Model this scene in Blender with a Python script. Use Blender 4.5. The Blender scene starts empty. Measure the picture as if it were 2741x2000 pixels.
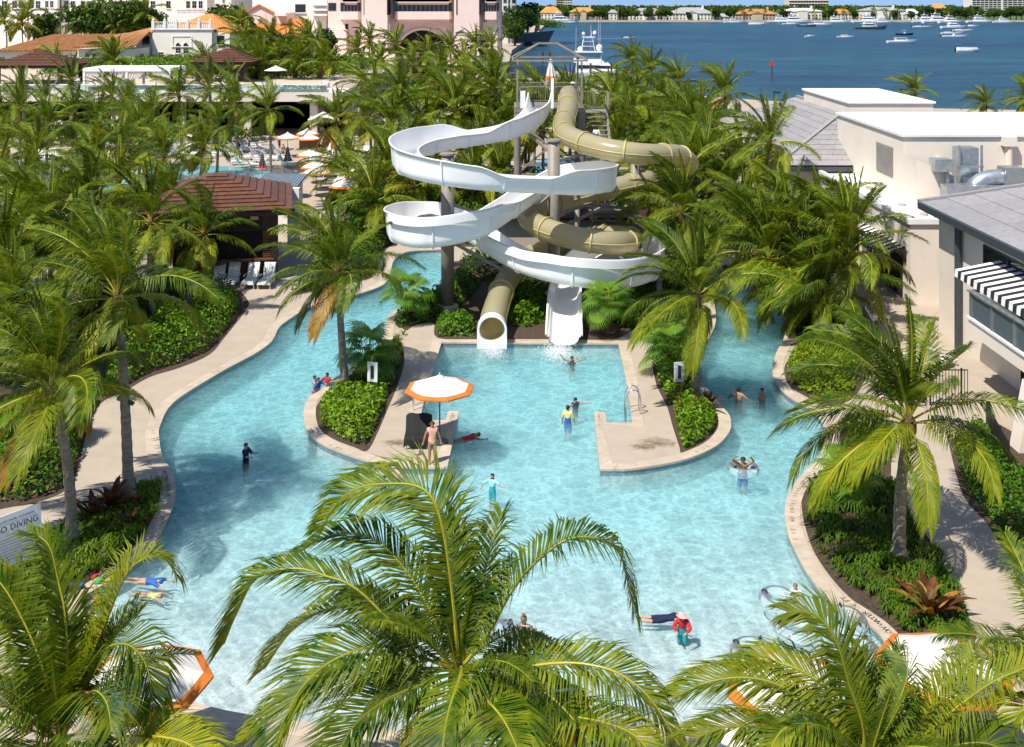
import bpy, bmesh, math, random
import numpy as np
from mathutils import Vector, Matrix, Euler
from mathutils.geometry import tessellate_polygon

# ------------------------------------------------------------------ camera, sky, sun
SC = bpy.context.scene
COL = SC.collection
F, H, CX, HY = 2870.0, 17.0, 1370.5, 12.0          # focal length in photo pixels, eye height, centre column, horizon row
cam_d = bpy.data.cameras.new('camera')
cam = bpy.data.objects.new('camera', cam_d); COL.objects.link(cam)
cam.location = (0, 0, H); cam.rotation_euler = (math.radians(90), 0, 0)
cam_d.sensor_width = 36.0; cam_d.lens = 36.0 * F / 2741.0
cam_d.shift_y = -(1000.0 - HY) / 2741.0            # rising/falling front: the photograph's verticals are parallel
cam_d.clip_start = 0.5; cam_d.clip_end = 20000
SC.camera = cam

SUN_EL, SUN_DIR = math.radians(57), Vector((-0.70, -0.714))   # where the sun stands (from the left, behind the camera)
w = bpy.data.worlds.new('World'); SC.world = w; w.use_nodes = True
nt = w.node_tree; nt.nodes.clear()
sky = nt.nodes.new('ShaderNodeTexSky'); sky.sky_type = 'NISHITA'; sky.sun_disc = False
sky.sun_elevation = SUN_EL; sky.dust_density = 0.3; sky.ozone_density = 2.5
sky.sun_rotation = math.atan2(SUN_DIR.x, SUN_DIR.y)
bg = nt.nodes.new('ShaderNodeBackground'); bg.inputs[1].default_value = 0.115
wo = nt.nodes.new('ShaderNodeOutputWorld')
tcw = nt.nodes.new('ShaderNodeTexCoord'); vm = nt.nodes.new('ShaderNodeVectorMath'); vm.operation = 'ADD'; vm.inputs[1].default_value = (0, 0, 0.22)   # clear sea air: no pale band along the horizon
nt.links.new(tcw.outputs['Generated'], vm.inputs[0]); nt.links.new(vm.outputs[0], sky.inputs[0]); nt.links.new(sky.outputs[0], bg.inputs[0]); nt.links.new(bg.outputs[0], wo.inputs[0])

sd = bpy.data.lights.new('sun', 'SUN'); sd.energy = 4.7; sd.angle = math.radians(0.53); sd.color = (1.0, 0.95, 0.86)
so = bpy.data.objects.new('sun', sd); COL.objects.link(so)
v = Vector((SUN_DIR.x * math.cos(SUN_EL), SUN_DIR.y * math.cos(SUN_EL), math.sin(SUN_EL)))
so.rotation_euler = v.to_track_quat('Z', 'Y').to_euler(); so.location = (-60, -60, 120)

SC.view_settings.view_transform = 'Standard'; SC.view_settings.look = 'None'
SC.view_settings.exposure = 0.52; SC.view_settings.gamma = 1.0
SC.cycles.use_denoising = True
SC.cycles.transparent_max_bounces = 24; SC.cycles.max_bounces = 8
SC.cycles.caustics_reflective = False; SC.cycles.caustics_refractive = False
SC.cycles.sample_clamp_indirect = 6.0; SC.cycles.volume_bounces = 4

# ------------------------------------------------------------------ pixel -> place
def G(x, y, z=0.0):
    """photo pixel on a level surface at height z"""
    Y = F * (H - z) / (y - HY)
    return Vector(((x - CX) / F * Y, Y, z))
def D(x, y, Y):
    """photo pixel at depth Y"""
    return Vector(((x - CX) / F * Y, Y, H - (y - HY) / F * Y))
def GP(pts, z=0.0): return [G(x, y, z) for x, y in pts]

RND = random.Random(7)
NR = np.random.default_rng(11)

# ------------------------------------------------------------------ materials
MATS = {}
def N(t, typ, **kw):
    n = t.nodes.new(typ)
    for k, v_ in kw.items():
        if k.startswith('i_'):
            key = k[2:]; key = int(key) if key.isdigit() else key
            n.inputs[key].default_value = v_
        else: setattr(n, k, v_)
    return n
def new_mat(name):
    m = bpy.data.materials.new(name); m.use_nodes = True
    t = m.node_tree; t.nodes.clear()
    out = t.nodes.new('ShaderNodeOutputMaterial')
    MATS[name] = m
    return m, t, out
def c4(c): return (c[0], c[1], c[2], 1.0)
def srf(name, col, rough=0.6, var=0.12, scale=3.0, bump=0.0, bscale=40.0, col2=None, metal=0.0, spec=0.4, objvar=0.0, stretch=None, grime=0.0, gscale=0.35):
    """plain surface: colour broken up by two octaves of noise, optional fine relief, per-object shift"""
    m, t, out = new_mat(name)
    L = t.links.new
    p = N(t, 'ShaderNodeBsdfPrincipled'); p.inputs['Roughness'].default_value = rough; p.inputs['Metallic'].default_value = metal
    p.inputs['Specular IOR Level'].default_value = spec
    tc = N(t, 'ShaderNodeTexCoord'); src = tc.outputs['Object']
    if stretch:
        mp = N(t, 'ShaderNodeMapping'); mp.inputs['Scale'].default_value = stretch
        L(src, mp.inputs[0]); src = mp.outputs[0]
    no = N(t, 'ShaderNodeTexNoise', i_Scale=scale, i_Detail=6.0, i_Roughness=0.62); L(src, no.inputs['Vector'])
    mix = N(t, 'ShaderNodeMix', data_type='RGBA')
    c2 = col2 or tuple(min(1, c * (1 - 2.2 * var)) for c in col)
    mix.inputs[6].default_value = c4(col); mix.inputs[7].default_value = c4(c2)
    rg = N(t, 'ShaderNodeMapRange'); rg.inputs[1].default_value = 0.35; rg.inputs[2].default_value = 0.68
    L(no.outputs[0], rg.inputs[0]); L(rg.outputs[0], mix.inputs[0])
    last = mix.outputs[2]
    if grime:
        n2 = N(t, 'ShaderNodeTexNoise', i_Scale=gscale, i_Detail=8.0, i_Roughness=0.7); L(tc.outputs['Object'], n2.inputs['Vector'])
        r2 = N(t, 'ShaderNodeMapRange'); r2.inputs[1].default_value = 0.42; r2.inputs[2].default_value = 0.72; r2.inputs[3].default_value = 1.0; r2.inputs[4].default_value = 1.0 - grime
        L(n2.outputs[0], r2.inputs[0])
        mu = N(t, 'ShaderNodeMix', data_type='RGBA', blend_type='MULTIPLY'); mu.inputs[0].default_value = 1.0
        L(last, mu.inputs[6]); L(r2.outputs[0], mu.inputs[7]); last = mu.outputs[2]
    if objvar:
        oi = N(t, 'ShaderNodeObjectInfo'); hs = N(t, 'ShaderNodeHueSaturation')
        r3 = N(t, 'ShaderNodeMapRange'); r3.inputs[3].default_value = 1 - objvar; r3.inputs[4].default_value = 1 + objvar
        L(oi.outputs['Random'], r3.inputs[0]); L(r3.outputs[0], hs.inputs['Value']); L(last, hs.inputs['Color']); last = hs.outputs[0]
    L(last, p.inputs['Base Color'])
    if bump:
        nb = N(t, 'ShaderNodeTexNoise', i_Scale=bscale, i_Detail=4.0); L(src, nb.inputs['Vector'])
        b = N(t, 'ShaderNodeBump', i_Strength=bump, i_Distance=0.02); L(nb.outputs[0], b.inputs['Height']); L(b.outputs[0], p.inputs['Normal'])
    L(p.outputs[0], out.inputs[0])
    return m
def leaf_mat(name, col, col2, trans=0.35, rough=0.45, vscale=0.6, hue=0.02):
    """foliage: colour varies through the plant and from plant to plant, light comes through the blades"""
    m, t, out = new_mat(name); L = t.links.new
    tc = N(t, 'ShaderNodeTexCoord')
    no = N(t, 'ShaderNodeTexNoise', i_Scale=vscale * 4, i_Detail=3.0); L(tc.outputs['Object'], no.inputs['Vector'])
    mix = N(t, 'ShaderNodeMix', data_type='RGBA'); mix.inputs[6].default_value = c4(col); mix.inputs[7].default_value = c4(col2)
    rg = N(t, 'ShaderNodeMapRange'); rg.inputs[1].default_value = 0.35; rg.inputs[2].default_value = 0.65
    L(no.outputs[0], rg.inputs[0]); L(rg.outputs[0], mix.inputs[0])
    oi = N(t, 'ShaderNodeObjectInfo'); hs = N(t, 'ShaderNodeHueSaturation')
    r3 = N(t, 'ShaderNodeMapRange'); r3.inputs[3].default_value = 0.5 - hue; r3.inputs[4].default_value = 0.5 + hue * 0.6
    L(oi.outputs['Random'], r3.inputs[0]); L(r3.outputs[0], hs.inputs['Hue'])
    r4 = N(t, 'ShaderNodeMapRange'); r4.inputs[3].default_value = 1.3; r4.inputs[4].default_value = 0.68
    L(oi.outputs['Random'], r4.inputs[0]); L(r4.outputs[0], hs.inputs['Value'])
    L(mix.outputs[2], hs.inputs['Color'])
    p = N(t, 'ShaderNodeBsdfPrincipled'); p.inputs['Roughness'].default_value = rough; p.inputs['Specular IOR Level'].default_value = 0.22
    L(hs.outputs[0], p.inputs['Base Color'])
    tr = N(t, 'ShaderNodeBsdfTranslucent'); 
    mu = N(t, 'ShaderNodeMix', data_type='RGBA', blend_type='MULTIPLY'); mu.inputs[0].default_value = 1.0; mu.inputs[7].default_value = (1.5, 1.35, 0.5, 1)
    L(hs.outputs[0], mu.inputs[6]); L(mu.outputs[2], tr.inputs[0])
    ms = N(t, 'ShaderNodeMixShader'); ms.inputs[0].default_value = trans
    L(p.outputs[0], ms.inputs[1]); L(tr.outputs[0], ms.inputs[2]); L(ms.outputs[0], out.inputs[0])
    return m
def glass_mat(name, tint, fac=0.25, rough=0.05):
    m, t, out = new_mat(name); L = t.links.new
    tr = N(t, 'ShaderNodeBsdfTransparent'); tr.inputs[0].default_value = c4(tint)
    gl = N(t, 'ShaderNodeBsdfGlossy'); gl.inputs['Roughness'].default_value = rough
    lw = N(t, 'ShaderNodeLayerWeight', i_Blend=0.18)
    mx = N(t, 'ShaderNodeMixShader'); L(lw.outputs[0], mx.inputs[0]); L(tr.outputs[0], mx.inputs[1]); L(gl.outputs[0], mx.inputs[2])
    d = N(t, 'ShaderNodeBsdfDiffuse'); d.inputs[0].default_value = c4(tuple(min(1, c * 1.0) for c in tint))
    m2 = N(t, 'ShaderNodeMixShader'); m2.inputs[0].default_value = fac; L(mx.outputs[0], m2.inputs[1]); L(d.outputs[0], m2.inputs[2])
    L(m2.outputs[0], out.inputs[0]); return m

srf('deck', (0.43, 0.355, 0.275), 0.75, 0.05, 1.2, 0.12, 60, grime=0.10, gscale=0.25)
srf('coping', (0.53, 0.435, 0.335), 0.6, 0.10, 1.8, 0.15, 25, objvar=0.06, grime=0.12, gscale=1.3)
srf('pool_tile', (0.20, 0.30, 0.36), 0.3, 0.15, 8.0)
srf('plaster', (0.54, 0.53, 0.53), 0.7, 0.03, 0.8)
srf('soil', (0.085, 0.055, 0.035), 0.95, 0.25, 6.0, 0.6, 18)
srf('grass_lawn', (0.09, 0.14, 0.03), 0.9, 0.2, 2.0, 0.5, 30)
srf('white_frp', (0.86, 0.87, 0.88), 0.28, 0.03, 0.8, spec=0.5, grime=0.10, gscale=0.6)
srf('white_paint', (0.80, 0.79, 0.77), 0.5, 0.05, 1.5, grime=0.10)
srf('white_canvas', (0.66, 0.625, 0.575), 0.85, 0.03, 1.5)
srf('orange_canvas', (0.62, 0.17, 0.02), 0.85, 0.08, 3.0)
srf('grey_canvas', (0.10, 0.09, 0.085), 0.85, 0.08, 3.0)
srf('steel_taupe', (0.27, 0.235, 0.19), 0.5, 0.10, 1.5, spec=0.4, grime=0.2)
srf('steel_grey', (0.42, 0.45, 0.47), 0.35, 0.1, 3.0, metal=0.7)
srf('galvanised', (0.50, 0.55, 0.58), 0.38, 0.16, 2.2, metal=0.75)
srf('chrome', (0.75, 0.76, 0.78), 0.15, 0.02, 3.0, metal=1.0)
srf('black_metal', (0.015, 0.015, 0.017), 0.45, 0.1, 4.0)
srf('dark_pole', (0.05, 0.06, 0.07), 0.4, 0.1, 4.0)
srf('stucco_cream', (0.74, 0.66, 0.565), 0.85, 0.03, 0.5, 0.25, 50, grime=0.08)
srf('stucco_white', (0.84, 0.78, 0.70), 0.85, 0.03, 0.4, 0.2, 30, grime=0.10, gscale=0.12)
srf('stucco_pink', (0.80, 0.63, 0.57), 0.85, 0.03, 0.2, grime=0.08, gscale=0.06)
srf('stucco_tan', (0.55, 0.45, 0.34), 0.85, 0.05, 0.2, grime=0.1, gscale=0.1)
srf('stucco_dark', (0.42, 0.36, 0.29), 0.85, 0.05, 0.2)  # one even, darker stucco tone
srf('apart_teal', (0.48, 0.55, 0.53), 0.7, 0.05, 0.3)
srf('roof_membrane', (0.86, 0.84, 0.81), 0.7, 0.04, 0.6, grime=0.05)
srf('roof_tile_grey', (0.30, 0.285, 0.285), 0.75, 0.10, 4.0, 0.2, 30, objvar=0.10)
srf('roof_terracotta', (0.46, 0.22, 0.08), 0.8, 0.2, 1.2, objvar=0.16, col2=(0.30, 0.13, 0.05))
srf('roof_orange', (0.62, 0.25, 0.06), 0.8, 0.12, 0.5, objvar=0.1)
srf('roof_slate', (0.36, 0.34, 0.33), 0.8, 0.1, 0.5)
srf('wood_brown', (0.155, 0.062, 0.034), 0.6, 0.22, 3.0, 0.25, 40, objvar=0.15, stretch=(1, 1, 1))
srf('wood_dark', (0.040, 0.018, 0.012), 0.6, 0.2, 3.0, objvar=0.15)
srf('wood_pier', (0.45, 0.36, 0.28), 0.85, 0.15, 2.0, objvar=0.12)
srf('timber_pile', (0.09, 0.07, 0.055), 0.9, 0.2, 2.0)
srf('window_glass', (0.018, 0.022, 0.026), 0.12, 0.3, 0.3, spec=0.6, objvar=0.35)
srf('window_frame_tan', (0.26, 0.19, 0.11), 0.5, 0.1, 2.0)
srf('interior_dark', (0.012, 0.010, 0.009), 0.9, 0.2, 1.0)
srf('trunk', (0.27, 0.235, 0.185), 0.9, 0.20, 3.0, 0.4, 14, stretch=(1.0, 1.0, 3.5), col2=(0.13, 0.105, 0.075))
srf('trunk_brown', (0.13, 0.075, 0.04), 0.9, 0.3, 5.0, 0.6, 14)
srf('bark', (0.06, 0.045, 0.03), 0.9, 0.2, 4.0)
srf('skin', (0.52, 0.30, 0.20), 0.5, 0.06, 6.0)
srf('skin_tan', (0.36, 0.19, 0.11), 0.5, 0.06, 6.0)
srf('hair_dark', (0.012, 0.009, 0.007), 0.5, 0.2, 20.0)
srf('hair_brown', (0.07, 0.035, 0.018), 0.5, 0.2, 20.0)
srf('hair_fair', (0.24, 0.14, 0.06), 0.5, 0.2, 20.0)
for nm, c in (('navy', (0.010, 0.016, 0.05)), ('black', (0.012, 0.012, 0.014)), ('red', (0.55, 0.02, 0.03)), ('blue', (0.03, 0.12, 0.40)),
              ('teal', (0.02, 0.33, 0.36)), ('peach', (0.74, 0.36, 0.26)), ('pink', (0.72, 0.38, 0.36)), ('white', (0.80, 0.80, 0.80)),
              ('yellow', (0.70, 0.60, 0.22)), ('mint', (0.25, 0.60, 0.40)), ('grey', (0.20, 0.22, 0.25)), ('purple', (0.20, 0.06, 0.22)), ('green', (0.10, 0.45, 0.12)),
              ('aqua', (0.30, 0.60, 0.62)), ('orange', (0.70, 0.20, 0.03)), ('khaki', (0.07, 0.075, 0.06))):
    srf('cloth_' + nm, c, 0.85, 0.06, 8.0)
srf('lounger_white', (0.78, 0.76, 0.73), 0.6, 0.04, 2.0)
srf('sign_white', (0.74, 0.76, 0.78), 0.35, 0.02, 1.0)
srf('sign_ink', (0.06, 0.05, 0.05), 0.5, 0.05, 1.0)
srf('tile_ink', (0.30, 0.22, 0.16), 0.6, 0.25, 9.0)
srf('sign_red', (0.65, 0.05, 0.04), 0.5, 0.05, 1.0)
srf('sign_teal', (0.05, 0.42, 0.42), 0.4, 0.05, 1.0)
srf('awning_white', (0.80, 0.78, 0.74), 0.85, 0.03, 2.0)
srf('awning_black', (0.018, 0.018, 0.022), 0.85, 0.1, 2.0)
srf('boat_white', (0.82, 0.82, 0.83), 0.25, 0.04, 0.6)
srf('boat_navy', (0.012, 0.016, 0.05), 0.25, 0.04, 0.6)
srf('boat_grey', (0.10, 0.13, 0.15), 0.3, 0.04, 0.6)
srf('marker_red', (0.75, 0.03, 0.02), 0.5, 0.05, 1.0)
srf('corrugated', (0.22, 0.27, 0.31), 0.45, 0.1, 2.0)
srf('terracotta_pot', (0.45, 0.14, 0.06), 0.8, 0.1, 3.0)
srf('rubber_black', (0.02, 0.025, 0.05), 0.5, 0.1, 3.0)

leaf_mat('palm_green', (0.040, 0.100, 0.006), (0.165, 0.215, 0.010), 0.32)
leaf_mat('palm_yellow', (0.150, 0.220, 0.010), (0.250, 0.270, 0.016), 0.36)
leaf_mat('palm_dry', (0.40, 0.23, 0.04), (0.30, 0.20, 0.03), 0.3)
leaf_mat('palm_date', (0.075, 0.125, 0.030), (0.115, 0.155, 0.040), 0.25)
leaf_mat('rachis', (0.36, 0.36, 0.03), (0.30, 0.27, 0.03), 0.1)
leaf_mat('shrub_light', (0.085, 0.21, 0.008), (0.16, 0.29, 0.010), 0.30, vscale=1.5)
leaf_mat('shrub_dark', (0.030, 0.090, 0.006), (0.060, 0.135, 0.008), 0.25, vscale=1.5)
leaf_mat('shrub_lime', (0.23, 0.29, 0.012), (0.15, 0.25, 0.012), 0.32, vscale=1.5)
leaf_mat('tree_green', (0.025, 0.065, 0.008), (0.060, 0.105, 0.012), 0.22, vscale=0.1)
leaf_mat('grass_blade', (0.085, 0.18, 0.010), (0.16, 0.24, 0.014), 0.30, vscale=1.2)
leaf_mat('fan_green', (0.075, 0.19, 0.012), (0.13, 0.25, 0.018), 0.28)
leaf_mat('bromeliad', (0.060, 0.018, 0.010), (0.16, 0.075, 0.020), 0.25, vscale=1.0)
leaf_mat('bromeliad_gold', (0.34, 0.26, 0.03), (0.22, 0.10, 0.02), 0.3, vscale=1.0)
leaf_mat('date_fruit', (0.45, 0.25, 0.03), (0.55, 0.33, 0.05), 0.1)
glass_mat('clear_glass', (0.72, 0.86, 0.86), 0.10)
glass_mat('clear_vinyl', (0.95, 0.99, 1.0), 0.10, 0.12)

def tube_mat():
    """yellow-olive see-through fibreglass of the enclosed slide"""
    m, t, out = new_mat('olive_frp'); L = t.links.new
    p = N(t, 'ShaderNodeBsdfPrincipled'); p.inputs['Roughness'].default_value = 0.22
    tc = N(t, 'ShaderNodeTexCoord'); no = N(t, 'ShaderNodeTexNoise', i_Scale=1.0, i_Detail=5.0); L(tc.outputs['Object'], no.inputs['Vector'])
    mx = N(t, 'ShaderNodeMix', data_type='RGBA'); mx.inputs[6].default_value = (0.58, 0.52, 0.34, 1); mx.inputs[7].default_value = (0.47, 0.42, 0.27, 1); L(no.outputs[0], mx.inputs[0])
    L(mx.outputs[2], p.inputs['Base Color'])
    tl = N(t, 'ShaderNodeBsdfTranslucent'); tl.inputs[0].default_value = (0.80, 0.70, 0.34, 1)
    tr = N(t, 'ShaderNodeBsdfTransparent'); tr.inputs[0].default_value = (0.62, 0.58, 0.36, 1)
    a = N(t, 'ShaderNodeMixShader'); a.inputs[0].default_value = 0.35; L(p.outputs[0], a.inputs[1]); L(tl.outputs[0], a.inputs[2])
    b = N(t, 'ShaderNodeMixShader'); b.inputs[0].default_value = 0.20; L(a.outputs[0], b.inputs[1]); L(tr.outputs[0], b.inputs[2])
    L(b.outputs[0], out.inputs[0])
tube_mat()
srf('olive_flange', (0.50, 0.42, 0.16), 0.4, 0.08, 1.5)

def flume_mat():
    """white fibreglass, thin enough for the sun to glow through the walls"""
    m, t, out = new_mat('flume'); L = t.links.new
    p = N(t, 'ShaderNodeBsdfPrincipled'); p.inputs['Roughness'].default_value = 0.25; p.inputs['Base Color'].default_value = (0.84, 0.86, 0.88, 1)
    tc = N(t, 'ShaderNodeTexCoord'); no = N(t, 'ShaderNodeTexNoise', i_Scale=0.9, i_Detail=6.0); L(tc.outputs['Object'], no.inputs['Vector'])
    mx = N(t, 'ShaderNodeMix', data_type='RGBA'); mx.inputs[6].default_value = (0.95, 0.94, 0.925, 1); mx.inputs[7].default_value = (0.90, 0.89, 0.875, 1); L(no.outputs[0], mx.inputs[0]); L(mx.outputs[2], p.inputs['Base Color'])
    tl = N(t, 'ShaderNodeBsdfTranslucent'); tl.inputs[0].default_value = (0.95, 0.94, 0.92, 1)
    a = N(t, 'ShaderNodeMixShader'); a.inputs[0].default_value = 0.16; L(p.outputs[0], a.inputs[1]); L(tl.outputs[0], a.inputs[2]); L(a.outputs[0], out.inputs[0])
flume_mat()

def water_mats():
    # pool: clear rippled surface over a pale floor; a caustic light net is painted into the surface tint, the depth drinks the red
    m, t, out = new_mat('pool_water'); L = t.links.new
    geo = N(t, 'ShaderNodeNewGeometry')
    def caustic_net(scale, dist):
        nz = N(t, 'ShaderNodeTexNoise', i_Scale=scale * 0.55, i_Detail=4.0, i_Roughness=0.6); L(geo.outputs['Position'], nz.inputs['Vector'])
        sub = N(t, 'ShaderNodeVectorMath', operation='SCALE'); sub.inputs['Scale'].default_value = dist; L(nz.outputs['Color'], sub.inputs[0])
        ad = N(t, 'ShaderNodeVectorMath', operation='ADD'); L(geo.outputs['Position'], ad.inputs[0]); L(sub.outputs[0], ad.inputs[1])
        vo = N(t, 'ShaderNodeTexVoronoi', feature='DISTANCE_TO_EDGE', i_Scale=scale); L(ad.outputs[0], vo.inputs['Vector'])
        return vo.outputs['Distance']
    r1, r2 = caustic_net(1.3, 2.0), caustic_net(2.9, 1.1)
    def mr(src, a, b, c, d):
        r = N(t, 'ShaderNodeMapRange'); r.inputs[1].default_value = a; r.inputs[2].default_value = b; r.inputs[3].default_value = c; r.inputs[4].default_value = d; L(src, r.inputs[0]); return r.outputs[0]
    net = N(t, 'ShaderNodeMath', operation='MULTIPLY'); L(mr(r1, 0.0, 0.20, 1.15, 0.95), net.inputs[0]); L(mr(r2, 0.0, 0.16, 1.14, 0.95), net.inputs[1])
    n3 = N(t, 'ShaderNodeTexNoise', i_Scale=0.55, i_Detail=3.0); L(geo.outputs['Position'], n3.inputs['Vector'])
    net2 = N(t, 'ShaderNodeMath', operation='MULTIPLY'); L(net.outputs[0], net2.inputs[0]); L(mr(n3.outputs[0], 0.3, 0.7, 0.90, 1.02), net2.inputs[1])
    tint = N(t, 'ShaderNodeMix', data_type='RGBA', blend_type='MULTIPLY'); tint.inputs[0].default_value = 1.0; tint.inputs[6].default_value = (0.90, 0.97, 0.98, 1); L(net2.outputs[0], tint.inputs[7])
    tr = N(t, 'ShaderNodeBsdfTransparent'); L(tint.outputs[2], tr.inputs[0])
    gl = N(t, 'ShaderNodeBsdfGlossy'); gl.inputs['Roughness'].default_value = 0.06
    nw = N(t, 'ShaderNodeTexNoise', i_Scale=2.6, i_Detail=5.0, i_Roughness=0.6, i_Distortion=0.8); L(geo.outputs['Position'], nw.inputs['Vector'])
    bp = N(t, 'ShaderNodeBump', i_Strength=0.55, i_Distance=0.12); L(nw.outputs[0], bp.inputs['Height']); L(bp.outputs[0], gl.inputs['Normal'])
    fr = N(t, 'ShaderNodeFresnel', i_IOR=1.33); L(bp.outputs[0], fr.inputs['Normal'])
    ms = N(t, 'ShaderNodeMixShader'); L(fr.outputs[0], ms.inputs[0]); L(tr.outputs[0], ms.inputs[1]); L(gl.outputs[0], ms.inputs[2]); L(ms.outputs[0], out.inputs[0])
    va = N(t, 'ShaderNodeVolumeAbsorption'); va.inputs['Color'].default_value = (0.0, 0.84, 0.925, 1); va.inputs['Density'].default_value = 0.25
    vs = N(t, 'ShaderNodeVolumeScatter'); vs.inputs['Color'].default_value = (0.82, 0.98, 0.99, 1); vs.inputs['Density'].default_value = 0.42; vs.inputs['Anisotropy'].default_value = 0.35
    ad = N(t, 'ShaderNodeAddShader'); L(va.outputs[0], ad.inputs[0]); L(vs.outputs[0], ad.inputs[1]); L(ad.outputs[0], out.inputs['Volume'])
    # bay: deep salt water ruffled by the wind
    m, t, out = new_mat('bay_water'); L = t.links.new
    geo = N(t, 'ShaderNodeNewGeometry')
    mp = N(t, 'ShaderNodeMapping'); mp.inputs['Scale'].default_value = (0.28, 1.0, 1.0); L(geo.outputs['Position'], mp.inputs[0])
    n1 = N(t, 'ShaderNodeTexNoise', i_Scale=0.16, i_Detail=7.0, i_Roughness=0.68, i_Distortion=0.5); L(mp.outputs[0], n1.inputs['Vector'])
    n2 = N(t, 'ShaderNodeTexNoise', i_Scale=0.008, i_Detail=3.0); L(mp.outputs[0], n2.inputs['Vector'])
    cm = N(t, 'ShaderNodeMix', data_type='RGBA'); cm.inputs[6].default_value = (0.006, 0.042, 0.085, 1); cm.inputs[7].default_value = (0.012, 0.078, 0.105, 1)
    rr = N(t, 'ShaderNodeMapRange'); rr.inputs[1].default_value = 0.38; rr.inputs[2].default_value = 0.66; L(n2.outputs[0], rr.inputs[0]); L(rr.outputs[0], cm.inputs[0])
    p = N(t, 'ShaderNodeBsdfPrincipled'); p.inputs['Roughness'].default_value = 0.30; p.inputs['IOR'].default_value = 1.33; p.inputs['Specular IOR Level'].default_value = 0.5
    rw = N(t, 'ShaderNodeMapRange'); rw.inputs[1].default_value = .35; rw.inputs[2].default_value = .68; rw.inputs[3].default_value = .55; rw.inputs[4].default_value = 1.7; L(n1.outputs[0], rw.inputs[0])
    mw = N(t, 'ShaderNodeMix', data_type='RGBA', blend_type='MULTIPLY'); mw.inputs[0].default_value = 1.0; L(cm.outputs[2], mw.inputs[6]); L(rw.outputs[0], mw.inputs[7])  # light and dark of the wave facets painted into the base colour
    L(mw.outputs[2], p.inputs['Base Color'])
    bp = N(t, 'ShaderNodeBump', i_Strength=1.0, i_Distance=4.0); L(n1.outputs[0], bp.inputs['Height']); L(bp.outputs[0], p.inputs['Normal'])
    L(p.outputs[0], out.inputs[0])
water_mats()

# ------------------------------------------------------------------ building blocks
ORG = {}
def tag(o, label=None, cat=None, group=None, kind=None):
    if label: o['label'] = label
    if cat: o['category'] = cat
    if group: o['group'] = group
    if kind: o['kind'] = kind
    return o
def thing(name, label, cat, loc=(0, 0, 0), rz=0.0, group=None):
    o = bpy.data.objects.new(name, None); COL.objects.link(o)
    o.empty_display_size = 0.3
    o.location = loc; o.rotation_euler = (0, 0, rz)
    tag(o, label, cat, group); ORG[o.name] = Vector(loc)
    return o
def link_mesh(name, me, parent=None, org=None):
    o = bpy.data.objects.new(name, me); COL.objects.link(o)
    if parent: o.parent = parent
    ORG[o.name] = Vector(org) if org is not None else (ORG.get(parent.name, Vector((0, 0, 0))) if parent else Vector((0, 0, 0)))
    return o
def copy_tree(o, parent=None):
    c = o.copy(); COL.objects.link(c); c.parent = parent
    ORG[c.name] = ORG.get(o.name, Vector((0, 0, 0)))
    for ch in o.children: copy_tree(ch, c)
    return c
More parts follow.
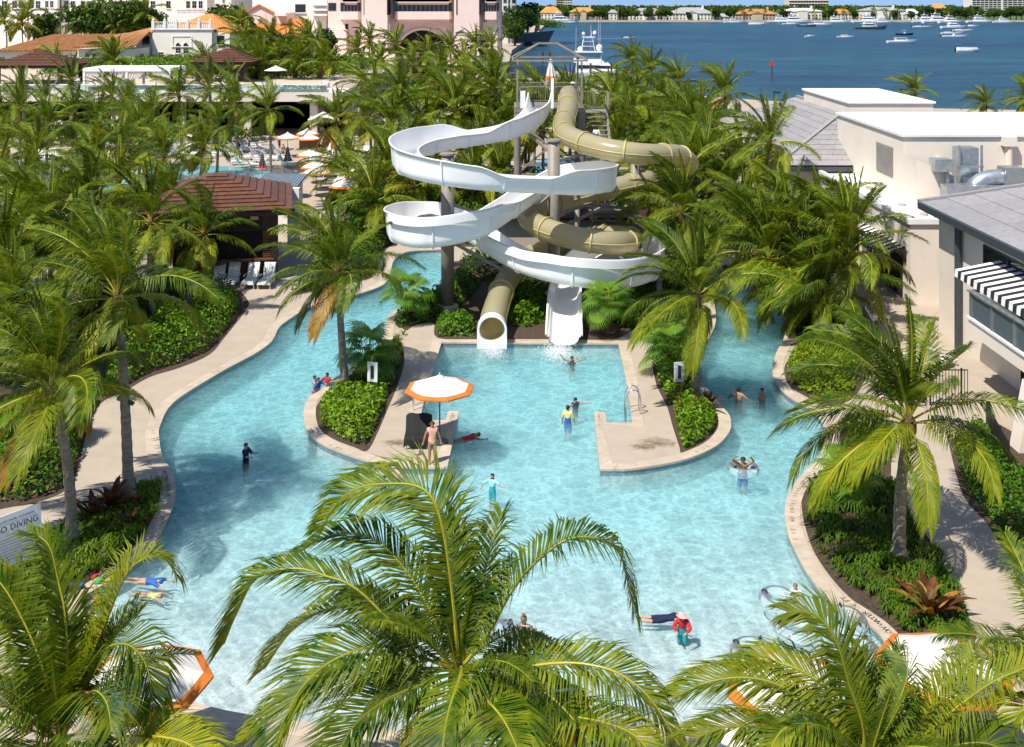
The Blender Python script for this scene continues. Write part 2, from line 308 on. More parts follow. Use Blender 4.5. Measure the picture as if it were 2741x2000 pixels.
class MB:
    def __init__(s): s.v = []; s.f = []; s.mi = []
    def add(s, vs, fs, mi=0):
        b = len(s.v); s.v.extend([tuple(q) for q in vs]); s.f.extend([tuple(i + b for i in q) for q in fs]); s.mi.extend([mi] * len(fs)); return s
    def box(s, x0, x1, y0, y1, z0, z1, mi=0):
        return s.add([(x0, y0, z0), (x1, y0, z0), (x1, y1, z0), (x0, y1, z0), (x0, y0, z1), (x1, y0, z1), (x1, y1, z1), (x0, y1, z1)],
                     [(3, 2, 1, 0), (4, 5, 6, 7), (0, 1, 5, 4), (1, 2, 6, 5), (2, 3, 7, 6), (3, 0, 4, 7)], mi)
    def prism(s, poly, z0, z1, mi=0):
        n = len(poly); poly = [(p[0], p[1]) for p in poly]
        ar = sum(poly[i][0] * poly[(i + 1) % n][1] - poly[(i + 1) % n][0] * poly[i][1] for i in range(n))
        if ar < 0: poly = poly[::-1]
        vs = [(x, y, z0) for x, y in poly] + [(x, y, z1) for x, y in poly]
        fs = [(i, (i + 1) % n, n + (i + 1) % n, n + i) for i in range(n)]
        if n <= 4: fs += [tuple(range(n, 2 * n)), tuple(range(n - 1, -1, -1))]
        else:
            for tr in tessellate_polygon([[Vector((x, y, 0)) for x, y in poly]]):
                a, b, c = tr
                A, B, C = poly[a], poly[b], poly[c]
                if (B[0] - A[0]) * (C[1] - A[1]) - (C[0] - A[0]) * (B[1] - A[1]) < 0: b, c = c, b
                fs.append((n + a, n + b, n + c)); fs.append((c, b, a))
        return s.add(vs, fs, mi)
    def tube(s, pts, r, seg=8, mi=0, cap=True, closed=False):
        pts = [Vector(p) for p in pts]; n = len(pts)
        rs = r if hasattr(r, '__len__') else [r] * n
        rings = []; up = None
        for i, p in enumerate(pts):
            if closed: d = pts[(i + 1) % n] - pts[i - 1]
            else: d = (pts[min(i + 1, n - 1)] - pts[max(i - 1, 0)])
            d = d.normalized() if d.length > 1e-9 else Vector((0, 0, 1))
            if up is None: up = Vector((0, 0, 1)) if abs(d.z) < 0.9 else Vector((1, 0, 0))
            a = d.cross(up); a = a.normalized() if a.length > 1e-6 else d.orthogonal().normalized()
            b = a.cross(d).normalized(); up = b
            rings.append([p + (a * math.cos(2 * math.pi * k / seg) + b * math.sin(2 * math.pi * k / seg)) * rs[i] for k in range(seg)])
        vs = [q for rg in rings for q in rg]; fs = []
        for i in range(n if closed else n - 1):
            j = (i + 1) % n
            for k in range(seg):
                k2 = (k + 1) % seg
                fs.append((i * seg + k, i * seg + k2, j * seg + k2, j * seg + k))
        if cap and not closed:
            fs.append(tuple(range(seg - 1, -1, -1))); fs.append(tuple((n - 1) * seg + k for k in range(seg)))
        return s.add(vs, fs, mi)
    def bar(s, a, b, w, h=None, mi=0):
        a, b = Vector(a), Vector(b); h = h or w; d = (b - a).normalized()
        up = Vector((0, 0, 1)) if abs(d.z) < 0.95 else Vector((0, 1, 0))
        x = d.cross(up).normalized() * (w / 2); y = x.cross(d).normalized() * (h / 2)
        vs = [a - x - y, a + x - y, a + x + y, a - x + y, b - x - y, b + x - y, b + x + y, b - x + y]
        return s.add(vs, [(3, 2, 1, 0), (4, 5, 6, 7), (0, 1, 5, 4), (1, 2, 6, 5), (2, 3, 7, 6), (3, 0, 4, 7)], mi)
    def quad(s, a, b, c, d, mi=0): return s.add([a, b, c, d], [(0, 1, 2, 3)], mi)
    def slab(s, a, b, c, d, t, mi=0):
        """a thick panel: quad a b c d pushed back by t along its normal"""
        a, b, c, d = map(Vector, (a, b, c, d)); n = (b - a).cross(d - a).normalized() * t
        vs = [a, b, c, d, a - n, b - n, c - n, d - n]
        return s.add(vs, [(0, 1, 2, 3), (7, 6, 5, 4), (1, 0, 4, 5), (2, 1, 5, 6), (3, 2, 6, 7), (0, 3, 7, 4)], mi)
    def sphere(s, c, r, seg=10, rings=7, mi=0):
        c = Vector(c); r = r if hasattr(r, '__len__') else (r, r, r); vs = []; fs = []
        for i in range(rings + 1):
            th = math.pi * i / rings
            for k in range(seg):
                ph = 2 * math.pi * k / seg
                vs.append((c.x + r[0] * math.sin(th) * math.cos(ph), c.y + r[1] * math.sin(th) * math.sin(ph), c.z + r[2] * math.cos(th)))
        for i in range(rings):
            for k in range(seg):
                k2 = (k + 1) % seg; fs.append((i * seg + k, (i + 1) * seg + k, (i + 1) * seg + k2, i * seg + k2))
        return s.add(vs, fs, mi)
    def lathe(s, c, prof, seg=16, mi=0, cap=True):
        c = Vector(c); vs = []; fs = []
        for (r, z) in prof:
            for k in range(seg):
                ph = 2 * math.pi * k / seg; vs.append((c.x + r * math.cos(ph), c.y + r * math.sin(ph), c.z + z))
        for i in range(len(prof) - 1):
            for k in range(seg):
                k2 = (k + 1) % seg; fs.append((i * seg + k, i * seg + k2, (i + 1) * seg + k2, (i + 1) * seg + k))
        if cap:
            fs.append(tuple(range(seg - 1, -1, -1))); fs.append(tuple((len(prof) - 1) * seg + k for k in range(seg)))
        return s.add(vs, fs, mi)
    def mesh(s, name, mats, org=(0, 0, 0), smooth=False):
        me = bpy.data.meshes.new(name)
        o = Vector(org); vs = [(q[0] - o.x, q[1] - o.y, q[2] - o.z) for q in s.v]
        me.from_pydata(vs, [], s.f)
        mats = mats if isinstance(mats, (list, tuple)) else [mats]
        for m in mats: me.materials.append(MATS[m])
        if len(mats) > 1: me.polygons.foreach_set('material_index', s.mi)
        if smooth: me.polygons.foreach_set('use_smooth', [True] * len(me.polygons))
        me.update(); return me
    def build(s, name, mats, parent=None, smooth=False, world=True):
        """world=True: the shape was laid out in world coordinates, so move it into its parent's frame"""
        org = ORG.get(parent.name, Vector((0, 0, 0))) if (parent and world) else Vector((0, 0, 0))
        return link_mesh(name, s.mesh(name, mats, org, smooth), parent, org if world else None)
def struct(name, mb, mat, parent=None, smooth=False):
    o = mb.build(name, mat, parent, smooth)
    if not parent: o['kind'] = 'structure'
    return o
def sheet(poly, z):
    """flat polygon (list of (x, y)), triangulated"""
    mb = MB(); pv = [Vector((p[0], p[1], 0)) for p in poly]
    fs = []
    for a, b, c in tessellate_polygon([pv]):
        if (pv[b] - pv[a]).cross(pv[c] - pv[a]).z < 0: b, c = c, b
        fs.append((a, b, c))
    mb.add([(p[0], p[1], z) for p in poly], fs); return mb
def catmull(pts, n=8, closed=False):
    P = [Vector(p) if not isinstance(p, Vector) else p for p in pts]; m = len(P); out = []
    rng = range(m) if closed else range(m - 1)
    for i in rng:
        if closed: p0, p1, p2, p3 = P[i - 1], P[i], P[(i + 1) % m], P[(i + 2) % m]
        else: p0, p1, p2, p3 = P[max(i - 1, 0)], P[i], P[i + 1], P[min(i + 2, m - 1)]
        for k in range(n):
            t_ = k / n
            out.append(0.5 * ((2 * p1) + (p2 - p0) * t_ + (2 * p0 - 5 * p1 + 4 * p2 - p3) * t_ ** 2 + (3 * p1 - p0 - 3 * p2 + p3) * t_ ** 3))
    if not closed: out.append(P[-1].copy())
    return out
def inside(p, poly):
    x, y = p[0], p[1]; c = False; n = len(poly)
    for i in range(n):
        x1, y1 = poly[i][0], poly[i][1]; x2, y2 = poly[i - 1][0], poly[i - 1][1]
        if (y1 > y) != (y2 > y) and x < (x2 - x1) * (y - y1) / (y2 - y1) + x1: c = not c
    return c
TEXTS = {}
def make_texts(items):
    """all lettering is turned into meshes at once, while the scene is still empty"""
    obs = []
    for txt, size in items:
        cu = bpy.data.curves.new('lettering', 'FONT'); cu.body = txt; cu.size = size; cu.align_x = 'CENTER'; cu.align_y = 'CENTER'; cu.extrude = 0.002; cu.resolution_u = 2
        o = bpy.data.objects.new('lettering', cu); COL.objects.link(o); obs.append((txt, size, o))
    dg = bpy.context.evaluated_depsgraph_get()
    for txt, size, o in obs: TEXTS[(txt, size)] = bpy.data.meshes.new_from_object(o.evaluated_get(dg))
    for txt, size, o in obs: bpy.data.objects.remove(o)
def text_mesh(txt, size, name='text'): return TEXTS[(txt, size)].copy()
RULES = ['NO GLASS OR FOOD IN THE POOL OR ON THE WET DECK', 'POOL RULES  SHOWER BEFORE ENTERING THE POOL']
make_texts([('NO DIVING', .255), ('SHALLOW WATER  NO RUNNING', .075), (RULES[0], .042), (RULES[1], .042), ('EXIT', .115)] + [(c, z) for z in (.12, .16, .18, .20, .22, .24) for c in 'ADEFGHILNORSTVWY1236'])
# ------------------------------------------------------------------ pool shoreline (inner edge of the coping), traced in photo pixels
def smooth_px(pts, n=4): return [(p.x, p.y) for p in catmull([Vector((a, b, 0)) for a, b in pts], n)]
left_bank = smooth_px([(216, 1599), (244, 1583), (303, 1549), (340, 1522), (385, 1485), (417, 1445), (442, 1399), (461, 1356), (467, 1309), (458, 1263), (433, 1223), (424, 1173), (427, 1139), (464, 1077), (584, 1000),
             (680, 948), (726, 914), (746, 877), (782, 849), (828, 822), (903, 803), (989, 778), (1032, 757), (1045, 725), (1052, 700), (1073, 681), (1113, 671), (1181, 668)])
mid_left = smooth_px([(1195, 690), (1181, 766), (1120, 800), (1066, 828), (1039, 849), (1032, 871), (1029, 899), (1017, 924), (985, 955), (940, 985), (895, 1015), (859, 1046), (828, 1064), (816, 1093), (815, 1124), (825, 1155), (853, 1182),
            (896, 1204), (958, 1226), (1020, 1243), (1082, 1250), (1144, 1252)])
tips = [(1196, 1252), (1227, 1102), (1202, 1102), (1193, 1127), (1122, 1127), (1134, 1070), (1158, 990), (1181, 917), (1300, 918), (1420, 919), (1540, 920), (1656, 920), (1665, 960), (1676, 1010), (1688, 1080), (1693, 1133), (1623, 1133), (1618, 1105), (1592, 1105), (1607, 1257)]
mid_right = smooth_px([(1669, 1257), (1731, 1250), (1824, 1232), (1886, 1210), (1926, 1186), (1951, 1155), (1955, 1130), (1948, 1108), (1926, 1083), (1890, 1040), (1868, 990), (1873, 942), (1900, 900), (1915, 860), (1912, 820), (1905, 780), (1912, 740), (1925, 712)])
right_bank = smooth_px([(1944, 708), (1985, 735), (2030, 770), (2080, 805), (2102, 832), (2106, 860), (2104, 886), (2097, 914), (2081, 942), (2070, 976), (2069, 1000), (2081, 1028), (2112, 1062), (2165, 1093), (2195, 1120), (2208, 1148), (2211, 1173), (2196, 1216), (2171, 1247), (2140, 1281), (2115, 1318),
              (2103, 1362), (2106, 1408), (2118, 1448), (2143, 1500), (2171, 1546), (2214, 1599), (2270, 1633), (2329, 1673), (2362, 1705), (2372, 1735), (2362, 1770), (2335, 1800)])
near_bank = smooth_px([(2320, 1810), (2230, 1872), (2100, 1915), (1840, 1942), (1500, 1955), (1200, 1960), (900, 1945), (600, 1905), (420, 1840), (290, 1740), (220, 1640)])
SHORE = GP(left_bank + mid_left + tips + mid_right + right_bank + near_bank)
# drop points closer than 6 cm
_s = [SHORE[0]]
for p in SHORE[1:]:
    if (p - _s[-1]).length > 0.06: _s.append(p)
SHORE = _s
area = sum(SHORE[i].x * SHORE[(i + 1) % len(SHORE)].y - SHORE[(i + 1) % len(SHORE)].x * SHORE[i].y for i in range(len(SHORE)))
if area < 0: SHORE.reverse()          # counter-clockwise: water on the left
WZ = -0.13                             # water level

# ground: one sheet from the camera to the seawall, the pool cut out of it
LAND = [(-1500, -60), (700, -60), (700, 165), (84, 172), (58, 178), (39, 195), (24.6, 214), (15, 232), (6, 246), (-2, 255), (-1, 300), (0, 400), (10, 560), (26, 860), (22, 895), (0, 930), (-120, 960), (-1500, 980)]
mb = MB()
ring = [Vector((x, y, 0)) for x, y in LAND]; hole = [p.copy() for p in reversed(SHORE)]
allp = ring + hole
fs = []
for a, b, c in tessellate_polygon([ring, hole]):
    if (allp[b] - allp[a]).cross(allp[c] - allp[a]).z < 0: b, c = c, b
    fs.append((a, b, c))
mb.add(allp, fs)
ground = struct('ground', mb, 'deck')
mb = MB(); n = len(ring)
for i in range(n):
    a, b = ring[i], ring[(i + 1) % n]; mb.quad(a, (a.x, a.y, -6), (b.x, b.y, -6), b)
struct('seawall', mb, 'stucco_dark')

# pool shell: walls with a tile band, floor that shelves from the beach entry (near) to the slide (far)
mb = MB(); n = len(SHORE)
for i in range(n):
    a, b = SHORE[i], SHORE[(i + 1) % n]
    mb.quad((a.x, a.y, 0), (b.x, b.y, 0), (b.x, b.y, -0.25), (a.x, a.y, -0.25), 0)
    mb.quad((a.x, a.y, -0.25), (b.x, b.y, -0.25), (b.x, b.y, -1.8), (a.x, a.y, -1.8), 1)
struct('pool_wall', mb, ['pool_tile', 'plaster'])
mb = MB()
prof = [(22, -0.14), (25.0, -0.16), (28, -0.30), (32, -0.55), (38, -0.85), (46, -1.05), (60, -1.15), (90, -1.15)]
for (y0, z0), (y1, z1) in zip(prof[:-1], prof[1:]): mb.quad((-40, y0, z0), (40, y0, z0), (40, y1, z1), (-40, y1, z1))
struct('pool_floor', mb, 'plaster')
mb = MB(); mb.box(-40, 40, 22, 90, -2.2, WZ)
pw = struct('pool_water', mb, 'pool_water')
mb = MB(); mb.quad((-3000, 120, -1.5), (6000, 120, -1.5), (6000, 9000, -1.5), (-3000, 9000, -1.5))
struct('bay', mb, 'bay_water')

# coping: cut stones along the pool's edge, a child of the setting each, joints left open
mbc = MB()
coping = bpy.data.objects.new('coping', None); COL.objects.link(coping); coping['kind'] = 'structure'; ORG['coping'] = Vector((0, 0, 0))
cw = 0.47
out_pts = []; STUB = GP([(1227, 1102), (1202, 1102), (1193, 1127), (1623, 1133), (1618, 1105), (1592, 1105)])
for i in range(n):
    a, b, c = SHORE[i - 1], SHORE[i], SHORE[(i + 1) % n]
    d1 = (b - a).normalized(); d2 = (c - b).normalized()
    n1 = Vector((d1.y, -d1.x, 0)); n2 = Vector((d2.y, -d2.x, 0))
    m = (n1 + n2); m = m.normalized() if m.length > 0.1 else n1
    k = max(0.45, m.dot(n1)); out_pts.append(b + m * (cw if not any((b - q).length < .05 for q in STUB) else .15) / k)
acc = []; length = 0.0; stones = 0
def flush(acc):
    global stones
    if len(acc) < 2: return
    ins = [q[0] for q in acc]; outs = [q[1] for q in acc]
    # shorten the ends a little so that the joint shows
    def pull(L):
        d = (L[1] - L[0]); L[0] = L[0] + d.normalized() * min(0.006, d.length * .3)
        d = (L[-2] - L[-1]); L[-1] = L[-1] + d.normalized() * min(0.006, d.length * .3)
    ins = [p.copy() for p in ins]; outs = [p.copy() for p in outs]; pull(ins); pull(outs)
    ins = [p + (p - q).normalized() * 0.03 for p, q in zip(ins, outs)]     # nosing over the water
    m = len(ins); zt = 0.022 + RND.uniform(-0.003, 0.003); zb = -0.055
    vs = [(p.x, p.y, zt) for p in ins] + [(p.x, p.y, zt) for p in outs] + [(p.x, p.y, zb) for p in ins] + [(p.x, p.y, zb) for p in outs]
    fs = []
    for i in range(m - 1):
        fs += [(i, m + i, m + i + 1, i + 1), (i, i + 1, 2 * m + i + 1, 2 * m + i), (m + i + 1, m + i, 3 * m + i, 3 * m + i + 1)]
    fs += [(0, 2 * m, 3 * m, m), (m - 1, 2 * m - 1, 4 * m - 1, 3 * m - 1)]
    q = MB().add(vs, fs); q.build('coping_stone', 'coping', coping); stones += 1
cur = [(SHORE[0], out_pts[0])]
for i in range(1, n + 1):
    p, q = SHORE[i % n], out_pts[i % n]
    seg = (p - cur[-1][0]).length
    a, ao = cur[-1]
    while length + seg >= 0.92:
        t_ = (0.92 - length) / seg
        m1 = a.lerp(p, t_); m2 = ao.lerp(q, t_)
        cur.append((m1, m2)); flush(cur); cur = [(m1, m2)]; seg -= (0.92 - length); length = 0.0; a, ao = m1, m2
    length += seg
    if seg > 1e-4: cur.append((p, q))
flush(cur)

# planting beds (soil sheets with a low edge), 4 mm above the deck
def bed(px, name='planting_bed', mat='soil', z=0.006, sm=True):
    P = GP(smooth_px(px + [px[0]], 4)[:-1] if sm else px)
    return struct(name, sheet([(p.x, p.y) for p in P], z), mat), P
B_LISLE = bed([(866, 1058), (845, 1095), (847, 1130), (865, 1158), (902, 1180), (950, 1198), (983, 1207), (1010, 1160), (1040, 1090), (1065, 1030), (1082, 970), (1076, 925), (1060, 900), (1046, 905), (1040, 935), (1000, 965), (950, 995), (905, 1028)])[1]
B_BACK = bed([(1062, 860), (1085, 885), (1110, 872), (1160, 866), (1172, 905), (1290, 908), (1480, 908), (1640, 908), (1700, 880), (1770, 862), (1858, 850), (1880, 800), (1880, 735), (1790, 700), (1500, 690), (1215, 700), (1205, 775), (1130, 820), (1085, 835)])[1]
B_RISLE = bed([(1752, 880), (1745, 960), (1757, 1030), (1786, 1090), (1800, 1140), (1818, 1195), (1828, 1215), (1880, 1190), (1914, 1165), (1930, 1132), (1922, 1100), (1885, 1055), (1853, 1000), (1850, 945), (1872, 900), (1860, 870)])[1]
B_LHEDGE = bed([(668, 812), (652, 840), (600, 905), (560, 950), (480, 985), (400, 1010), (330, 1050), (270, 1080), (235, 1150), (215, 1230), (190, 1300), (130, 1335), (40, 1356), (-80, 1350), (-260, 1150), (-150, 900), (60, 800), (300, 790), (480, 775), (600, 772), (645, 782)])[1]
B_LNEAR = bed([(433, 1294), (436, 1325), (427, 1365), (405, 1408), (375, 1440), (330, 1498), (265, 1548), (190, 1590), (120, 1640), (0, 1700), (-80, 1600), (20, 1520), (110, 1450), (200, 1395), (290, 1330), (362, 1305)])[1]
B_RGRASS = bed([(2152, 1400), (2146, 1345), (2165, 1298), (2205, 1258), (2243, 1205), (2256, 1150), (2262, 1115), (2385, 1130), (2385, 1270), (2415, 1320), (2440, 1380), (2500, 1460), (2525, 1510), (2560, 1570), (2590, 1640), (2600, 1720), (2540, 1760), (2440, 1735), (2390, 1690), (2310, 1630), (2240, 1565), (2180, 1480)])[1]
B_RHEDGE = bed([(2540, 1180), (2548, 1225), (2580, 1330), (2640, 1400), (2680, 1460), (2741, 1530), (2850, 1580), (2850, 1300), (2700, 1150), (2620, 1140)])[1]
B_RBACK = bed([(2124, 860), (2132, 900), (2134, 925), (2104, 972), (2100, 1000), (2115, 1035), (2165, 1066), (2215, 1088), (2300, 1060), (2420, 900), (2300, 850), (2180, 790), (2080, 745), (2010, 700), (1950, 690), (2040, 660), (2200, 700), (2330, 780), (2290, 820)])[1] if False else bed([(2124, 862), (2132, 900), (2134, 925), (2104, 972), (2100, 1000), (2115, 1035), (2165, 1066), (2215, 1088), (2290, 1060), (2330, 960), (2300, 850), (2220, 780), (2110, 720), (2010, 685), (1975, 695), (2060, 752)])[1]
bed([(770, 795), (880, 772), (985, 748), (1000, 732), (1018, 695), (1032, 665), (1065, 652), (1000, 600), (850, 640), (830, 730)])
bed([(1080, 655), (1230, 660), (1900, 680), (1990, 670), (1960, 600), (1500, 560), (1000, 590)], z=0.010)
# far main pool on the beach terrace: raised rim with water inside
fp = GP(smooth_px([(60, 486), (180, 474), (330, 470), (430, 448), (560, 444), (690, 452), (800, 472), (720, 497), (560, 490), (330, 506), (120, 512), (60, 486)], 4)[:-1])
struct('far_pool', sheet([(p.x, p.y) for p in fp], 0.012), 'far_water' if 'far_water' in MATS else srf('far_water', (0.16, 0.50, 0.56), 0.15, 0.15, 0.4, 0.3, 1.5).name)
fp2 = GP(smooth_px([(1395, 470), (1440, 430), (1500, 420), (1560, 430), (1640, 475), (1700, 480), (1640, 500), (1500, 470), (1395, 470)], 4)[:-1])
struct('far_pool', sheet([(p.x, p.y) for p in fp2], 0.012), 'far_water')
# ------------------------------------------------------------------ water slides
def zx(a): return 1000 + a / 2.503      # columns read off an enlarged view
def P3(a, Y, z): return Vector(((zx(a) - CX) / F * Y, Y, z))
# open white flume: column, depth, floor height, wall height left / right of the flow
FL = [(1113, 74.5, 9.75, 1.0, 1.0), (1108, 72.5, 9.6, 1.05, 0.95), (1085, 70.0, 9.2, 1.2, 0.8), (1000, 68.0, 8.85, 1.25, 0.7), (880, 66.6, 8.62, 1.15, 0.7), (700, 65.5, 8.45, 0.7, 0.72),
      (500, 64.2, 8.35, 0.75, 1.25), (310, 62.2, 8.22, 0.8, 1.35), (205, 59.6, 8.08, 0.8, 1.35), (260, 57.0, 7.88, 0.8, 1.3), (470, 55.8, 7.66, 0.8, 1.22), (680, 55.6, 7.46, 0.78, 1.15), (890, 56.0, 7.26, 0.68, 0.72), (1110, 57.0, 7.0, 0.68, 0.75),
      (1330, 58.0, 6.74, 0.75, 1.25), (1490, 59.8, 6.5, 0.8, 1.3), (1545, 62.3, 6.28, 0.8, 1.3), (1460, 64.8, 6.08, 0.8, 1.25), (1300, 65.2, 5.9, 0.75, 1.1), (1110, 63.2, 5.66, 0.7, 0.8), (920, 60.0, 5.22, 0.85, 0.75),
      (740, 57.4, 4.78, 1.35, 0.8), (560, 56.4, 4.5, 1.5, 0.8), (340, 56.2, 4.3, 1.5, 0.8), (205, 57.6, 4.2, 1.5, 0.8), (170, 59.8, 4.08, 1.4, 0.8), (240, 62.2, 3.98, 1.3, 0.8), (400, 63.3, 3.86, 1.2, 0.8), (560, 62.6, 3.72, 0.95, 0.8),
      (700, 60.6, 3.5, 0.75, 0.85), (860, 58.4, 3.12, 0.75, 1.15), (1030, 57.0, 2.74, 0.8, 1.25), (1220, 56.4, 2.44, 0.8, 1.4), (1440, 56.4, 2.16, 0.8, 1.45), (1660, 57.3, 1.92, 0.8, 1.45), (1820, 59.3, 1.76, 0.8, 1.45), (1865, 61.8, 1.66, 0.8, 1.45),
      (1780, 64.2, 1.58, 0.8, 1.35), (1610, 65.0, 1.5, 0.8, 1.2), (1440, 63.6, 1.4, 0.75, 1.0), (1325, 61.2, 1.22, 0.7, 0.8), (1285, 58.6, 0.86, 0.62, 0.62), (1278, 56.0, 0.34, 0.5, 0.5), (1275, 53.55, 0.03, 0.42, 0.42)]
ctr = [P3(a, Y, z) for a, Y, z, _, _ in FL]
NS = 10
path = catmull(ctr, NS)
def lerp_attr(vals):
    out = []
    for i in range(len(vals) - 1):
        for k in range(NS): 
            t_ = k / NS; t_ = t_ * t_ * (3 - 2 * t_)
            out.append(vals[i] * (1 - t_) + vals[i + 1] * t_)
    out.append(vals[-1]); return out
HL = lerp_attr([q[3] * 1.1 for q in FL]); HR = lerp_attr([q[4] * 1.1 for q in FL])
def frame(pts, i):
    d = (pts[min(i + 1, len(pts) - 1)] - pts[max(i - 1, 0)]); d.normalize()
    dh = Vector((d.x, d.y, 0)).normalized(); left = Vector((-dh.y, dh.x, 0))
    return d, left
def flume_ring(i, off=0.0):
    """U-shaped section: rounded floor, walls that lean outward, rolled lip; off = outer skin"""
    p = path[i]; d, left = frame(path, i); hw = 0.64 + .10 * min(1, max(0, (i - len(path) + 32) / 20))
    hl, hr = HL[i], HR[i]
    pr = []
    def side(s, h):
        L = []
        r = 0.42
        for k in range(5):
            a = math.radians(90 * k / 4); L.append((s * (hw - r + (r + off) * math.sin(a)), r - (r + off) * math.cos(a)))
        L.append((s * (hw + off + 0.05), h * 0.75)); L.append((s * (hw + off + 0.10), h))
        return L
    Lf = side(1, hl); Rt = side(-1, hr)
    pr = list(reversed(Lf)) + Rt
    return [p + left * x + Vector((0, 0, 1)) * z for x, z in pr]
def sweep(rings, closed_section=False):
    mb = MB(); m = len(rings[0]); vs = [q for r in rings for q in r]; fs = []
    for i in range(len(rings) - 1):
        for k in range(m if closed_section else m - 1):
            k2 = (k + 1) % m; fs.append((i * m + k, i * m + k2, (i + 1) * m + k2, (i + 1) * m + k))
    mb.add(vs, fs); return mb
slide = thing('water_slide', 'long white open water slide winding down to the splash pool', 'water slide', (path[-1].x, path[-1].y, 0))
cum = [0.0]
for i in range(1, len(path)): cum.append(cum[-1] + (path[i] - path[i - 1]).length)
cuts = [0]; step = 2.75
for i in range(1, len(path)):
    if cum[i] - cum[cuts[-1]] >= step: cuts.append(i)
if cum[-1] - cum[cuts[-1]] < 1.2: cuts.pop()
cuts.append(len(path) - 1)
for a, b in zip(cuts[:-1], cuts[1:]):
    rings = []
    for i in range(a, b + 1):
        inn = flume_ring(i, 0.0); ou = flume_ring(i, 0.035)
        # close the section: inner skin, lip, outer skin, lip
        lipL = [inn[0] + Vector((0, 0, 0.03)), ou[0] + Vector((0, 0, 0.03)) + (ou[0] - inn[0]).normalized() * 0.07, ou[0] + (ou[0] - inn[0]).normalized() * 0.07 - Vector((0, 0, .05))]
        lipR = [inn[-1] + Vector((0, 0, 0.03)), ou[-1] + Vector((0, 0, 0.03)) + (ou[-1] - inn[-1]).normalized() * 0.07, ou[-1] + (ou[-1] - inn[-1]).normalized() * 0.07 - Vector((0, 0, .05))]
        rings.append(inn + lipR + list(reversed(ou)) + list(reversed(lipL)))
    sweep(rings, True).build('flume_section', 'flume', slide, smooth=True)
for c in cuts[1:-1]:
    # bolted flange between two sections: a thin rib proud of the outer skin
    d, left = frame(path, c)
    a = flume_ring(c, 0.036); b = flume_ring(c, 0.105)
    mb = MB(); m = len(a); o = d * 0.03
    vs = [q - o for q in a] + [q - o for q in b] + [q + o for q in a] + [q + o for q in b]; fs = []
    for k in range(m - 1): fs += [(k, k + 1, m + k + 1, m + k), (2 * m + k + 1, 2 * m + k, 3 * m + k, 3 * m + k + 1), (m + k, m + k + 1, 3 * m + k + 1, 3 * m + k)]
    mb.add(vs, fs).build('flange', 'white_frp', slide)
# splash guards: a second, set-back strip along the tall outer walls of the two lower bends
def guard(i0, i1, side):
    rings = []
    for i in range(i0, i1 + 1):
        d, left = frame(path, i); r = flume_ring(i, 0.036); e = r[0] if side > 0 else r[-1]
        o = left * side
        rings.append([e + o * 0.10 + Vector((0, 0, -0.02)), e + o * 0.13 + Vector((0, 0, -0.42)), e + o * 0.17 + Vector((0, 0, -0.42)), e + o * 0.15 + Vector((0, 0, -0.02))])
    sweep(rings, True).build('splash_guard', 'flume', slide)
guard(20 * NS + 4, 24 * NS, 1); guard(30 * NS - 2, 35 * NS, -1)

# enclosed olive tube
TB = [(1305, 74.3, 10.75), (1303, 72.6, 10.45), (1298, 70.8, 10.0), (1275, 68.5, 9.38), (1290, 66.2, 9.0), (1400, 64.2, 8.75), (1560, 63.0, 8.5), (1750, 62.6, 8.3), (1900, 63.4, 8.1), (2030, 65.4, 7.8), (2110, 67.6, 7.0), (2070, 69.2, 6.45), (1950, 68.8, 6.1),
      (1780, 67.2, 5.85), (1500, 65.8, 5.5), (1270, 64.8, 5.2), (1090, 63.4, 4.9), (1040, 61.8, 4.68), (1120, 60.4, 4.46), (1300, 59.2, 4.2), (1500, 58.8, 3.98), (1650, 59.6, 3.75), (1730, 61.8, 3.4), (1680, 64.0, 3.1), (1500, 65.4, 2.85), (1280, 65.0, 2.5),
      (1080, 63.6, 2.1), (950, 61.6, 1.78), (870, 58.8, 1.5), (822, 56.2, 1.12), (800, 54.6, 0.86), (794, 53.75, 0.76)]
tp = catmull([P3(a, Y, z) for a, Y, z in TB], 8)
tslide = thing('tube_slide', 'olive see-through enclosed tube slide twisting beside the white slide', 'water slide', (tp[-1].x, tp[-1].y, 0))
tc_ = [0.0]
for i in range(1, len(tp)): tc_.append(tc_[-1] + (tp[i] - tp[i - 1]).length)
cuts = [0]
for i in range(1, len(tp)):
    if tc_[i] - tc_[cuts[-1]] >= 2.6: cuts.append(i)
cuts[-1] = len(tp) - 1
TR = 0.64
for a, b in zip(cuts[:-1], cuts[1:]):
    MB().tube(tp[a:b + 1], TR, 22, cap=False).build('tube_section', 'olive_frp', tslide, smooth=True)
for c in cuts[1:-1]:
    d = (tp[c + 1] - tp[c - 1]).normalized()
    MB().tube([tp[c] - d * 0.045, tp[c] - d * 0.044, tp[c] + d * 0.044, tp[c] + d * 0.045], [TR, TR + 0.085, TR + 0.085, TR], 22, cap=False).build('flange', 'olive_flange', tslide)
# seam where the two half-shells meet, on both flanks
for s in (-1, 1):
    pts = []
    for i in range(len(tp)):
        d, left = frame(tp, i); pts.append(tp[i] + left * s * (TR + 0.012))
    MB().tube(pts, 0.035, 5).build('seam', 'olive_flange', tslide)
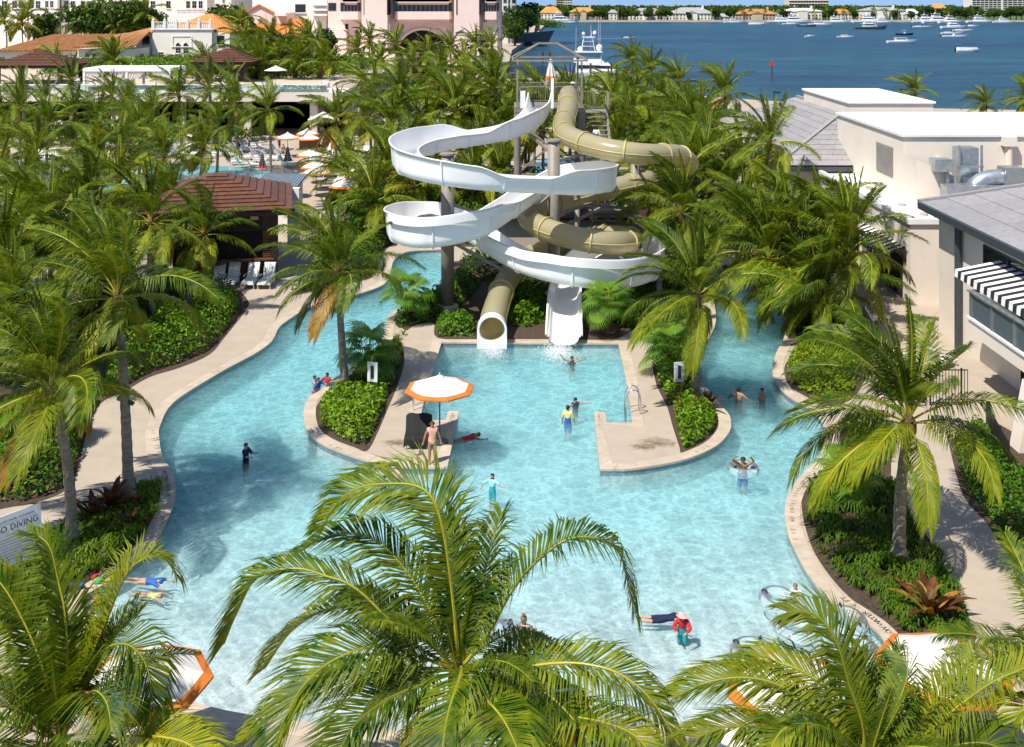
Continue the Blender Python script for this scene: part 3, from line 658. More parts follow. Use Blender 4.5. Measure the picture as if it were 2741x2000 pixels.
# white square outlet with a round mouth
e = tp[-1]; mb = MB()
seg = 28; vs = []; fs = []
for k in range(seg):
    a = 2 * math.pi * k / seg; x, z = math.cos(a), math.sin(a)
    ro = 0.74 if z > -0.05 else min(0.74 / max(abs(x), 1e-3), 0.80 / abs(z)); 
    ox, oz = (x * ro, z * ro)
    for (px, pz, dy) in ((x * TR, z * TR, -0.30), (ox, oz, -0.30), (ox, oz, 0.25), (x * TR, z * TR, 0.25)): vs.append((e.x + px, e.y + dy, e.z + pz))
for k in range(seg):
    k2 = (k + 1) % seg
    for j in range(4): j2 = (j + 1) % 4; fs.append((k * 4 + j, k2 * 4 + j, k2 * 4 + j2, k * 4 + j2))
mb.add(vs, fs); mb.box(e.x - .74, e.x + .74, e.y - .48, e.y - .30, -0.12, 0.16)
mb.build('outlet', 'white_frp', tslide)

# ------------------------------------------------------------------ slide tower
TX0, TX1, TY0, TY1, TZ = -0.05 + (1387 - CX) / F * 75, (1557 - CX) / F * 75, 75.0, 79.5, 9.75
tower = thing('slide_tower', 'taupe steel slide tower with open roof frame, railings and stair', 'tower', ((TX0 + TX1) / 2, 77, 0))
for (x, y) in ((TX0, TY0), (TX1, TY0), (TX0, TY1), (TX1, TY1)):
    MB().tube([(x, y, 0), (x, y, TZ)], 0.24, 14).build('column', 'steel_taupe', tower, smooth=False)
    MB().bar((x, y, TZ), (x, y, 13.1), 0.13).build('roof_post', 'steel_taupe', tower)
MB().box(TX0 - .2, TX1 + .2, TY0 - .25, TY1 + .2, TZ - 0.28, TZ).build('platform', 'steel_taupe', tower)
pk = (TX0 + TX1) / 2; py = (TY0 + TY1) / 2
mb = MB()
for y in (TY0 - .3, TY1 + .3): mb.bar((TX0 - .35, y, 13.08), (TX1 + .35, y, 13.08), 0.12)
for x in (TX0 - .35, TX1 + .35): mb.bar((x, TY0 - .3, 13.08), (x, TY1 + .3, 13.08), 0.12)
for dx, dy in ((-1, -1), (1, -1), (-1, 1), (1, 1)):
    mb.bar((pk + dx * (TX1 - TX0 + .7) / 2, py + dy * (TY1 - TY0 + .6) / 2, 13.12), (pk + dx * .65, py + dy * .6, 14.2), 0.11)
for dx in (-.65, .65): mb.bar((pk + dx, py - .6, 14.2), (pk + dx, py + .6, 14.2), 0.11)
for dy in (-.6, .6): mb.bar((pk - .65, py + dy, 14.2), (pk + .65, py + dy, 14.2), 0.11)
mb.build('roof_frame', 'steel_taupe', tower)
def railing(pts, z0, h, parent, mat='steel_taupe', step=0.13, r=0.022, name='railing'):
    mb = MB()
    for a, b in zip(pts[:-1], pts[1:]):
        a, b = Vector(a), Vector(b)
        mb.tube([a + Vector((0, 0, h)), b + Vector((0, 0, h))], r * 1.4, 6); mb.tube([a + Vector((0, 0, .12)), b + Vector((0, 0, .12))], r, 6)
        L = (b - a).length; k = max(2, int(L / step))
        for i in range(k + 1):
            p = a.lerp(b, i / k); mb.tube([p + Vector((0, 0, .1)), p + Vector((0, 0, h))], 0.011 if i % 8 else r, 4)
    return mb.build(name, mat, parent)
fx = P3(1113, 75, 0).x; tx = P3(1305, 75, 0).x
railing([(TX0, TY0, TZ), (fx - .85, TY0, TZ)], TZ, 1.45, tower)
railing([(fx + .8, TY0, TZ), (tx - .75, TY0, TZ)], TZ, 1.45, tower)
railing([(tx + .75, TY0, TZ), (TX1, TY0, TZ)], TZ, 1.45, tower)
railing([(TX0, TY1, TZ), (TX1, TY1, TZ)], TZ, 1.45, tower)
railing([(TX0, TY0, TZ), (TX0, TY1, TZ)], TZ, 1.45, tower)
MB().bar((TX0, TY0, TZ + 1.5), (TX1, TY0, TZ + 1.5), 0.05).build('top_rail', 'steel_taupe', tower)
for s, m_ in (((TX0 + .2, TX0 + .55), 'white_frp'), ((fx + .78, fx + .98), 'white_frp')):
    MB().box(s[0], s[1], TY0 - .05, TY0 + .05, TZ - 0.1, TZ + (1.2 if m_ and s[0] < fx else 2.1)).build('start_post', m_, tower)
# stair rising toward the platform on the right flank
SX0, SX1 = (1566 - CX) / F * 74, (1632 - CX) / F * 74
nst = 20; y_top, z_top, y_bot, z_bot = 77.5, 9.2, 69.6, 4.0
for k in range(nst):
    t_ = k / (nst - 1); y = y_top + (y_bot - y_top) * t_; z = z_top + (z_bot - z_top) * t_
    MB().box(SX0, SX1, y - .05, y + 0.36, z - .05, z).build('stair_tread', 'steel_taupe', tower)
for x in (SX0 - .06, SX1 + .06):
    MB().bar((x, y_top + .4, z_top - .1), (x, y_bot - .2, z_bot - .25), 0.10, 0.34).build('stair_stringer', 'steel_taupe', tower)
mb = MB()
for x in (SX0 - .06, SX1 + .06):
    for h in (0.5, 1.05): mb.tube([(x, y_top + .6, z_top + h), (x, y_bot, z_bot + h)], 0.035, 6)
    for k in range(0, nst, 2):
        t_ = k / (nst - 1); y = y_top + (y_bot - y_top) * t_; z = z_top + (z_bot - z_top) * t_
        mb.tube([(x, y, z - .1), (x, y, z + 1.05)], 0.026, 5)
mb.build('stair_railing', 'steel_taupe', tower)
MB().box(SX0 - .15, SX1 + .15, 67.4, 69.7, 3.85, 4.0).build('stair_landing', 'steel_taupe', tower)
for k in range(16):
    t_ = k / 15; MB().box(SX0, SX1, 67.2 - 2.0 * t_ * 3, 67.2 - 2.0 * t_ * 3 + 0.36, 3.75 - 3.6 * t_ - .05, 3.75 - 3.6 * t_).build('stair_tread', 'steel_taupe', tower) if k < 4 else None
for (x, y) in ((SX1, 69.5), (SX1, 67.6), (SX0, 67.6), (SX1, 77.8)):
    MB().tube([(x + .1, y, 0), (x + .1, y, 4.0 if y < 70 else 9.0)], 0.13, 10).build('stair_post', 'steel_taupe', tower)
MB().box(SX0 - .1, SX1 + .3, 77.5, 79.5, 9.1, 9.25).build('stair_platform', 'steel_taupe', tower)
railing([(SX0, 79.5, 9.25), (SX1 + .3, 79.5, 9.25), (SX1 + .3, 77.6, 9.25)], 0, 1.3, tower)
# slide columns with flanged heads, feet and arms that carry the flumes
def brace(mb, a, b, w_=0.15): mb.bar(a, b, w_)
def column(x, y, top, r, arms, label, diag=()):
    t = thing('slide_column', label, 'column', (x, y, 0))
    MB().tube([(x, y, 0.2), (x, y, top)], r, 20).build('shaft', 'steel_taupe', t, smooth=True)
    MB().lathe((x, y, top - .02), [(r * 1.25, 0), (r * 1.25, 0.10), (r * 0.9, 0.14)], 20).build('head_plate', 'steel_taupe', t)
    MB().lathe((x, y, 0), [(r * 1.7, 0), (r * 1.7, 0.35), (r * 1.05, 0.42)], 20).build('foot', 'stucco_dark', t)
    for a, b in arms: MB().bar(a, b, 0.16).build('support_arm', 'steel_taupe', t)
    return t
c1 = G(1198, 835)
column(c1.x, c1.y, 8.7, 0.36, [((c1.x, c1.y, 7.2), (c1.x + .2, 56.2, 7.55)), ((c1.x, c1.y, 7.9), (c1.x + .3, 63.6, 8.2)), ((c1.x, c1.y, 3.7), (c1.x, 56.6, 4.3)), ((c1.x, c1.y, 3.4), (c1.x + 1.0, 63.0, 3.8)),
       ((c1.x, c1.y, 4.0), (c1.x + 3.6, 58.6, 2.2)), ((c1.x + 3.6, 58.6, 2.2), (c1.x + 4.6, 58.3, 3.0)), ((c1.x, c1.y, 2.6), (c1.x + 3.6, 60.5, 2.5)), ((c1.x, c1.y, 6.0), (c1.x + 2.8, 62.0, 4.6))],
       'thick taupe column inside the left bends of the white slide')
c2x = (1482 - CX) / F * 62
column(c2x, 62.0, 9.1, 0.36, [((c2x, 62, 6.4), (c2x + .8, 59.0, 6.6)), ((c2x, 62, 5.8), (c2x + 1.2, 64.8, 6.0)), ((c2x, 62, 8.3), (TX0, 75, 8.6)), ((c2x, 62, 7.9), (SX0, 69.5, 7.4)), ((c2x, 62, 6.1), (c2x - 1.6, 60.5, 5.1)), ((c2x, 62, 3.9), (c2x + 3.5, 65, 4.9)), ((c2x, 62, 3.2), (c2x + .4, 59.4, 3.7)), ((c2x, 62, 4.8), (c2x + 3.2, 66.0, 5.0))],
       'tall taupe column in the middle between tube and white slide')
c3x = (1699 - CX) / F * 67
column(c3x, 67.0, 7.4, 0.26, [((c3x, 67, 7.0), (c3x + .3, 62.8, 7.7)), ((c3x, 67, 4.2), (c3x - 3.6, 68, 4.4)), ((c3x, 67, 2.6), (c3x - 3.0, 68, 4.2)), ((c3x, 67, 6.4), (c3x + 3.2, 67.8, 6.0)), ((c3x, 67, 3.0), (c3x - .4, 60.2, 3.2)), ((c3x, 67, 2.4), (c3x - 2.2, 67.5, 2.2)), ((c3x, 67, 5.6), (c3x + 3.4, 68.4, 5.3))],
       'slim taupe column carrying the right bends of the tube slide')
for (x, y, tp_, lb) in (((1836 - CX) / F * 68.0, 68.0, 6.1, 'short taupe post under the outermost bend of the tube slide'), ((1545 - CX) / F * 68, 68, 4.8, 'taupe post below the stair landing of the slide tower'), ((1765 - CX) / F * 60.5, 60.5, 1.5, 'stubby post under the lowest right bend of the white slide')):
    t = thing('slide_post', lb, 'post', (x, y, 0))
    MB().tube([(x, y, 0), (x, y, tp_)], 0.16, 14).build('shaft', 'steel_taupe', t, smooth=True)
    MB().lathe((x, y, tp_ - .02), [(0.24, 0), (0.24, 0.06), (.14, .08)], 14).build('head_plate', 'steel_taupe', t)
# cross bracing of the tower
mb = MB()
for (a, b) in (((TX0, TY0, 8.9), (TX1, TY0, 5.2)), ((TX1, TY0, 8.9), (TX0, TY0, 5.2)), ((TX0, TY0, 5.0), (TX1, TY0, 1.6)), ((TX1, TY0, 5.0), (TX0, TY0, 1.6)), ((TX0, TY0, 5.1), (TX1, TY0, 5.1)), ((TX0, TY1, 8.9), (TX1, TY1, 5.2)), ((TX0, TY1, 5.1), (TX1, TY1, 5.1))):
    MB().bar(a, b, 0.14).build('brace', 'steel_taupe', tower)
# dark plant room with teal louvred doors tucked under the slides
pr = thing('pump_house', 'low dark pump house with teal louvred doors under the slide tower', 'building', (4.2, 73, 0))
MB().box(-1.0, 9.6, 72.2, 74.2, 0, 2.6).build('wall', 'stucco_dark', pr)
for k in range(6):
    x = 2.6 + k * 0.8; MB().box(x, x + .6, 72.13, 72.2, 0.2, 2.1).build('door_louvre', 'sign_teal', pr)
MB().box(-1.3, 9.9, 71.6, 74.5, 2.6, 2.75).build('roof', 'wood_dark', pr)
# ------------------------------------------------------------------ helpers for buildings
def window(t, x0, x1, z0, z1, y, panes=(2, 2), frame='white_paint', arch=False, sill=True, face=-1, wall_mat=None, deep=0.12):
    """window set into a wall that faces the camera (plane y): dark glazing sunk behind a frame, glazing bars, sill"""
    yo = y + face * 0.03
    mb = MB()
    if arch:
        r = (x1 - x0) / 2; cx = (x0 + x1) / 2; zs = z1 - r
        pts = [(x0, z0), (x1, z0)] + [(cx + r * math.cos(a), zs + r * math.sin(a)) for a in np.linspace(0, math.pi, 9)]
        mb.add([(px, yo, pz) for px, pz in pts], [tuple(range(len(pts)))])
    else: mb.box(x0, x1, yo - 0.01, yo + .2, z0, z1)
    w_ = mb.build('window', 'window_glass', t)
    fw = max(0.06, (x1 - x0) * 0.06); mb = MB(); yf = y + face * 0.10
    ztop = z1 - ((x1 - x0) / 2 if arch else 0)
    mb.box(x0 - fw, x0, yf, y, z0, ztop); mb.box(x1, x1 + fw, yf, y, z0, ztop); mb.box(x0 - fw, x1 + fw, yf, y, z0 - fw, z0)
    if arch:
        r = (x1 - x0) / 2; cx = (x0 + x1) / 2
        mb.tube([(cx + (r + fw / 2) * math.cos(a), yf + .03, ztop + (r + fw / 2) * math.sin(a)) for a in np.linspace(0, math.pi, 9)], fw / 2, 5)
    else: mb.box(x0 - fw, x1 + fw, yf, y, z1, z1 + fw)
    bw = fw * 0.5
    for k in range(1, panes[0]): x = x0 + (x1 - x0) * k / panes[0]; mb.box(x - bw / 2, x + bw / 2, yo - .05, yo - .012, z0, ztop)
    for k in range(1, panes[1]): z = z0 + (ztop - z0) * k / panes[1]; mb.box(x0, x1, yo - .05, yo - .012, z - bw / 2, z + bw / 2)
    mb.build('frame', frame, w_)
    if sill: MB().box(x0 - 2 * fw, x1 + 2 * fw, y + face * 0.28, y, z0 - 3 * fw, z0 - fw - .002).build('sill', 'white_paint', w_)
    return w_
def hip_roof(mb, x0, x1, y0, y1, z0, zr, rx0, rx1, ry, th=0.25):
    """hip roof as four sloping faces over the eaves rectangle, ridge from rx0 to rx1 at ry"""
    vs = [(x0, y0, z0), (x1, y0, z0), (x1, y1, z0), (x0, y1, z0), (rx0, ry, zr), (rx1, ry, zr)]
    mb.add(vs, [(0, 1, 5, 4), (1, 2, 5), (2, 3, 4, 5), (3, 0, 4)])
    mb.add([(x0, y0, z0), (x1, y0, z0), (x1, y1, z0), (x0, y1, z0), (x0, y0, z0 - th), (x1, y0, z0 - th), (x1, y1, z0 - th), (x0, y1, z0 - th)], [(4, 5, 1, 0), (5, 6, 2, 1), (6, 7, 3, 2), (7, 4, 0, 3), (7, 6, 5, 4)])
    return mb
def barrel_tiles(t, a, b, c, d, pitch, mat, name='roof_tile_row', r=None):
    """rows of clay barrel tiles running down the slope from edge a-b (ridge) to d-c (eave)"""
    a, b, c, d = map(Vector, (a, b, c, d)); n = max(2, int((c - d).length / pitch)); r = r or pitch * 0.30
    nrm = (b - a).cross(d - a).normalized()
    if nrm.z < 0: nrm = -nrm
    for k in range(n):
        u = (k + .5) / n; p = a.lerp(b, u); q = d.lerp(c, u)
        side = (b - a).cross(nrm).cross(nrm).normalized(); side = (c - d).normalized()
        vs = []; m = 5; seg = 4
        for j in range(m + 1):
            pt = p.lerp(q, j / m)
            for i in range(seg + 1):
                an = math.pi * i / seg; vs.append(pt + side * (r * math.cos(an)) + nrm * (r * math.sin(an) * 0.9 + 0.02 * (j % 2)))
        fs = []
        for j in range(m):
            for i in range(seg): e = j * (seg + 1) + i; fs.append((e, e + 1, e + seg + 2, e + seg + 1))
        MB().add(vs, fs).build(name, mat, t)

# ------------------------------------------------------------------ right: spa building (axis-aligned blocks)
spa = thing('spa_building', 'cream flat-roofed resort building with grey hip roof and rooftop ducts', 'building', (26, 75, 0))
MB().box(22.6, 60, 60.8, 110, 0, 4.55).build('lower_wall', 'stucco_cream', spa)
mb = MB(); mb.box(22.45, 60, 60.65, 60.95, 4.55, 4.85); mb.box(22.45, 22.75, 60.95, 78.9, 4.55, 4.85); mb.build('parapet', 'white_paint', spa)
MB().box(22.75, 25.0, 60.95, 78.9, 4.555, 4.60).build('terrace_roof', 'roof_membrane', spa)
MB().box(25.0, 60, 68.5, 82.3, 4.6, 8.55).build('upper_wall', 'stucco_cream', spa)
MB().box(24.85, 60, 68.35, 82.45, 8.55, 8.72).build('roof_edge', 'white_paint', spa)
MB().box(25.1, 59, 68.6, 82.2, 8.72, 8.75).build('upper_roof', 'roof_membrane', spa)
MB().add([(25.0, 66.2, 4.6), (27.3, 66.2, 4.6), (27.3, 66.2, 6.4), (25.0, 66.2, 7.4), (25.0, 68.5, 4.6), (25.3, 68.5, 4.6), (27.3, 66.5, 6.4), (25.0, 68.5, 7.4), (27.3, 66.5, 4.6)], [(0, 1, 2, 3), (0, 3, 7, 4), (2, 6, 7, 3), (1, 8, 6, 2)]).build('stair_wall', 'stucco_cream', spa)
MB().box(26.4, 33.0, 84, 97, 4.6, 9.25).build('penthouse', 'stucco_cream', spa)
MB().box(26.25, 33.15, 83.85, 97.15, 9.25, 9.4).build('penthouse_roof', 'roof_membrane', spa)
mb = MB(); mb.box(24.93, 25.0, 70.3, 73.4, 5.7, 7.6); lv = mb.build('vent', 'steel_taupe', spa)
for k in range(12): MB().box(24.90, 24.93, 70.4, 73.3, 5.8 + k * .15, 5.86 + k * .15).build('louvre', 'roof_slate', lv)
# hip roof with flat grey tiles laid in courses
ex0, ex1, ey0, ey1, ez, rz_, rX = 19.4, 25.2, 78.6, 107, 5.15, 8.35, 26.6
MB().box(19.9, 24.9, 79.3, 106, 0, 5.0).build('hip_wall', 'stucco_cream', spa)
mb = MB(); mb.box(ex0 - .05, ex1, ey0 - .1, ey1, ez - .38, ez - .06); mb.build('gutter', 'dark_pole', spa)
A, B_, R0, R1 = Vector((ex0, ey0, ez)), Vector((ex1 + .0, ey0, ez)), Vector((rX, ey0 + 7.4, rz_)), Vector((rX, ey1 - 7, rz_))
Cb = Vector((ex0, ey1, ez))
hr = MB(); hr.add([A, B_ + Vector((3, 0, 0)), R0, R1, Cb], [(0, 1, 2), (0, 2, 3, 4)]).build('roof_deck', 'roof_slate', spa)
def flat_tiles(t, e0, e1, r0, r1, rows, wid, mat='roof_tile_grey', lift=0.05, limit=300):
    """courses of flat tiles between the eave e0-e1 and the upper edge r0-r1, each course lapping over the one below"""
    e0, e1, r0, r1 = map(Vector, (e0, e1, r0, r1)); n = (e1 - e0).cross(r0 - e0).normalized()
    if n.z < 0: n = -n
    for k in range(rows):
        a, b = e0.lerp(r0, k / rows), e1.lerp(r1, k / rows); c, d = e1.lerp(r1, (k + 1.06) / rows), e0.lerp(r0, (k + 1.06) / rows)
        L = (b - a).length; m = max(1, int(round(L / wid)))
        for j in range(m):
            u0, u1 = j / m, (j + 1) / m; g = 0.012 / max(L / m, .1)
            P = [a.lerp(b, u0 + g * (u1 - u0)) + n * (lift + .035), a.lerp(b, u1 - g * (u1 - u0)) + n * (lift + .035), d.lerp(c, u1) + n * lift, d.lerp(c, u0) + n * lift]
            MB().slab(P[0], P[1], P[2], P[3], 0.03 if (P[1] - P[0]).cross(P[3] - P[0]).dot(n) > 0 else -0.03).build('roof_tile', mat, t)
flat_tiles(spa, Cb, A, R1, R0, 11, 2.6)
flat_tiles(spa, A, B_, R0, R0 + Vector((.01, 0, 0)), 11, 1.4)
mb = MB(); mb.bar(A + Vector((0, 0, .1)), R0 + Vector((0, 0, .12)), .3, .14); mb.bar(R0 + Vector((0, 0, .12)), R1 + Vector((0, 0, .12)), .3, .14); mb.build('ridge_cap', 'roof_tile_grey', spa)
# small things on the wall and the roof
mb = MB(); mb.box(25.5, 27, 75, 75.2, 8.75, 8.95); mb.build('roof_hatch', 'white_paint', spa)
for x in (31.6, 33.4):
    mb = MB(); mb.tube([(x, 68.2, 5.2), (x, 68.2, 8.2)], .22, 10); mb.box(x - .4, x + .4, 67.9, 68.5, 8.0, 8.6); mb.build('downpipe', 'stucco_cream', spa)
for x, z in ((29.4, 6.4), (27.2, 6.9)): MB().box(x - .15, x + .15, 68.2, 68.5, z, z + .3).build('lamp', 'white_paint', spa)
for (x, y) in ((38.3, 74), (38.9, 74)):
    MB().tube([(x, y, 8.75), (x, y, 9.5), (x + .12, y, 9.75), (x + .35, y, 9.7), (x + .4, y, 9.5)], .2, 10).build('gooseneck_vent', 'white_paint', spa)
for (x, y) in ((24.0, 72), (24.0, 66), (24.2, 63), (24.6, 61.9)): MB().lathe((x, y, 4.6), [(.25, 0), (.25, .14), (.1, .2)], 10).build('roof_drain', 'stucco_dark', spa)
for k in range(7): MB().lathe((25.6 + k * .25, 66.0 - k * .6, 4.6), [(.22, 0), (.2, .22), (.08, .28)], 8).build('pipe_stub', 'stucco_tan', spa)
# duct run, elbows and fan
du = thing('rooftop_duct', 'galvanised air duct with elbow and fan box on the cream building', 'duct', (30, 65.5, 4.6))
for k in range(6):
    x = 26.2 + k * 1.22; MB().box(x, x + 1.17, 64.6, 65.6, 5.25, 6.05).build('duct_section', 'galvanised', du)
    MB().box(x + 1.165, x + 1.225, 64.54, 65.66, 5.19, 6.11).build('flange', 'galvanised', du)
for k in range(4): MB().bar((27 + k * 2.6, 65.2, 4.6), (27 + k * 2.6, 65.2, 5.2), .1).build('leg', 'galvanised', du)
MB().box(27.7, 28.9, 66.4, 67.5, 5.6, 8.1).build('riser', 'galvanised', du)
for x in (27.6, 29.0):
    MB().bar((x, 66.2, 4.6), (x, 66.2, 8.3), .12).build('riser_frame', 'galvanised', du)
MB().bar((27.5, 66.15, 7.0), (29.1, 66.15, 7.0), .1).build('riser_frame', 'galvanised', du)
pts = catmull([(28.2, 65.4, 5.6), (28.3, 65.4, 6.0), (28.9, 65.4, 6.35), (29.9, 65.4, 6.5)], 6)
MB().tube(pts, [.5 for i in range(len(pts))], 16).build('elbow', 'galvanised', du, smooth=True)
MB().box(29.85, 31.0, 64.8, 66.0, 5.9, 7.1).build('fan_box', 'steel_grey', du)
MB().box(25.9, 26.95, 65.6, 66.6, 6.75, 7.5).build('cube_vent', 'galvanised', du)
MB().bar((26.75, 65.9, 4.6), (26.75, 65.9, 6.75), .18).build('vent_post', 'galvanised', du)
MB().box(31.6, 32.3, 66.0, 66.6, 6.0, 6.8).build('control_cabinet', 'galvanised', du)

# ------------------------------------------------------------------ far right: restaurant with tiled roof, awning, balcony
rest = thing('restaurant_building', 'cream building with grey tiled roof, striped awning and glass balcony', 'building', (22, 48, 0))
MB().box(22.3, 60, 20, 56.0, 0, 6.35).build('wall', 'stucco_cream', rest)
MB().add([(21.6, 18, 6.5), (21.6, 56.6, 6.5), (38, 56.6, 9.0), (38, 18, 9.0), (21.6, 18, 6.3), (21.6, 56.6, 6.3), (38, 56.6, 8.8), (38, 18, 8.8)], [(0, 3, 2, 1), (0, 1, 5, 4), (1, 2, 6, 5)]).build('roof_deck', 'roof_slate', rest)
flat_tiles(rest, (21.6, 56.6, 6.5), (21.6, 30, 6.5), (34, 56.6, 8.4), (34, 30, 8.4), 9, 2.2)
MB().bar((21.5, 56.7, 6.6), (38, 56.7, 9.12), .3, .16).build('ridge_cap', 'roof_tile_grey', rest)
MB().box(21.42, 21.62, 18, 56.65, 6.22, 6.56).build('gutter', 'dark_pole', rest)
MB().tube([(22.05, 53.0, 0.0), (22.05, 53.0, 6.2)], .17, 10).build('downpipe', 'dark_pole', rest)
# long window in the flank (faces -X)
def side_window(t, y0, y1, z0, z1, x, n):
    w_ = MB().box(x - .03, x + .1, y0, y1, z0, z1).build('window', 'window_glass', t)
    mb = MB(); mb.box(x - .08, x, y0 - .1, y0, z0, z1); mb.box(x - .08, x, y1, y1 + .1, z0, z1); mb.box(x - .08, x, y0 - .1, y1 + .1, z1, z1 + .08); mb.box(x - .08, x, y0 - .1, y1 + .1, z0 - .1, z0)
    for k in range(1, n): y = y0 + (y1 - y0) * k / n; mb.box(x - .1, x - .031, y - .06, y + .06, z0, z1)
    mb.build('frame', 'dark_pole', w_)
side_window(rest, 36, 50.5, 4.75, 5.6, 22.3, 6)
side_window(rest, 36.6, 47.0, 3.0, 4.35, 22.3, 3)
# balcony
MB().box(20.1, 22.3, 20, 47.2, 2.55, 3.2).build('balcony_slab', 'stucco_cream', rest)
MB().box(20.02, 20.2, 20, 47.3, 3.2, 3.3).build('balcony_kerb', 'white_paint', rest)
MB().box(20.25, 22.3, 20, 46.9, 3.2, 3.22).build('balcony_floor', 'deck', rest)
for k in range(9):
    y = 47.0 - k * 2.05; MB().box(20.08, 20.2, y - .09, y + .09, 3.3, 4.4).build('rail_post', 'steel_grey', rest)
    if k < 8: MB().box(20.12, 20.14, y - 1.95, y - .1, 3.36, 4.3).build('glass_pane', 'clear_glass', rest)
MB().box(20.2, 22.3, 46.96, 46.98, 3.3, 4.3).build('glass_pane', 'clear_glass', rest)
mb = MB(); mb.box(20.0, 20.28, 20, 47.15, 4.4, 4.47); mb.box(20.28, 22.3, 46.87, 47.15, 4.4, 4.47); mb.build('hand_rail', 'steel_grey', rest)
# ground floor under the balcony: leaning pier, wall, dark openings
MB().box(19.6, 22.3, 20, 37.8, 0, 2.55).build('base_wall', 'stucco_cream', rest)
mb = MB().add([(19.2, 40.6, 0), (20.3, 40.6, 0), (20.3, 41.4, 0), (19.2, 41.4, 0), (19.7, 40.6, 2.55), (20.3, 40.6, 2.55), (20.3, 41.4, 2.55), (19.7, 41.4, 2.55)], [(0, 1, 5, 4), (1, 2, 6, 5), (2, 3, 7, 6), (3, 0, 4, 7)]); mb.build('pier', 'stucco_cream', rest)
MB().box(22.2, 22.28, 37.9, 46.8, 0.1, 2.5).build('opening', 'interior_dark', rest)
# awning: scalloped black and white strips
aw = thing('striped_awning', 'black and white striped awning over the restaurant window', 'awning', (22.3, 45, 5))
ns = 54; y0_, y1_ = 31.0, 49.0
for k in range(ns):
    a, b = y0_ + (y1_ - y0_) * k / ns, y0_ + (y1_ - y0_) * (k + 1) / ns
    m_ = 'awning_white' if k % 2 else 'awning_black'
    mb = MB(); mb.slab((22.29, a, 4.72), (22.29, b, 4.72), (20.25, b, 4.44 + .42), (20.25, a, 4.44 + .42), 0.02)
    mb.v = []; mb.f = []; mb.mi = []
    mb.add([(22.29, a, 5.30), (22.29, b, 5.30), (20.25, b, 4.90), (20.25, a, 4.90), (20.22, a, 4.58), (20.22, b, 4.58)], [(0, 1, 2, 3), (3, 2, 5, 4)])
    mb.build('awning_strip', m_, aw)
MB().tube([(20.27, y0_, 4.87), (20.27, y1_, 4.87)], .025, 6).build('front_bar', 'dark_pole', aw)
aw2 = thing('striped_awning', 'striped awning above the doorway of the cream building behind palms', 'awning', (22.0, 66, 2.6))
for k in range(22):
    a, b = 61.5 + k * .32, 61.5 + (k + 1) * .32
    MB().add([(22.58, a, 3.05), (22.58, b, 3.05), (21.3, b, 2.6), (21.3, a, 2.6), (21.28, a, 2.35), (21.28, b, 2.35)], [(0, 1, 2, 3), (3, 2, 5, 4)]).build('awning_strip', 'awning_white' if k % 2 else 'awning_black', aw2)
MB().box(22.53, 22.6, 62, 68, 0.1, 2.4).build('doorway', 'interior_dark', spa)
lw = thing('low_wall', 'curved low white garden wall behind the right palms', 'wall', (17, 70, 0))
mb = MB(); pts = GP([(1905, 585), (1960, 590), (2000, 640), (2040, 690)]); 
for a, b in zip(pts[:-1], pts[1:]): mb.bar(a + Vector((0, 0, .6)), b + Vector((0, 0, .6)), .3, 1.2)
mb.build('wall', 'stucco_white', lw)

# ------------------------------------------------------------------ upper terrace on the left, with colonnade
TZ2 = 5.5
ter = MB(); ter.box(-420, -22, 147, 420, 0, TZ2 - .003); struct('terrace_ground', ter, 'stucco_tan')
tt = thing('terrace_deck', 'raised pool terrace with beige fascia on columns', 'terrace', (-60, 137, 0))
MB().box(-150, -22, 137, 147.5, 4.75, TZ2).build('slab', 'stucco_cream', tt)
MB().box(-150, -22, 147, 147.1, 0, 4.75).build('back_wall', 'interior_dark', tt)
MB().box(-150, -21.7, 136.7, 137.0, 4.6, TZ2 + .25).build('fascia', 'stucco_cream', tt)
for k in range(14):
    x = -25.5 - k * 8.5; MB().box(x - .45, x + .45, 137.6, 138.5, 0, 4.75).build('column', 'stucco_cream', tt)
for k in range(48):
    x = -24 - k * 2.5; MB().box(x - 2.4, x, 138.2, 138.23, TZ2 + .1, TZ2 + 1.1).build('glass_pane', 'clear_glass', tt)
    MB().box(x - .05, x + .05, 138.15, 138.28, TZ2, TZ2 + 1.15).build('rail_post', 'steel_grey', tt)
MB().bar((-24, 138.2, TZ2 + 1.16), (-144, 138.2, TZ2 + 1.16), .12).build('hand_rail', 'white_paint', tt)
railing([(-22.4, 138.2, TZ2), (-22.4, 160, TZ2)], 0, 1.15, tt, 'steel_grey', 0.5)
for k in range(9):
    x = -27 - k * 12.3
    mb = MB(); mb.box(x - 3.2, x + 3.2, 138.5, 139.3, TZ2, TZ2 + .55); mb.build('planter_box', 'stucco_white', tt)

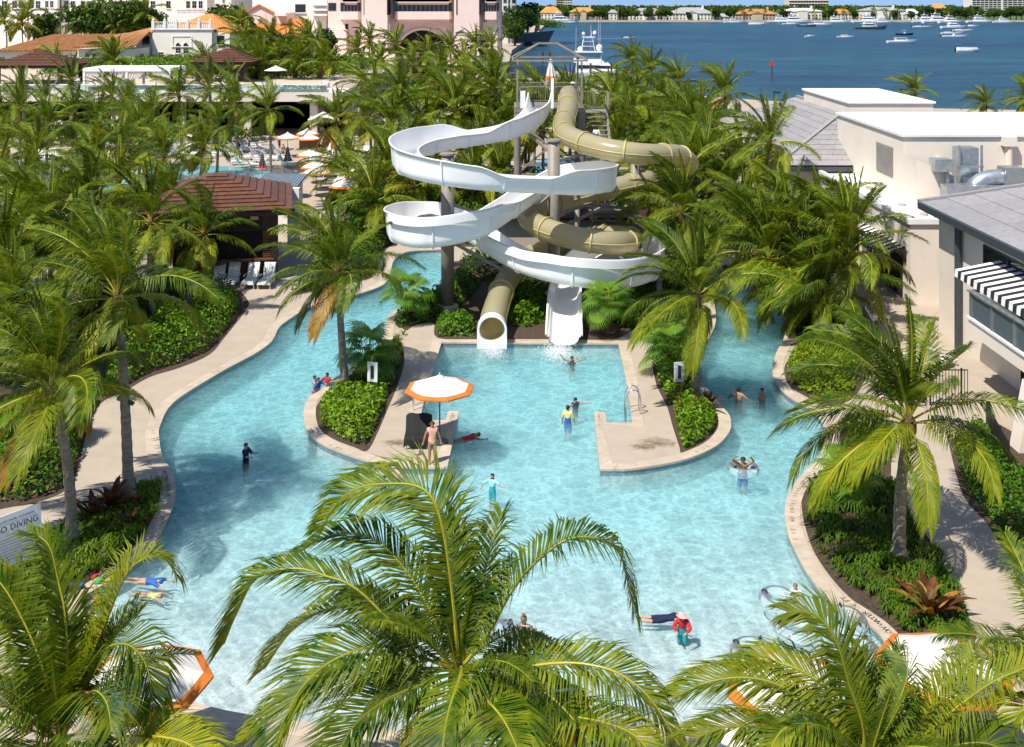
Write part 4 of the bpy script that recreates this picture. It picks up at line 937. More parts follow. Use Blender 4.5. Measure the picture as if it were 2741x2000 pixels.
def pyramid_pavilion(name, label, cx, cy, z0, hw, hd, eave, peak, courses, walls=True, post=0.28, group=None, cap=0.04):
    """timber pavilion: posts, stepped roof of overlapping boards in courses"""
    t = thing(name, label, 'pavilion', (cx, cy, z0), 0, group)
    ov = 0.0
    for k in range(courses):
        u0, u1 = k / courses, (k + 1) / courses * .999
        for s in range(4):
            def C(u, i, dz): 
                sx = (-1, 1, 1, -1)[i]; sy = (-1, -1, 1, 1)[i]
                return Vector((cx + sx * (hw * (1 - u) + cap), cy + sy * (hd * (1 - u) + cap), z0 + eave + (peak - eave) * u + dz))
            i, j = s, (s + 1) % 4; st = (peak - eave) / courses
            e_ = .35 / courses; a, b, c, d = C(u0 - e_, i, st * .95), C(u0 - e_, j, st * .95), C(u1, j, st * .30), C(u1, i, st * .30)
            MB().slab(a, b, c, d, st * .38).build('roof_board', 'wood_brown', t)
    mb = MB(); mb.add([(cx - hw, cy - hd, z0 + eave - .06), (cx + hw, cy - hd, z0 + eave - .06), (cx + hw, cy + hd, z0 + eave - .06), (cx - hw, cy + hd, z0 + eave - .06), (cx, cy, z0 + peak - .05)], [(0, 1, 4), (1, 2, 4), (2, 3, 4), (3, 0, 4), (3, 2, 1, 0)]); mb.build('roof_deck', 'wood_dark', t)
    MB().box(cx - hw, cx + hw, cy - hd, cy + hd, z0 + eave - .34, z0 + eave - .07).build('eave_beam', 'wood_dark', t)
    px, py_ = hw * .80, hd * .80
    for sx in (-1, 1):
        for sy in (-1, 1): MB().box(cx + sx * px - post, cx + sx * px + post, cy + sy * py_ - post, cy + sy * py_ + post, z0, z0 + eave - .34).build('post', 'wood_dark', t)
    return t, px, py_
def slat_screen(t, x0, x1, y, z0, z1, n):
    for k in range(n):
        z = z0 + (z1 - z0) * k / n; MB().box(x0, x1, y - .03, y + .03, z, z + (z1 - z0) / n * .5).build('slat', 'wood_dark', t)
gx = (610 - CX) / F * 162
g1, px, py_ = pyramid_pavilion('gazebo', 'brown slatted pyramid gazebo beside the villa on the terrace', gx, 162, TZ2, 4.45, 4.2, 2.95, 4.85, 9)
for s in (-1, 1): slat_screen(g1, gx + s * px - (0 if s > 0 else -.3) - (1.4 if s > 0 else 0), gx + s * px + (1.4 if s < 0 else 0), 162 - py_ + .1, TZ2 + .6, TZ2 + 2.4, 9)
gx2 = (108 - CX) / F * 158
pyramid_pavilion('gazebo', 'wide brown slatted gazebo in front of the long tiled wing', gx2, 158, TZ2, 5.6, 4.6, 2.7, 4.7, 10)
# white pergola with curtains
pg = thing('pergola', 'white flat-topped pergola with gathered white curtains on the terrace', 'pergola', ((365 - CX) / F * 148, 148, TZ2))
px0, px1 = (252 - CX) / F * 148, (480 - CX) / F * 148
MB().box(px0, px1, 144, 151, 8.0, 8.42).build('roof', 'white_paint', pg)
for x in (px0 + .15, (px0 + px1) / 2, px1 - .15):
    for y in (144.2, 150.8): MB().box(x - .14, x + .14, y - .14, y + .14, TZ2, 8.0).build('post', 'white_paint', pg)
for (x, s) in ((px0 + .3, 1), ((px0 + px1) / 2 - .15, -1), ((px0 + px1) / 2 + .15, 1), (px1 - .3, -1)):
    mb = MB(); n_ = 10
    for k in range(n_):
        u0, u1 = k / n_, (k + 1) / n_
        mb.quad((x + s * u0 * 2.4, 144.1 + .12 * (k % 2), 7.98), (x + s * u1 * 2.4, 144.1 + .12 * ((k + 1) % 2), 7.98), (x + s * (u1 ** 2) * .35, 144.2 + .1 * ((k + 1) % 2), 6.3), (x + s * (u0 ** 2) * .35, 144.2 + .1 * (k % 2), 6.3))
    mb.quad((x, 144.2, 6.3), (x + s * .35, 144.25, 6.3), (x + s * .45, 144.25, TZ2 + .05), (x, 144.2, TZ2 + .05)); mb.build('curtain', 'white_canvas', pg)

# ------------------------------------------------------------------ villa with balustrade and barrel-tile roofs
VY = 205.0
def vx(p, Y=VY): return (p - CX) / F * Y
def vz(p, Y=VY): return H - (p - HY) / F * Y
villa = thing('venetian_villa', 'cream Venetian villa with twin arched window and rooftop balustrade', 'villa', (vx(485), VY, TZ2))
MB().box(vx(408), vx(567), VY, VY + 14, TZ2, vz(80)).build('tower_wall', 'stucco_white', villa)
MB().box(vx(360), vx(408), VY + .8, VY + 13, TZ2, vz(90)).build('wing_wall', 'stucco_white', villa)
MB().box(vx(567), vx(612), VY + .8, VY + 13, TZ2, vz(88)).build('wing_wall', 'stucco_white', villa)
MB().box(vx(404), vx(571), VY - .25, VY + 14, vz(80), vz(77)).build('cornice', 'white_paint', villa)
zb = vz(77); zt = vz(58)
for k in range(31):
    x = vx(410) + (vx(563) - vx(410)) * k / 30
    if k % 6 == 0: mb = MB(); mb.box(x - .28, x + .28, VY - .2, VY + .36, zb, zt + .1); mb.lathe((x, VY + .08, zt + .1), [(.2, 0), (.26, .2), (.05, .55)], 8); mb.build('balustrade_pier', 'white_paint', villa)
    else: MB().lathe((x, VY + .08, zb), [(.12, 0), (.06, .2), (.13, .45), (.06, .8), (.10, zt - zb - .12)], 6).build('baluster', 'white_paint', villa)
MB().box(vx(407), vx(566), VY - .12, VY + .28, zt - .12, zt).build('balustrade_rail', 'white_paint', villa)
mb = MB(); hip_roof(mb, vx(352), vx(409), VY, VY + 14, vz(86), vz(70), vx(395), vx(409), VY + 7); mb.build('roof', 'roof_terracotta', villa)
mb = MB(); hip_roof(mb, vx(420), vx(616), VY + 1.5, VY + 20, vz(85), vz(38), vx(515), vx(530), VY + 10); mb.build('roof', 'roof_orange', villa)
barrel_tiles(villa, (vx(530), VY + 10, vz(38)), (vx(600), VY + 3, vz(78)), (vx(616), VY + 1.5, vz(85)), (vx(566), VY + 1.5, vz(85)), .5, 'roof_orange')
MB().box(vx(385), vx(490), VY + 15, VY + 22, TZ2, vz(42)).build('belvedere_wall', 'stucco_white', villa)
for k in range(24):
    x = vx(408) + (vx(488) - vx(408)) * k / 23; MB().lathe((x, VY + 15.1, vz(42)), [(.14, 0), (.07, .3), (.15, .6), (.08, 1.0)], 6).build('baluster', 'white_paint', villa)
MB().box(vx(405), vx(490), VY + 14.9, VY + 15.3, vz(42) + 1.0, vz(42) + 1.15).build('balustrade_rail', 'white_paint', villa)
# twin ogee window with its square surround
mb = MB(); mb.box(vx(461), vx(514), VY - .12, VY, vz(98), vz(97)); mb.box(vx(461), vx(463.5), VY - .12, VY, vz(124), vz(98)); mb.box(vx(511.5), vx(514), VY - .12, VY, vz(124), vz(98)); mb.box(vx(459), vx(516), VY - .2, VY, vz(124) - .18, vz(124)); mb.build('window_surround', 'white_paint', villa)
for a, b in ((470.5, 484), (491, 504.5)):
    w_ = window(villa, vx(a), vx(b), vz(142), vz(116), VY, (2, 3), 'white_paint', arch=True)
    MB().tube([(vx(a), VY - .15, vz(120)), (vx((a + b) / 2), VY - .15, vz(111)), (vx(b), VY - .15, vz(120))], .09, 5).build('ogee_hood', 'white_paint', w_)
window(villa, vx(378), vx(396), vz(119), vz(98), VY + .8, (2, 2), 'dark_pole')
window(villa, vx(579), vx(596), vz(119), vz(97), VY + .8, (2, 2), 'dark_pole')
window(villa, vx(425), vx(437), vz(158), vz(140), VY, (2, 3), 'white_paint')
# long wing with brown barrel tiles
wing = thing('villa_wing', 'low cream wing with long brown barrel-tile roof', 'building', (vx(180), VY - 6, TZ2))
WY = VY - 8
def wx(p): return vx(p, WY)
def wz(p): return vz(p, WY)
MB().box(wx(208), wx(362), WY, WY + 14, TZ2, wz(131)).build('wall', 'stucco_white', wing)
MB().box(wx(-150), wx(208), WY + 3, WY + 17, TZ2, wz(137)).build('wall', 'stucco_white', wing)
ra, rb = (wx(288), WY + 8, wz(94)), (wx(362), WY + 8, wz(88)); re, rf = (wx(362), WY - .8, wz(126)), (wx(200), WY - .8, wz(128))
MB().add([ra, rb, re, rf], [(0, 3, 2, 1)]).build('roof_deck', 'roof_terracotta', wing)
barrel_tiles(wing, ra, rb, re, rf, .72, 'roof_terracotta')
ra, rb, re, rf = (wx(-150), WY + 13, wz(99)), (wx(330), WY + 13, wz(97)), (wx(205), WY + 2.2, wz(138)), (wx(-150), WY + 2.2, wz(140))
ra = (wx(60), WY + 13, wz(99)); rf = (wx(-40), WY + 2.2, wz(140))
MB().add([ra, rb, re, rf], [(0, 3, 2, 1)]).build('roof_deck', 'roof_terracotta', wing)
barrel_tiles(wing, ra, rb, re, rf, .74, 'roof_terracotta')
for a, b in ((228, 240), (247, 259)): window(wing, wx(a), wx(b), wz(162), wz(144), WY, (2, 3), 'white_paint', arch=True)
mb = MB(); pts = [(wx(384), TZ2), (wx(411), TZ2)] + [(wx(397.5) + (wx(411) - wx(384)) / 2 * math.cos(a), wz(150) + (wx(411) - wx(384)) / 2 * math.sin(a)) for a in np.linspace(0, math.pi, 9)]
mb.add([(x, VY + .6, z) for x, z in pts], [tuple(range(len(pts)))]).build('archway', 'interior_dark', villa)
for x in (wx(381), wx(413)): MB().lathe((x, VY + .3, TZ2), [(.3, 0), (.22, .3), (.2, 2.6), (.34, 2.9)], 10).build('arch_column', 'white_paint', villa)

# ------------------------------------------------------------------ hotel wings behind the villa
HYD = 300.0
hotel = thing('old_hotel', 'large cream hotel with rows of paired windows behind the villa', 'hotel', ((230 - CX) / F * HYD, HYD, TZ2))
def hx(p): return (p - CX) / F * HYD
def hz(p): return H - (p - HY) / F * HYD
MB().box(hx(-260), hx(155), HYD, HYD + 25, TZ2, 46).build('wall', 'stucco_white', hotel)
MB().box(hx(124), hx(160), HYD - 1.6, HYD, TZ2, 46).build('stair_tower', 'stucco_white', hotel)
MB().box(hx(160), hx(262), HYD + .8, HYD + 25, TZ2, 46).build('wall', 'stucco_white', hotel)
MB().box(hx(165), hx(258), HYD - .8, HYD + .8, hz(33), hz(33) + .35).build('bay_cornice', 'stucco_white', hotel)
MB().box(hx(262), hx(620), HYD - .5, HYD + 25, TZ2, 46).build('wall', 'stucco_white', hotel)
MB().box(hx(440), hx(560), HYD - 2.2, HYD - .5, TZ2, 46).build('wall', 'stucco_white', hotel)
for row, (a, b) in enumerate(((22, 3),)):
    for p0, p1, yy in ((5, 18, HYD), (33, 46, HYD), (50, 63, HYD), (79, 91, HYD), (96, 108, HYD), (128, 136, HYD - 1.6), (141, 149, HYD - 1.6), (169, 180, HYD + .8), (186, 198, HYD + .8), (213, 225, HYD + .8), (230, 242, HYD + .8), (261 + 3, 271, HYD - .5), (275, 282, HYD - .5),
                       (301, 313, HYD - .5), (318, 330, HYD - .5), (345, 357, HYD - .5), (361, 374, HYD - .5), (389, 400, HYD - .5), (405, 417, HYD - .5), (434, 439, HYD - .5), (452, 463, HYD - 2.2), (505, 515, HYD - 2.2), (521, 532, HYD - 2.2), (538, 548, HYD - 2.2)):
        window(hotel, hx(p0), hx(p1), hz(a - 2 if p0 in (128, 141) else a), hz(b), yy, (2, 2), 'white_paint')
for p0, p1, yy, a, b, ar in ((130, 137, HYD - 1.6, 49, 37, 0), (143, 150, HYD - 1.6, 49, 37, 0), (131, 139, HYD - 1.6, 83, 71, 1), (144, 152, HYD - 1.6, 83, 71, 1), (174, 183, HYD + .8, 54, 38, 1), (187, 197, HYD + .8, 54, 38, 1), (82, 92, HYD, 52, 36, 1), (97, 108, HYD, 52, 36, 1), (82, 95, HYD, 88, 72, 0), (99, 111, HYD, 88, 72, 0), (171, 183, HYD + .8, 86, 70, 0), (215, 226, HYD + .8, 54, 38, 1), (573, 580, HYD - .5, 40, 30, 0), (597, 603, HYD - .5, 8, 0, 0)):
    window(hotel, hx(p0), hx(p1), hz(a), hz(b), yy, (2, 2), 'white_paint', arch=bool(ar))
MB().box(hx(165), hx(205), HYD - .6, HYD + .8, hz(66), hz(63)).build('balcony', 'white_paint', hotel)
# orange-roofed house with gable, terrace blocks
oh = thing('orange_roof_house', 'pale house with gable and broad orange tile roof beside the pink tower', 'house', ((760 - CX) / F * 255, 255, TZ2))
def ox(p): return (p - CX) / F * 255
def oz(p): return H - (p - HY) / F * 255
MB().box(ox(640), ox(960), 268, 285, TZ2, oz(-25)).build('rear_wall', 'stucco_white', oh)
MB().box(ox(648), ox(760), 258, 268, TZ2, oz(34)).build('gable_wall', 'stucco_pink', oh)
MB().add([(ox(648), 258, oz(34)), (ox(725), 258, oz(34)), (ox(686), 258, oz(14)), (ox(648), 268, oz(34)), (ox(725), 268, oz(34)), (ox(686), 268, oz(14))], [(0, 1, 2), (0, 2, 5, 3), (2, 1, 4, 5)]).build('gable_roof', 'stucco_pink', oh)
MB().bar((ox(646), 257.8, oz(34.5)), (ox(686), 257.8, oz(13)), .5, .35).build('gable_tiles', 'roof_orange', oh)
MB().bar((ox(686), 257.8, oz(13)), (ox(727), 257.8, oz(34.5)), .5, .35).build('gable_tiles', 'roof_orange', oh)
ra, rb, re, rf = (ox(660), 262, oz(50)), (ox(818), 262, oz(52)), (ox(815), 250, oz(92)), (ox(640), 250, oz(92))
MB().add([ra, rb, re, rf], [(0, 3, 2, 1)]).build('roof_deck', 'roof_orange', oh); barrel_tiles(oh, ra, rb, re, rf, .62, 'roof_orange')
MB().box(ox(640), ox(815), 250.6, 262, TZ2, oz(92)).build('wall', 'stucco_pink', oh)
for a, b in ((762, 788), (800, 817)): window(oh, ox(a), ox(b), oz(33), oz(13), 268, (2, 2), 'dark_pole')
MB().box(ox(735), ox(765), 255, 258, oz(43), oz(34)).build('parapet', 'white_paint', oh)
MB().tube([(ox(684), 257.6, oz(46)), (ox(684), 257.3, oz(46))], .55, 16).build('round_vent', 'white_paint', oh)
MB().box(ox(820), ox(868), 258, 268, TZ2, oz(0)).build('side_block', 'stucco_white', oh)
for k in range(3): MB().box(ox(832), ox(872), 256.5, 258, oz(43 - k * 14), oz(43 - k * 14) + .5).build('cornice', 'white_paint', oh)

# ------------------------------------------------------------------ pink tower
PY = 250.0
def tx_(p, Y=PY): return (p - CX) / F * Y
def tz_(p, Y=PY): return H - (p - HY) / F * Y
pt = thing('pink_tower', 'tall pink stucco hotel tower with ribbon windows and a grand arch', 'hotel', (tx_(1110), PY, 0))
HTOP = 60
MB().box(tx_(870), tx_(965), PY + 4, PY + 40, 0, HTOP).build('wall', 'stucco_pink', pt)
MB().box(tx_(868), tx_(924), PY + 1.5, PY + 4, 0, tz_(80)).build('wall', 'stucco_pink', pt)
MB().add([(tx_(866), PY + 1, 0), (tx_(890), PY + 1, 0), (tx_(890), PY + 4, 0), (tx_(866), PY + 4, 0), (tx_(866), PY + 1, tz_(110)), (tx_(890), PY + 1, tz_(125)), (tx_(890), PY + 4, tz_(125)), (tx_(866), PY + 4, tz_(110))], [(0, 1, 5, 4), (1, 2, 6, 5), (2, 3, 7, 6), (3, 0, 4, 7), (4, 5, 6, 7)]).build('buttress', 'stucco_pink', pt)
for a, b, d in ((968, 1037, 0), (1215, 1283, 0)):
    MB().box(tx_(a), tx_(b), PY, PY + 4, 0, HTOP).build('pier', 'stucco_pink', pt)
MB().box(tx_(1037), tx_(1215), PY + 5, PY + 40, 0, HTOP).build('core_wall', 'stucco_pink', pt)
MB().box(tx_(1283), tx_(1340), PY + 3, PY + 40, 0, HTOP).build('wall', 'stucco_pink', pt)
MB().box(tx_(1292), tx_(1331), PY + 2.2, PY + 3, 0, tz_(60)).build('panel', 'stucco_pink', pt)
# ribbon bays, each a projecting tray with splayed ends; windows between tan mullions, two storeys reach above the frame
def ribbon(x0, x1, zt_, zb_, y, n, depth=2.2):
    sp = 1.0
    mb = MB(); poly = [(x0, y), (x0 + sp, y - depth), (x1 - sp, y - depth), (x1, y)]
    mb.prism(poly, zb_ - 1.9, zb_ - .02); b = mb.build('bay', 'stucco_pink', pt)
    MB().prism([(x0 + .6, y), (x0 + sp + .4, y - depth + .8), (x1 - sp - .4, y - depth + .8), (x1 - .6, y)], zb_ - 2.6, zb_ - 1.9).build('bay_soffit', 'stucco_pink', b)
    MB().box(x0 + .3, x1 - .3, y - depth * .55, y, zb_, zt_).build('window', 'window_glass', pt)
    for k in range(n + 1):
        x = x0 + .35 + (x1 - x0 - .7) * k / n; MB().box(x - .09, x + .09, y - depth * .55 - .16, y - depth * .55, zb_, zt_).build('mullion', 'window_frame_tan', pt)
    MB().prism(poly, zt_, zt_ + 1.6).build('spandrel', 'stucco_pink', pt)
for lev in range(2):
    dz = lev * (tz_(-18) - tz_(31)) * .98
    ribbon(tx_(903), tx_(966), tz_(7) + dz, tz_(31) + dz, PY + 4, 6)
    ribbon(tx_(1045), tx_(1213), tz_(7) + dz, tz_(31) + dz, PY + 5, 13, 3.0)
    ribbon(tx_(1288), tx_(1340), tz_(7) + dz, tz_(31) + dz, PY + 3, 6)
    MB().box(tx_(871), tx_(892), PY + 3.9, PY + 4, tz_(29) + dz, tz_(8) + dz).build('window', 'window_glass', pt)
for p in (974, 1037.5, 1223, 1284): MB().box(tx_(p) - .14, tx_(p) + .14, PY - .06, PY + 4.9, tz_(40), HTOP).build('joint', 'interior_dark', pt) if p != 974 else MB().box(tx_(p) - .1, tx_(p) + .1, PY - .06, PY, tz_(40), HTOP).build('joint', 'window_frame_tan', pt)
# grand arch: recessed panel, dark opening, raised archivolt, fan-light bars
ax, az, ar = tx_(1126), tz_(150), tx_(1194) - tx_(1126)
pts = [(ax + ar * math.cos(a), az + ar * math.sin(a)) for a in np.linspace(0, math.pi, 25)]
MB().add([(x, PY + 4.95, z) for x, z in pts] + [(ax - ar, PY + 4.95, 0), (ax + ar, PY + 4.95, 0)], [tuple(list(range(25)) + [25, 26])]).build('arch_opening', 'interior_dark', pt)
MB().tube([(ax + (ar + .35) * math.cos(a), PY + 4.9, az + (ar + .35) * math.sin(a)) for a in np.linspace(0, math.pi, 25)], .45, 6).build('archivolt', 'stucco_pink', pt)
mb = MB()
for a in np.linspace(.3, math.pi - .3, 6): mb.bar((ax + ar * .35 * math.cos(a), PY + 4.9, az + ar * .35 * math.sin(a)), (ax + ar * .97 * math.cos(a), PY + 4.9, az + ar * .97 * math.sin(a)), .1)
for rr in (.35, .7): mb.tube([(ax + ar * rr * math.cos(a), PY + 4.9, az + ar * rr * math.sin(a)) for a in np.linspace(0, math.pi, 20)], .06, 4)
mb.build('fanlight', 'window_frame_tan', pt)
for k in range(9):
    z = az - 2.2 - k * 1.5
MB().box(tx_(917), tx_(925), PY + 3.9, PY + 4.0, tz_(118), tz_(65)).build('window', 'window_glass', pt)
MB().box(tx_(957), tx_(963), PY + 3.9, PY + 4.0, tz_(88), tz_(62)).build('window', 'window_glass', pt)
window(pt, tx_(924), tx_(962), tz_(172), tz_(136), PY + 4, (4, 1), 'window_frame_tan', arch=False, sill=False)
MB().box(tx_(968), tx_(1037), PY - .12, PY, tz_(101), tz_(100.4)).build('groove', 'stucco_dark', pt)
# teal apartment block right of the tower
ap = thing('apartment_block', 'pale teal apartment block with bay windows at the water behind the tower', 'building', ((1365 - CX) / F * 470, 470, 0))
def ax_(p): return (p - CX) / F * 470
def az_(p): return H - (p - HY) / F * 470
MB().box(ax_(1300), ax_(1360), 470, 500, 0, 60).build('wall', 'stucco_cream', ap); MB().box(ax_(1360), ax_(1382), 471, 500, 0, 60).build('wall', 'apart_teal', ap)
for k in range(6):
    zz = az_(68) + k * 3.25
    window(ap, ax_(1347.5), ax_(1356.5), zz, zz + 2.1, 470, (2, 1), 'white_paint', sill=False)
    window(ap, ax_(1361.5), ax_(1365), zz, zz + 2.1, 471, (1, 1), 'white_paint', sill=False)
    MB().prism([(ax_(1368), 471), (ax_(1370), 469.3), (ax_(1380), 469.3), (ax_(1382), 471)], zz - .9, zz + 2.2).build('bay', 'apart_teal', ap)
    MB().box(ax_(1370.5), ax_(1379.5), 469.2, 469.3, zz, zz + 2.0).build('window', 'window_glass', ap)
# ------------------------------------------------------------------ palms
WIND = Vector((-1.0, 0.12, 0.0)).normalized()
def frond_from_curve(mb, pts, n, llen, lw, droop=0.55, windk=0.25, fold=0.30, start=0.16, rach=0.030, rng=RND, up_hint=None, wind=WIND, rach_mat=1):
    """feather leaf: tapering rachis with n leaflets a side; leaflets hang with their own weight and trail down-wind"""
    P = catmull(pts, 6); m = len(P)
    T = [(P[min(i + 1, m - 1)] - P[max(i - 1, 0)]).normalized() for i in range(m)]
    up = up_hint or Vector((0, 0, 1)); Nn = up - T[0] * T[0].dot(up)
    if Nn.length < 0.15: Nn = Vector((-T[-1].x, -T[-1].y, 0.2)); Nn -= T[0] * T[0].dot(Nn)
    Nn.normalize(); Ns = [Nn]
    for i in range(1, m):
        q = Ns[-1] - T[i] * T[i].dot(Ns[-1]); Ns.append(q.normalized())
    cum = [0.0]
    for i in range(1, m): cum.append(cum[-1] + (P[i] - P[i - 1]).length)
    L = cum[-1]
    mb.tube(P, [rach * (1.25 - 1.1 * c / L) + 0.003 for c in cum], 4, rach_mat, cap=False)
    j = 0
    for k in range(n):
        s = start + (0.995 - start) * (k + 0.5) / n; d = s * L
        while j < m - 2 and cum[j + 1] < d: j += 1
        f = (d - cum[j]) / max(1e-6, cum[j + 1] - cum[j]); f = min(max(f, 0), 1)
        p = P[j].lerp(P[j + 1], f); t = T[j].lerp(T[j + 1], f).normalized(); nn = Ns[j].lerp(Ns[j + 1], f).normalized(); sd = t.cross(nn)
        u = (s - start) / (1 - start)
        ll = llen * (0.55 + 1.25 * u - 1.55 * u * u + .18) * rng.uniform(.88, 1.1)
        if u > .93: ll *= 1.1
        al = math.radians(30 + 30 * u + rng.uniform(-9, 9))
        for sg in (-1, 1):
            d1 = sd * (sg * math.cos(al)) + t * math.sin(al) + nn * (fold + rng.uniform(-.10, .10))
            d1 = (d1 + wind * windk * .5 + Vector((0, 0, -droop * .25))).normalized()
            d2 = (d1 + Vector((0, 0, -droop * rng.uniform(.8, 1.5))) + wind * windk).normalized()
            a = p + d1 * ll * .5; e = a + d2 * ll * .5
            w0 = t * (lw * .35); w1 = (t - d1 * t.dot(d1)); w1 = (w1.normalized() if w1.length > 1e-3 else nn) * (lw * .5)
            mb.add([p - w0, p + w0, a + w1, a - w1, e], [(0, 1, 2, 3), (3, 2, 4)], 0)
    return mb
AGES = [(84, 74, 3.6, 0.30), (72, 22, 4.2, 0.85), (58, -8, 4.5, 1.0), (42, -34, 4.5, 1.0), (24, -54, 4.3, 1.0), (4, -68, 4.0, 1.0), (-28, -80, 3.4, .95)]
def proto_pts(e0, e1, L, bend):
    n = 7; pts = [Vector((0, 0, 0))]; x = Vector((0, 0, 0)); 
    for i in range(n):
        u = (i + .5) / n; e = math.radians(e0 + (e1 - e0) * u ** 1.25); az = math.radians(bend * u * u)
        x = x + Vector((math.cos(e) * math.cos(az), math.cos(e) * math.sin(az), math.sin(e))) * (L / n); pts.append(x.copy())
    return pts
LODS = {'near': (120, .036, .028), 'mid': (92, .046, .032), 'far': (58, .070, .042), 'tiny': (24, .15, .07)}
FROND = {}
def frond_me(lod, age, bend, leafmat):
    key = (lod, age, bend, leafmat)
    if key not in FROND:
        n, lw, rc = LODS[lod]; e0, e1, L, lk = AGES[age]
        r = random.Random(hash((age, bend)) % 1000 + 5)
        if leafmat == 'palm_date': e1 = e1 * .55 + e0 * .45; L *= .85
        mb = MB(); wl = Vector((0, 1 if bend > 0 else (-1 if bend < 0 else 0), 0))
        frond_from_curve(mb, proto_pts(e0, e1, L, bend), n, 1.16 * lk if leafmat != 'palm_date' else .5, lw * (1 if leafmat != 'palm_date' else .7), droop=.5 + .12 * age if leafmat != 'palm_date' else .12, windk=.45 if bend else .05, fold=.35 if age < 4 else .15, rach=rc, rng=r, wind=wl, rach_mat=1)
        FROND[key] = mb.mesh('frond', [leafmat, 'rachis'])
    return FROND[key]
def trunk_mesh(base, top, r0, r1, rng, rings=True, seg=10):
    n = max(8, int((top - base).length / .22)) if rings else 6
    pts = []; rs = []
    side = Vector((rng.uniform(-.12, .12), rng.uniform(-.12, .12), 0))
    for i in range(n + 1):
        u = i / n; p = base.lerp(top, u) + side * math.sin(math.pi * u) * (top - base).length * .25
        pts.append(p); r = r0 + (r1 - r0) * u + (r0 * .55) * max(0, 1 - u * 9) 
        rs.append(r * (1 + (.06 if i % 2 else -.03)) if rings else r)
    return MB().tube(pts, rs, seg)
PALM_N = 0
def palm(crown, Y=None, s=1.0, lod=None, label=None, group=None, z0=0.0, leaf='palm_green', nf=None, base=None, tr=.13, seed=None, name='coconut_palm', oldk=1.0):
    global PALM_N; PALM_N += 1
    r = random.Random(seed if seed is not None else 100 + PALM_N * 7)
    if Y is None: b = G(base[0], base[1], z0); Y = b.y
    c = D(crown[0], crown[1], Y)
    c.z = max(c.z, z0 + 1.2)
    if base is None: b = Vector((c.x + r.uniform(-.5, .5), Y + r.uniform(-.4, .4), z0))
    lod = lod or ('near' if Y < 40 else 'mid' if Y < 72 else 'far' if Y < 185 else 'tiny')
    t = thing(name, label, 'palm tree', b, 0, group)
    trunk_mesh(b, c, tr * 1.25 * s ** .5, tr * .8 * s ** .5, r, rings=lod in ('near', 'mid'), seg=12 if lod == 'near' else 8).build('trunk', 'trunk', t, smooth=False)
    MB().lathe((c.x, c.y, c.z - .4), [(tr * .8, 0), (tr * 1.5 * s, .25), (tr * 1.5 * s, .5), (tr * .4 * s, .8)], 8).build('leaf_bases', 'trunk_brown', t)
    nf = nf or (25 if lod in ('near', 'mid') else 21 if lod == 'far' else 17)
    for i in range(nf):
        u = (i + r.uniform(-.4, .4)) / nf
        age = min(6, max(0, int(u * 6.9 * oldk)))
        az = i * 2.39996 + r.uniform(-.25, .25)
        # the wind pushes the crown over: fronds lean to the lee side, side fronds curl toward it
        dirv = Vector((math.cos(az), math.sin(az), 0)) + WIND * .38; az = math.atan2(dirv.y, dirv.x)
        x = dirv.x * WIND.y - dirv.y * WIND.x
        bend = 0 if abs(x) < .3 else (55 if x > 0 else -55)
        mt = leaf
        if age >= 4 and leaf == 'palm_green' and r.random() < (.35 if age == 4 else .8): mt = 'palm_yellow'
        if age == 6 and leaf == 'palm_green' and r.random() < .18: mt = 'palm_dry'
        o = bpy.data.objects.new('frond', frond_me(lod, age, bend, mt)); COL.objects.link(o); o.parent = t
        sc = s * r.uniform(.85, 1.1); o.scale = (sc, sc, sc)
        o.location = c - b + Vector((0, 0, .25 * s * (1 - u))); o.rotation_euler = (r.uniform(-.14, .14), r.uniform(-.14, .10), az)
    return t
def hero_palm(hub, base, fronds, label, s=1.0, tr=.15, filler=8, fill_lod='near', seed=3, back_age=(1, 2, 3)):
    """foreground palm whose big leaves are laid out one by one: each is a run of photo pixels with a depth for hub and tip"""
    r = random.Random(seed); c = D(hub[0], hub[1], hub[2]); b = Vector((c.x + base[0], c.y + base[1], 0))
    t = thing('coconut_palm', label, 'palm tree', b)
    trunk_mesh(b, c, tr * 1.2, tr * .9, r, True, 12).build('trunk', 'trunk', t)
    MB().lathe((c.x, c.y, c.z - .55), [(tr, 0), (tr * 1.5, .3), (tr * 1.3, .5), (tr * .4, .72)], 12).build('leaf_bases', 'trunk_brown', t)
    for fr in fronds:
        px, dY, mt, ll = fr
        n = len(px); pts = [c.copy()] + [D(x, y, hub[2] + dY * ((i + 1) / n) ** 1.15) for i, (x, y) in enumerate(px)]
        # the photo fixes where the leaf passes; near the hub it leaves the crown at the axis
        mb = MB(); L = sum((pts[i + 1] - pts[i]).length for i in range(n))
        frond_from_curve(mb, pts, max(48, int(L / .034)), ll * 1.2, .040, droop=.62, windk=.28, fold=.30, start=.14, rach=.030, rng=r)
        mb.build('frond', [mt, 'rachis'], t)
    for i in range(7):
        o = bpy.data.objects.new('frond', frond_me(fill_lod, (0, 1, 0, 2, 1, 0, 2)[i], 0, 'palm_green')); COL.objects.link(o); o.parent = t
        sc = s * r.uniform(.45, .7); o.scale = (sc, sc, sc); o.location = c - b - Vector((0, 0, .2)); o.rotation_euler = (r.uniform(-.2, .2), r.uniform(-.05, .25), i * .9)
    for i in range(filler):
        az = i * 2.39996 + .7; age = back_age[i % len(back_age)]
        o = bpy.data.objects.new('frond', frond_me(fill_lod, age, 0, 'palm_green' if age < 5 else 'palm_yellow')); COL.objects.link(o); o.parent = t
        sc = s * r.uniform(.6, .8); o.scale = (sc, sc, sc); o.location = c - b; o.rotation_euler = (r.uniform(-.15, .15), r.uniform(-.1, .1), az)
    return t
g_, y_ = 'palm_green', 'palm_yellow'
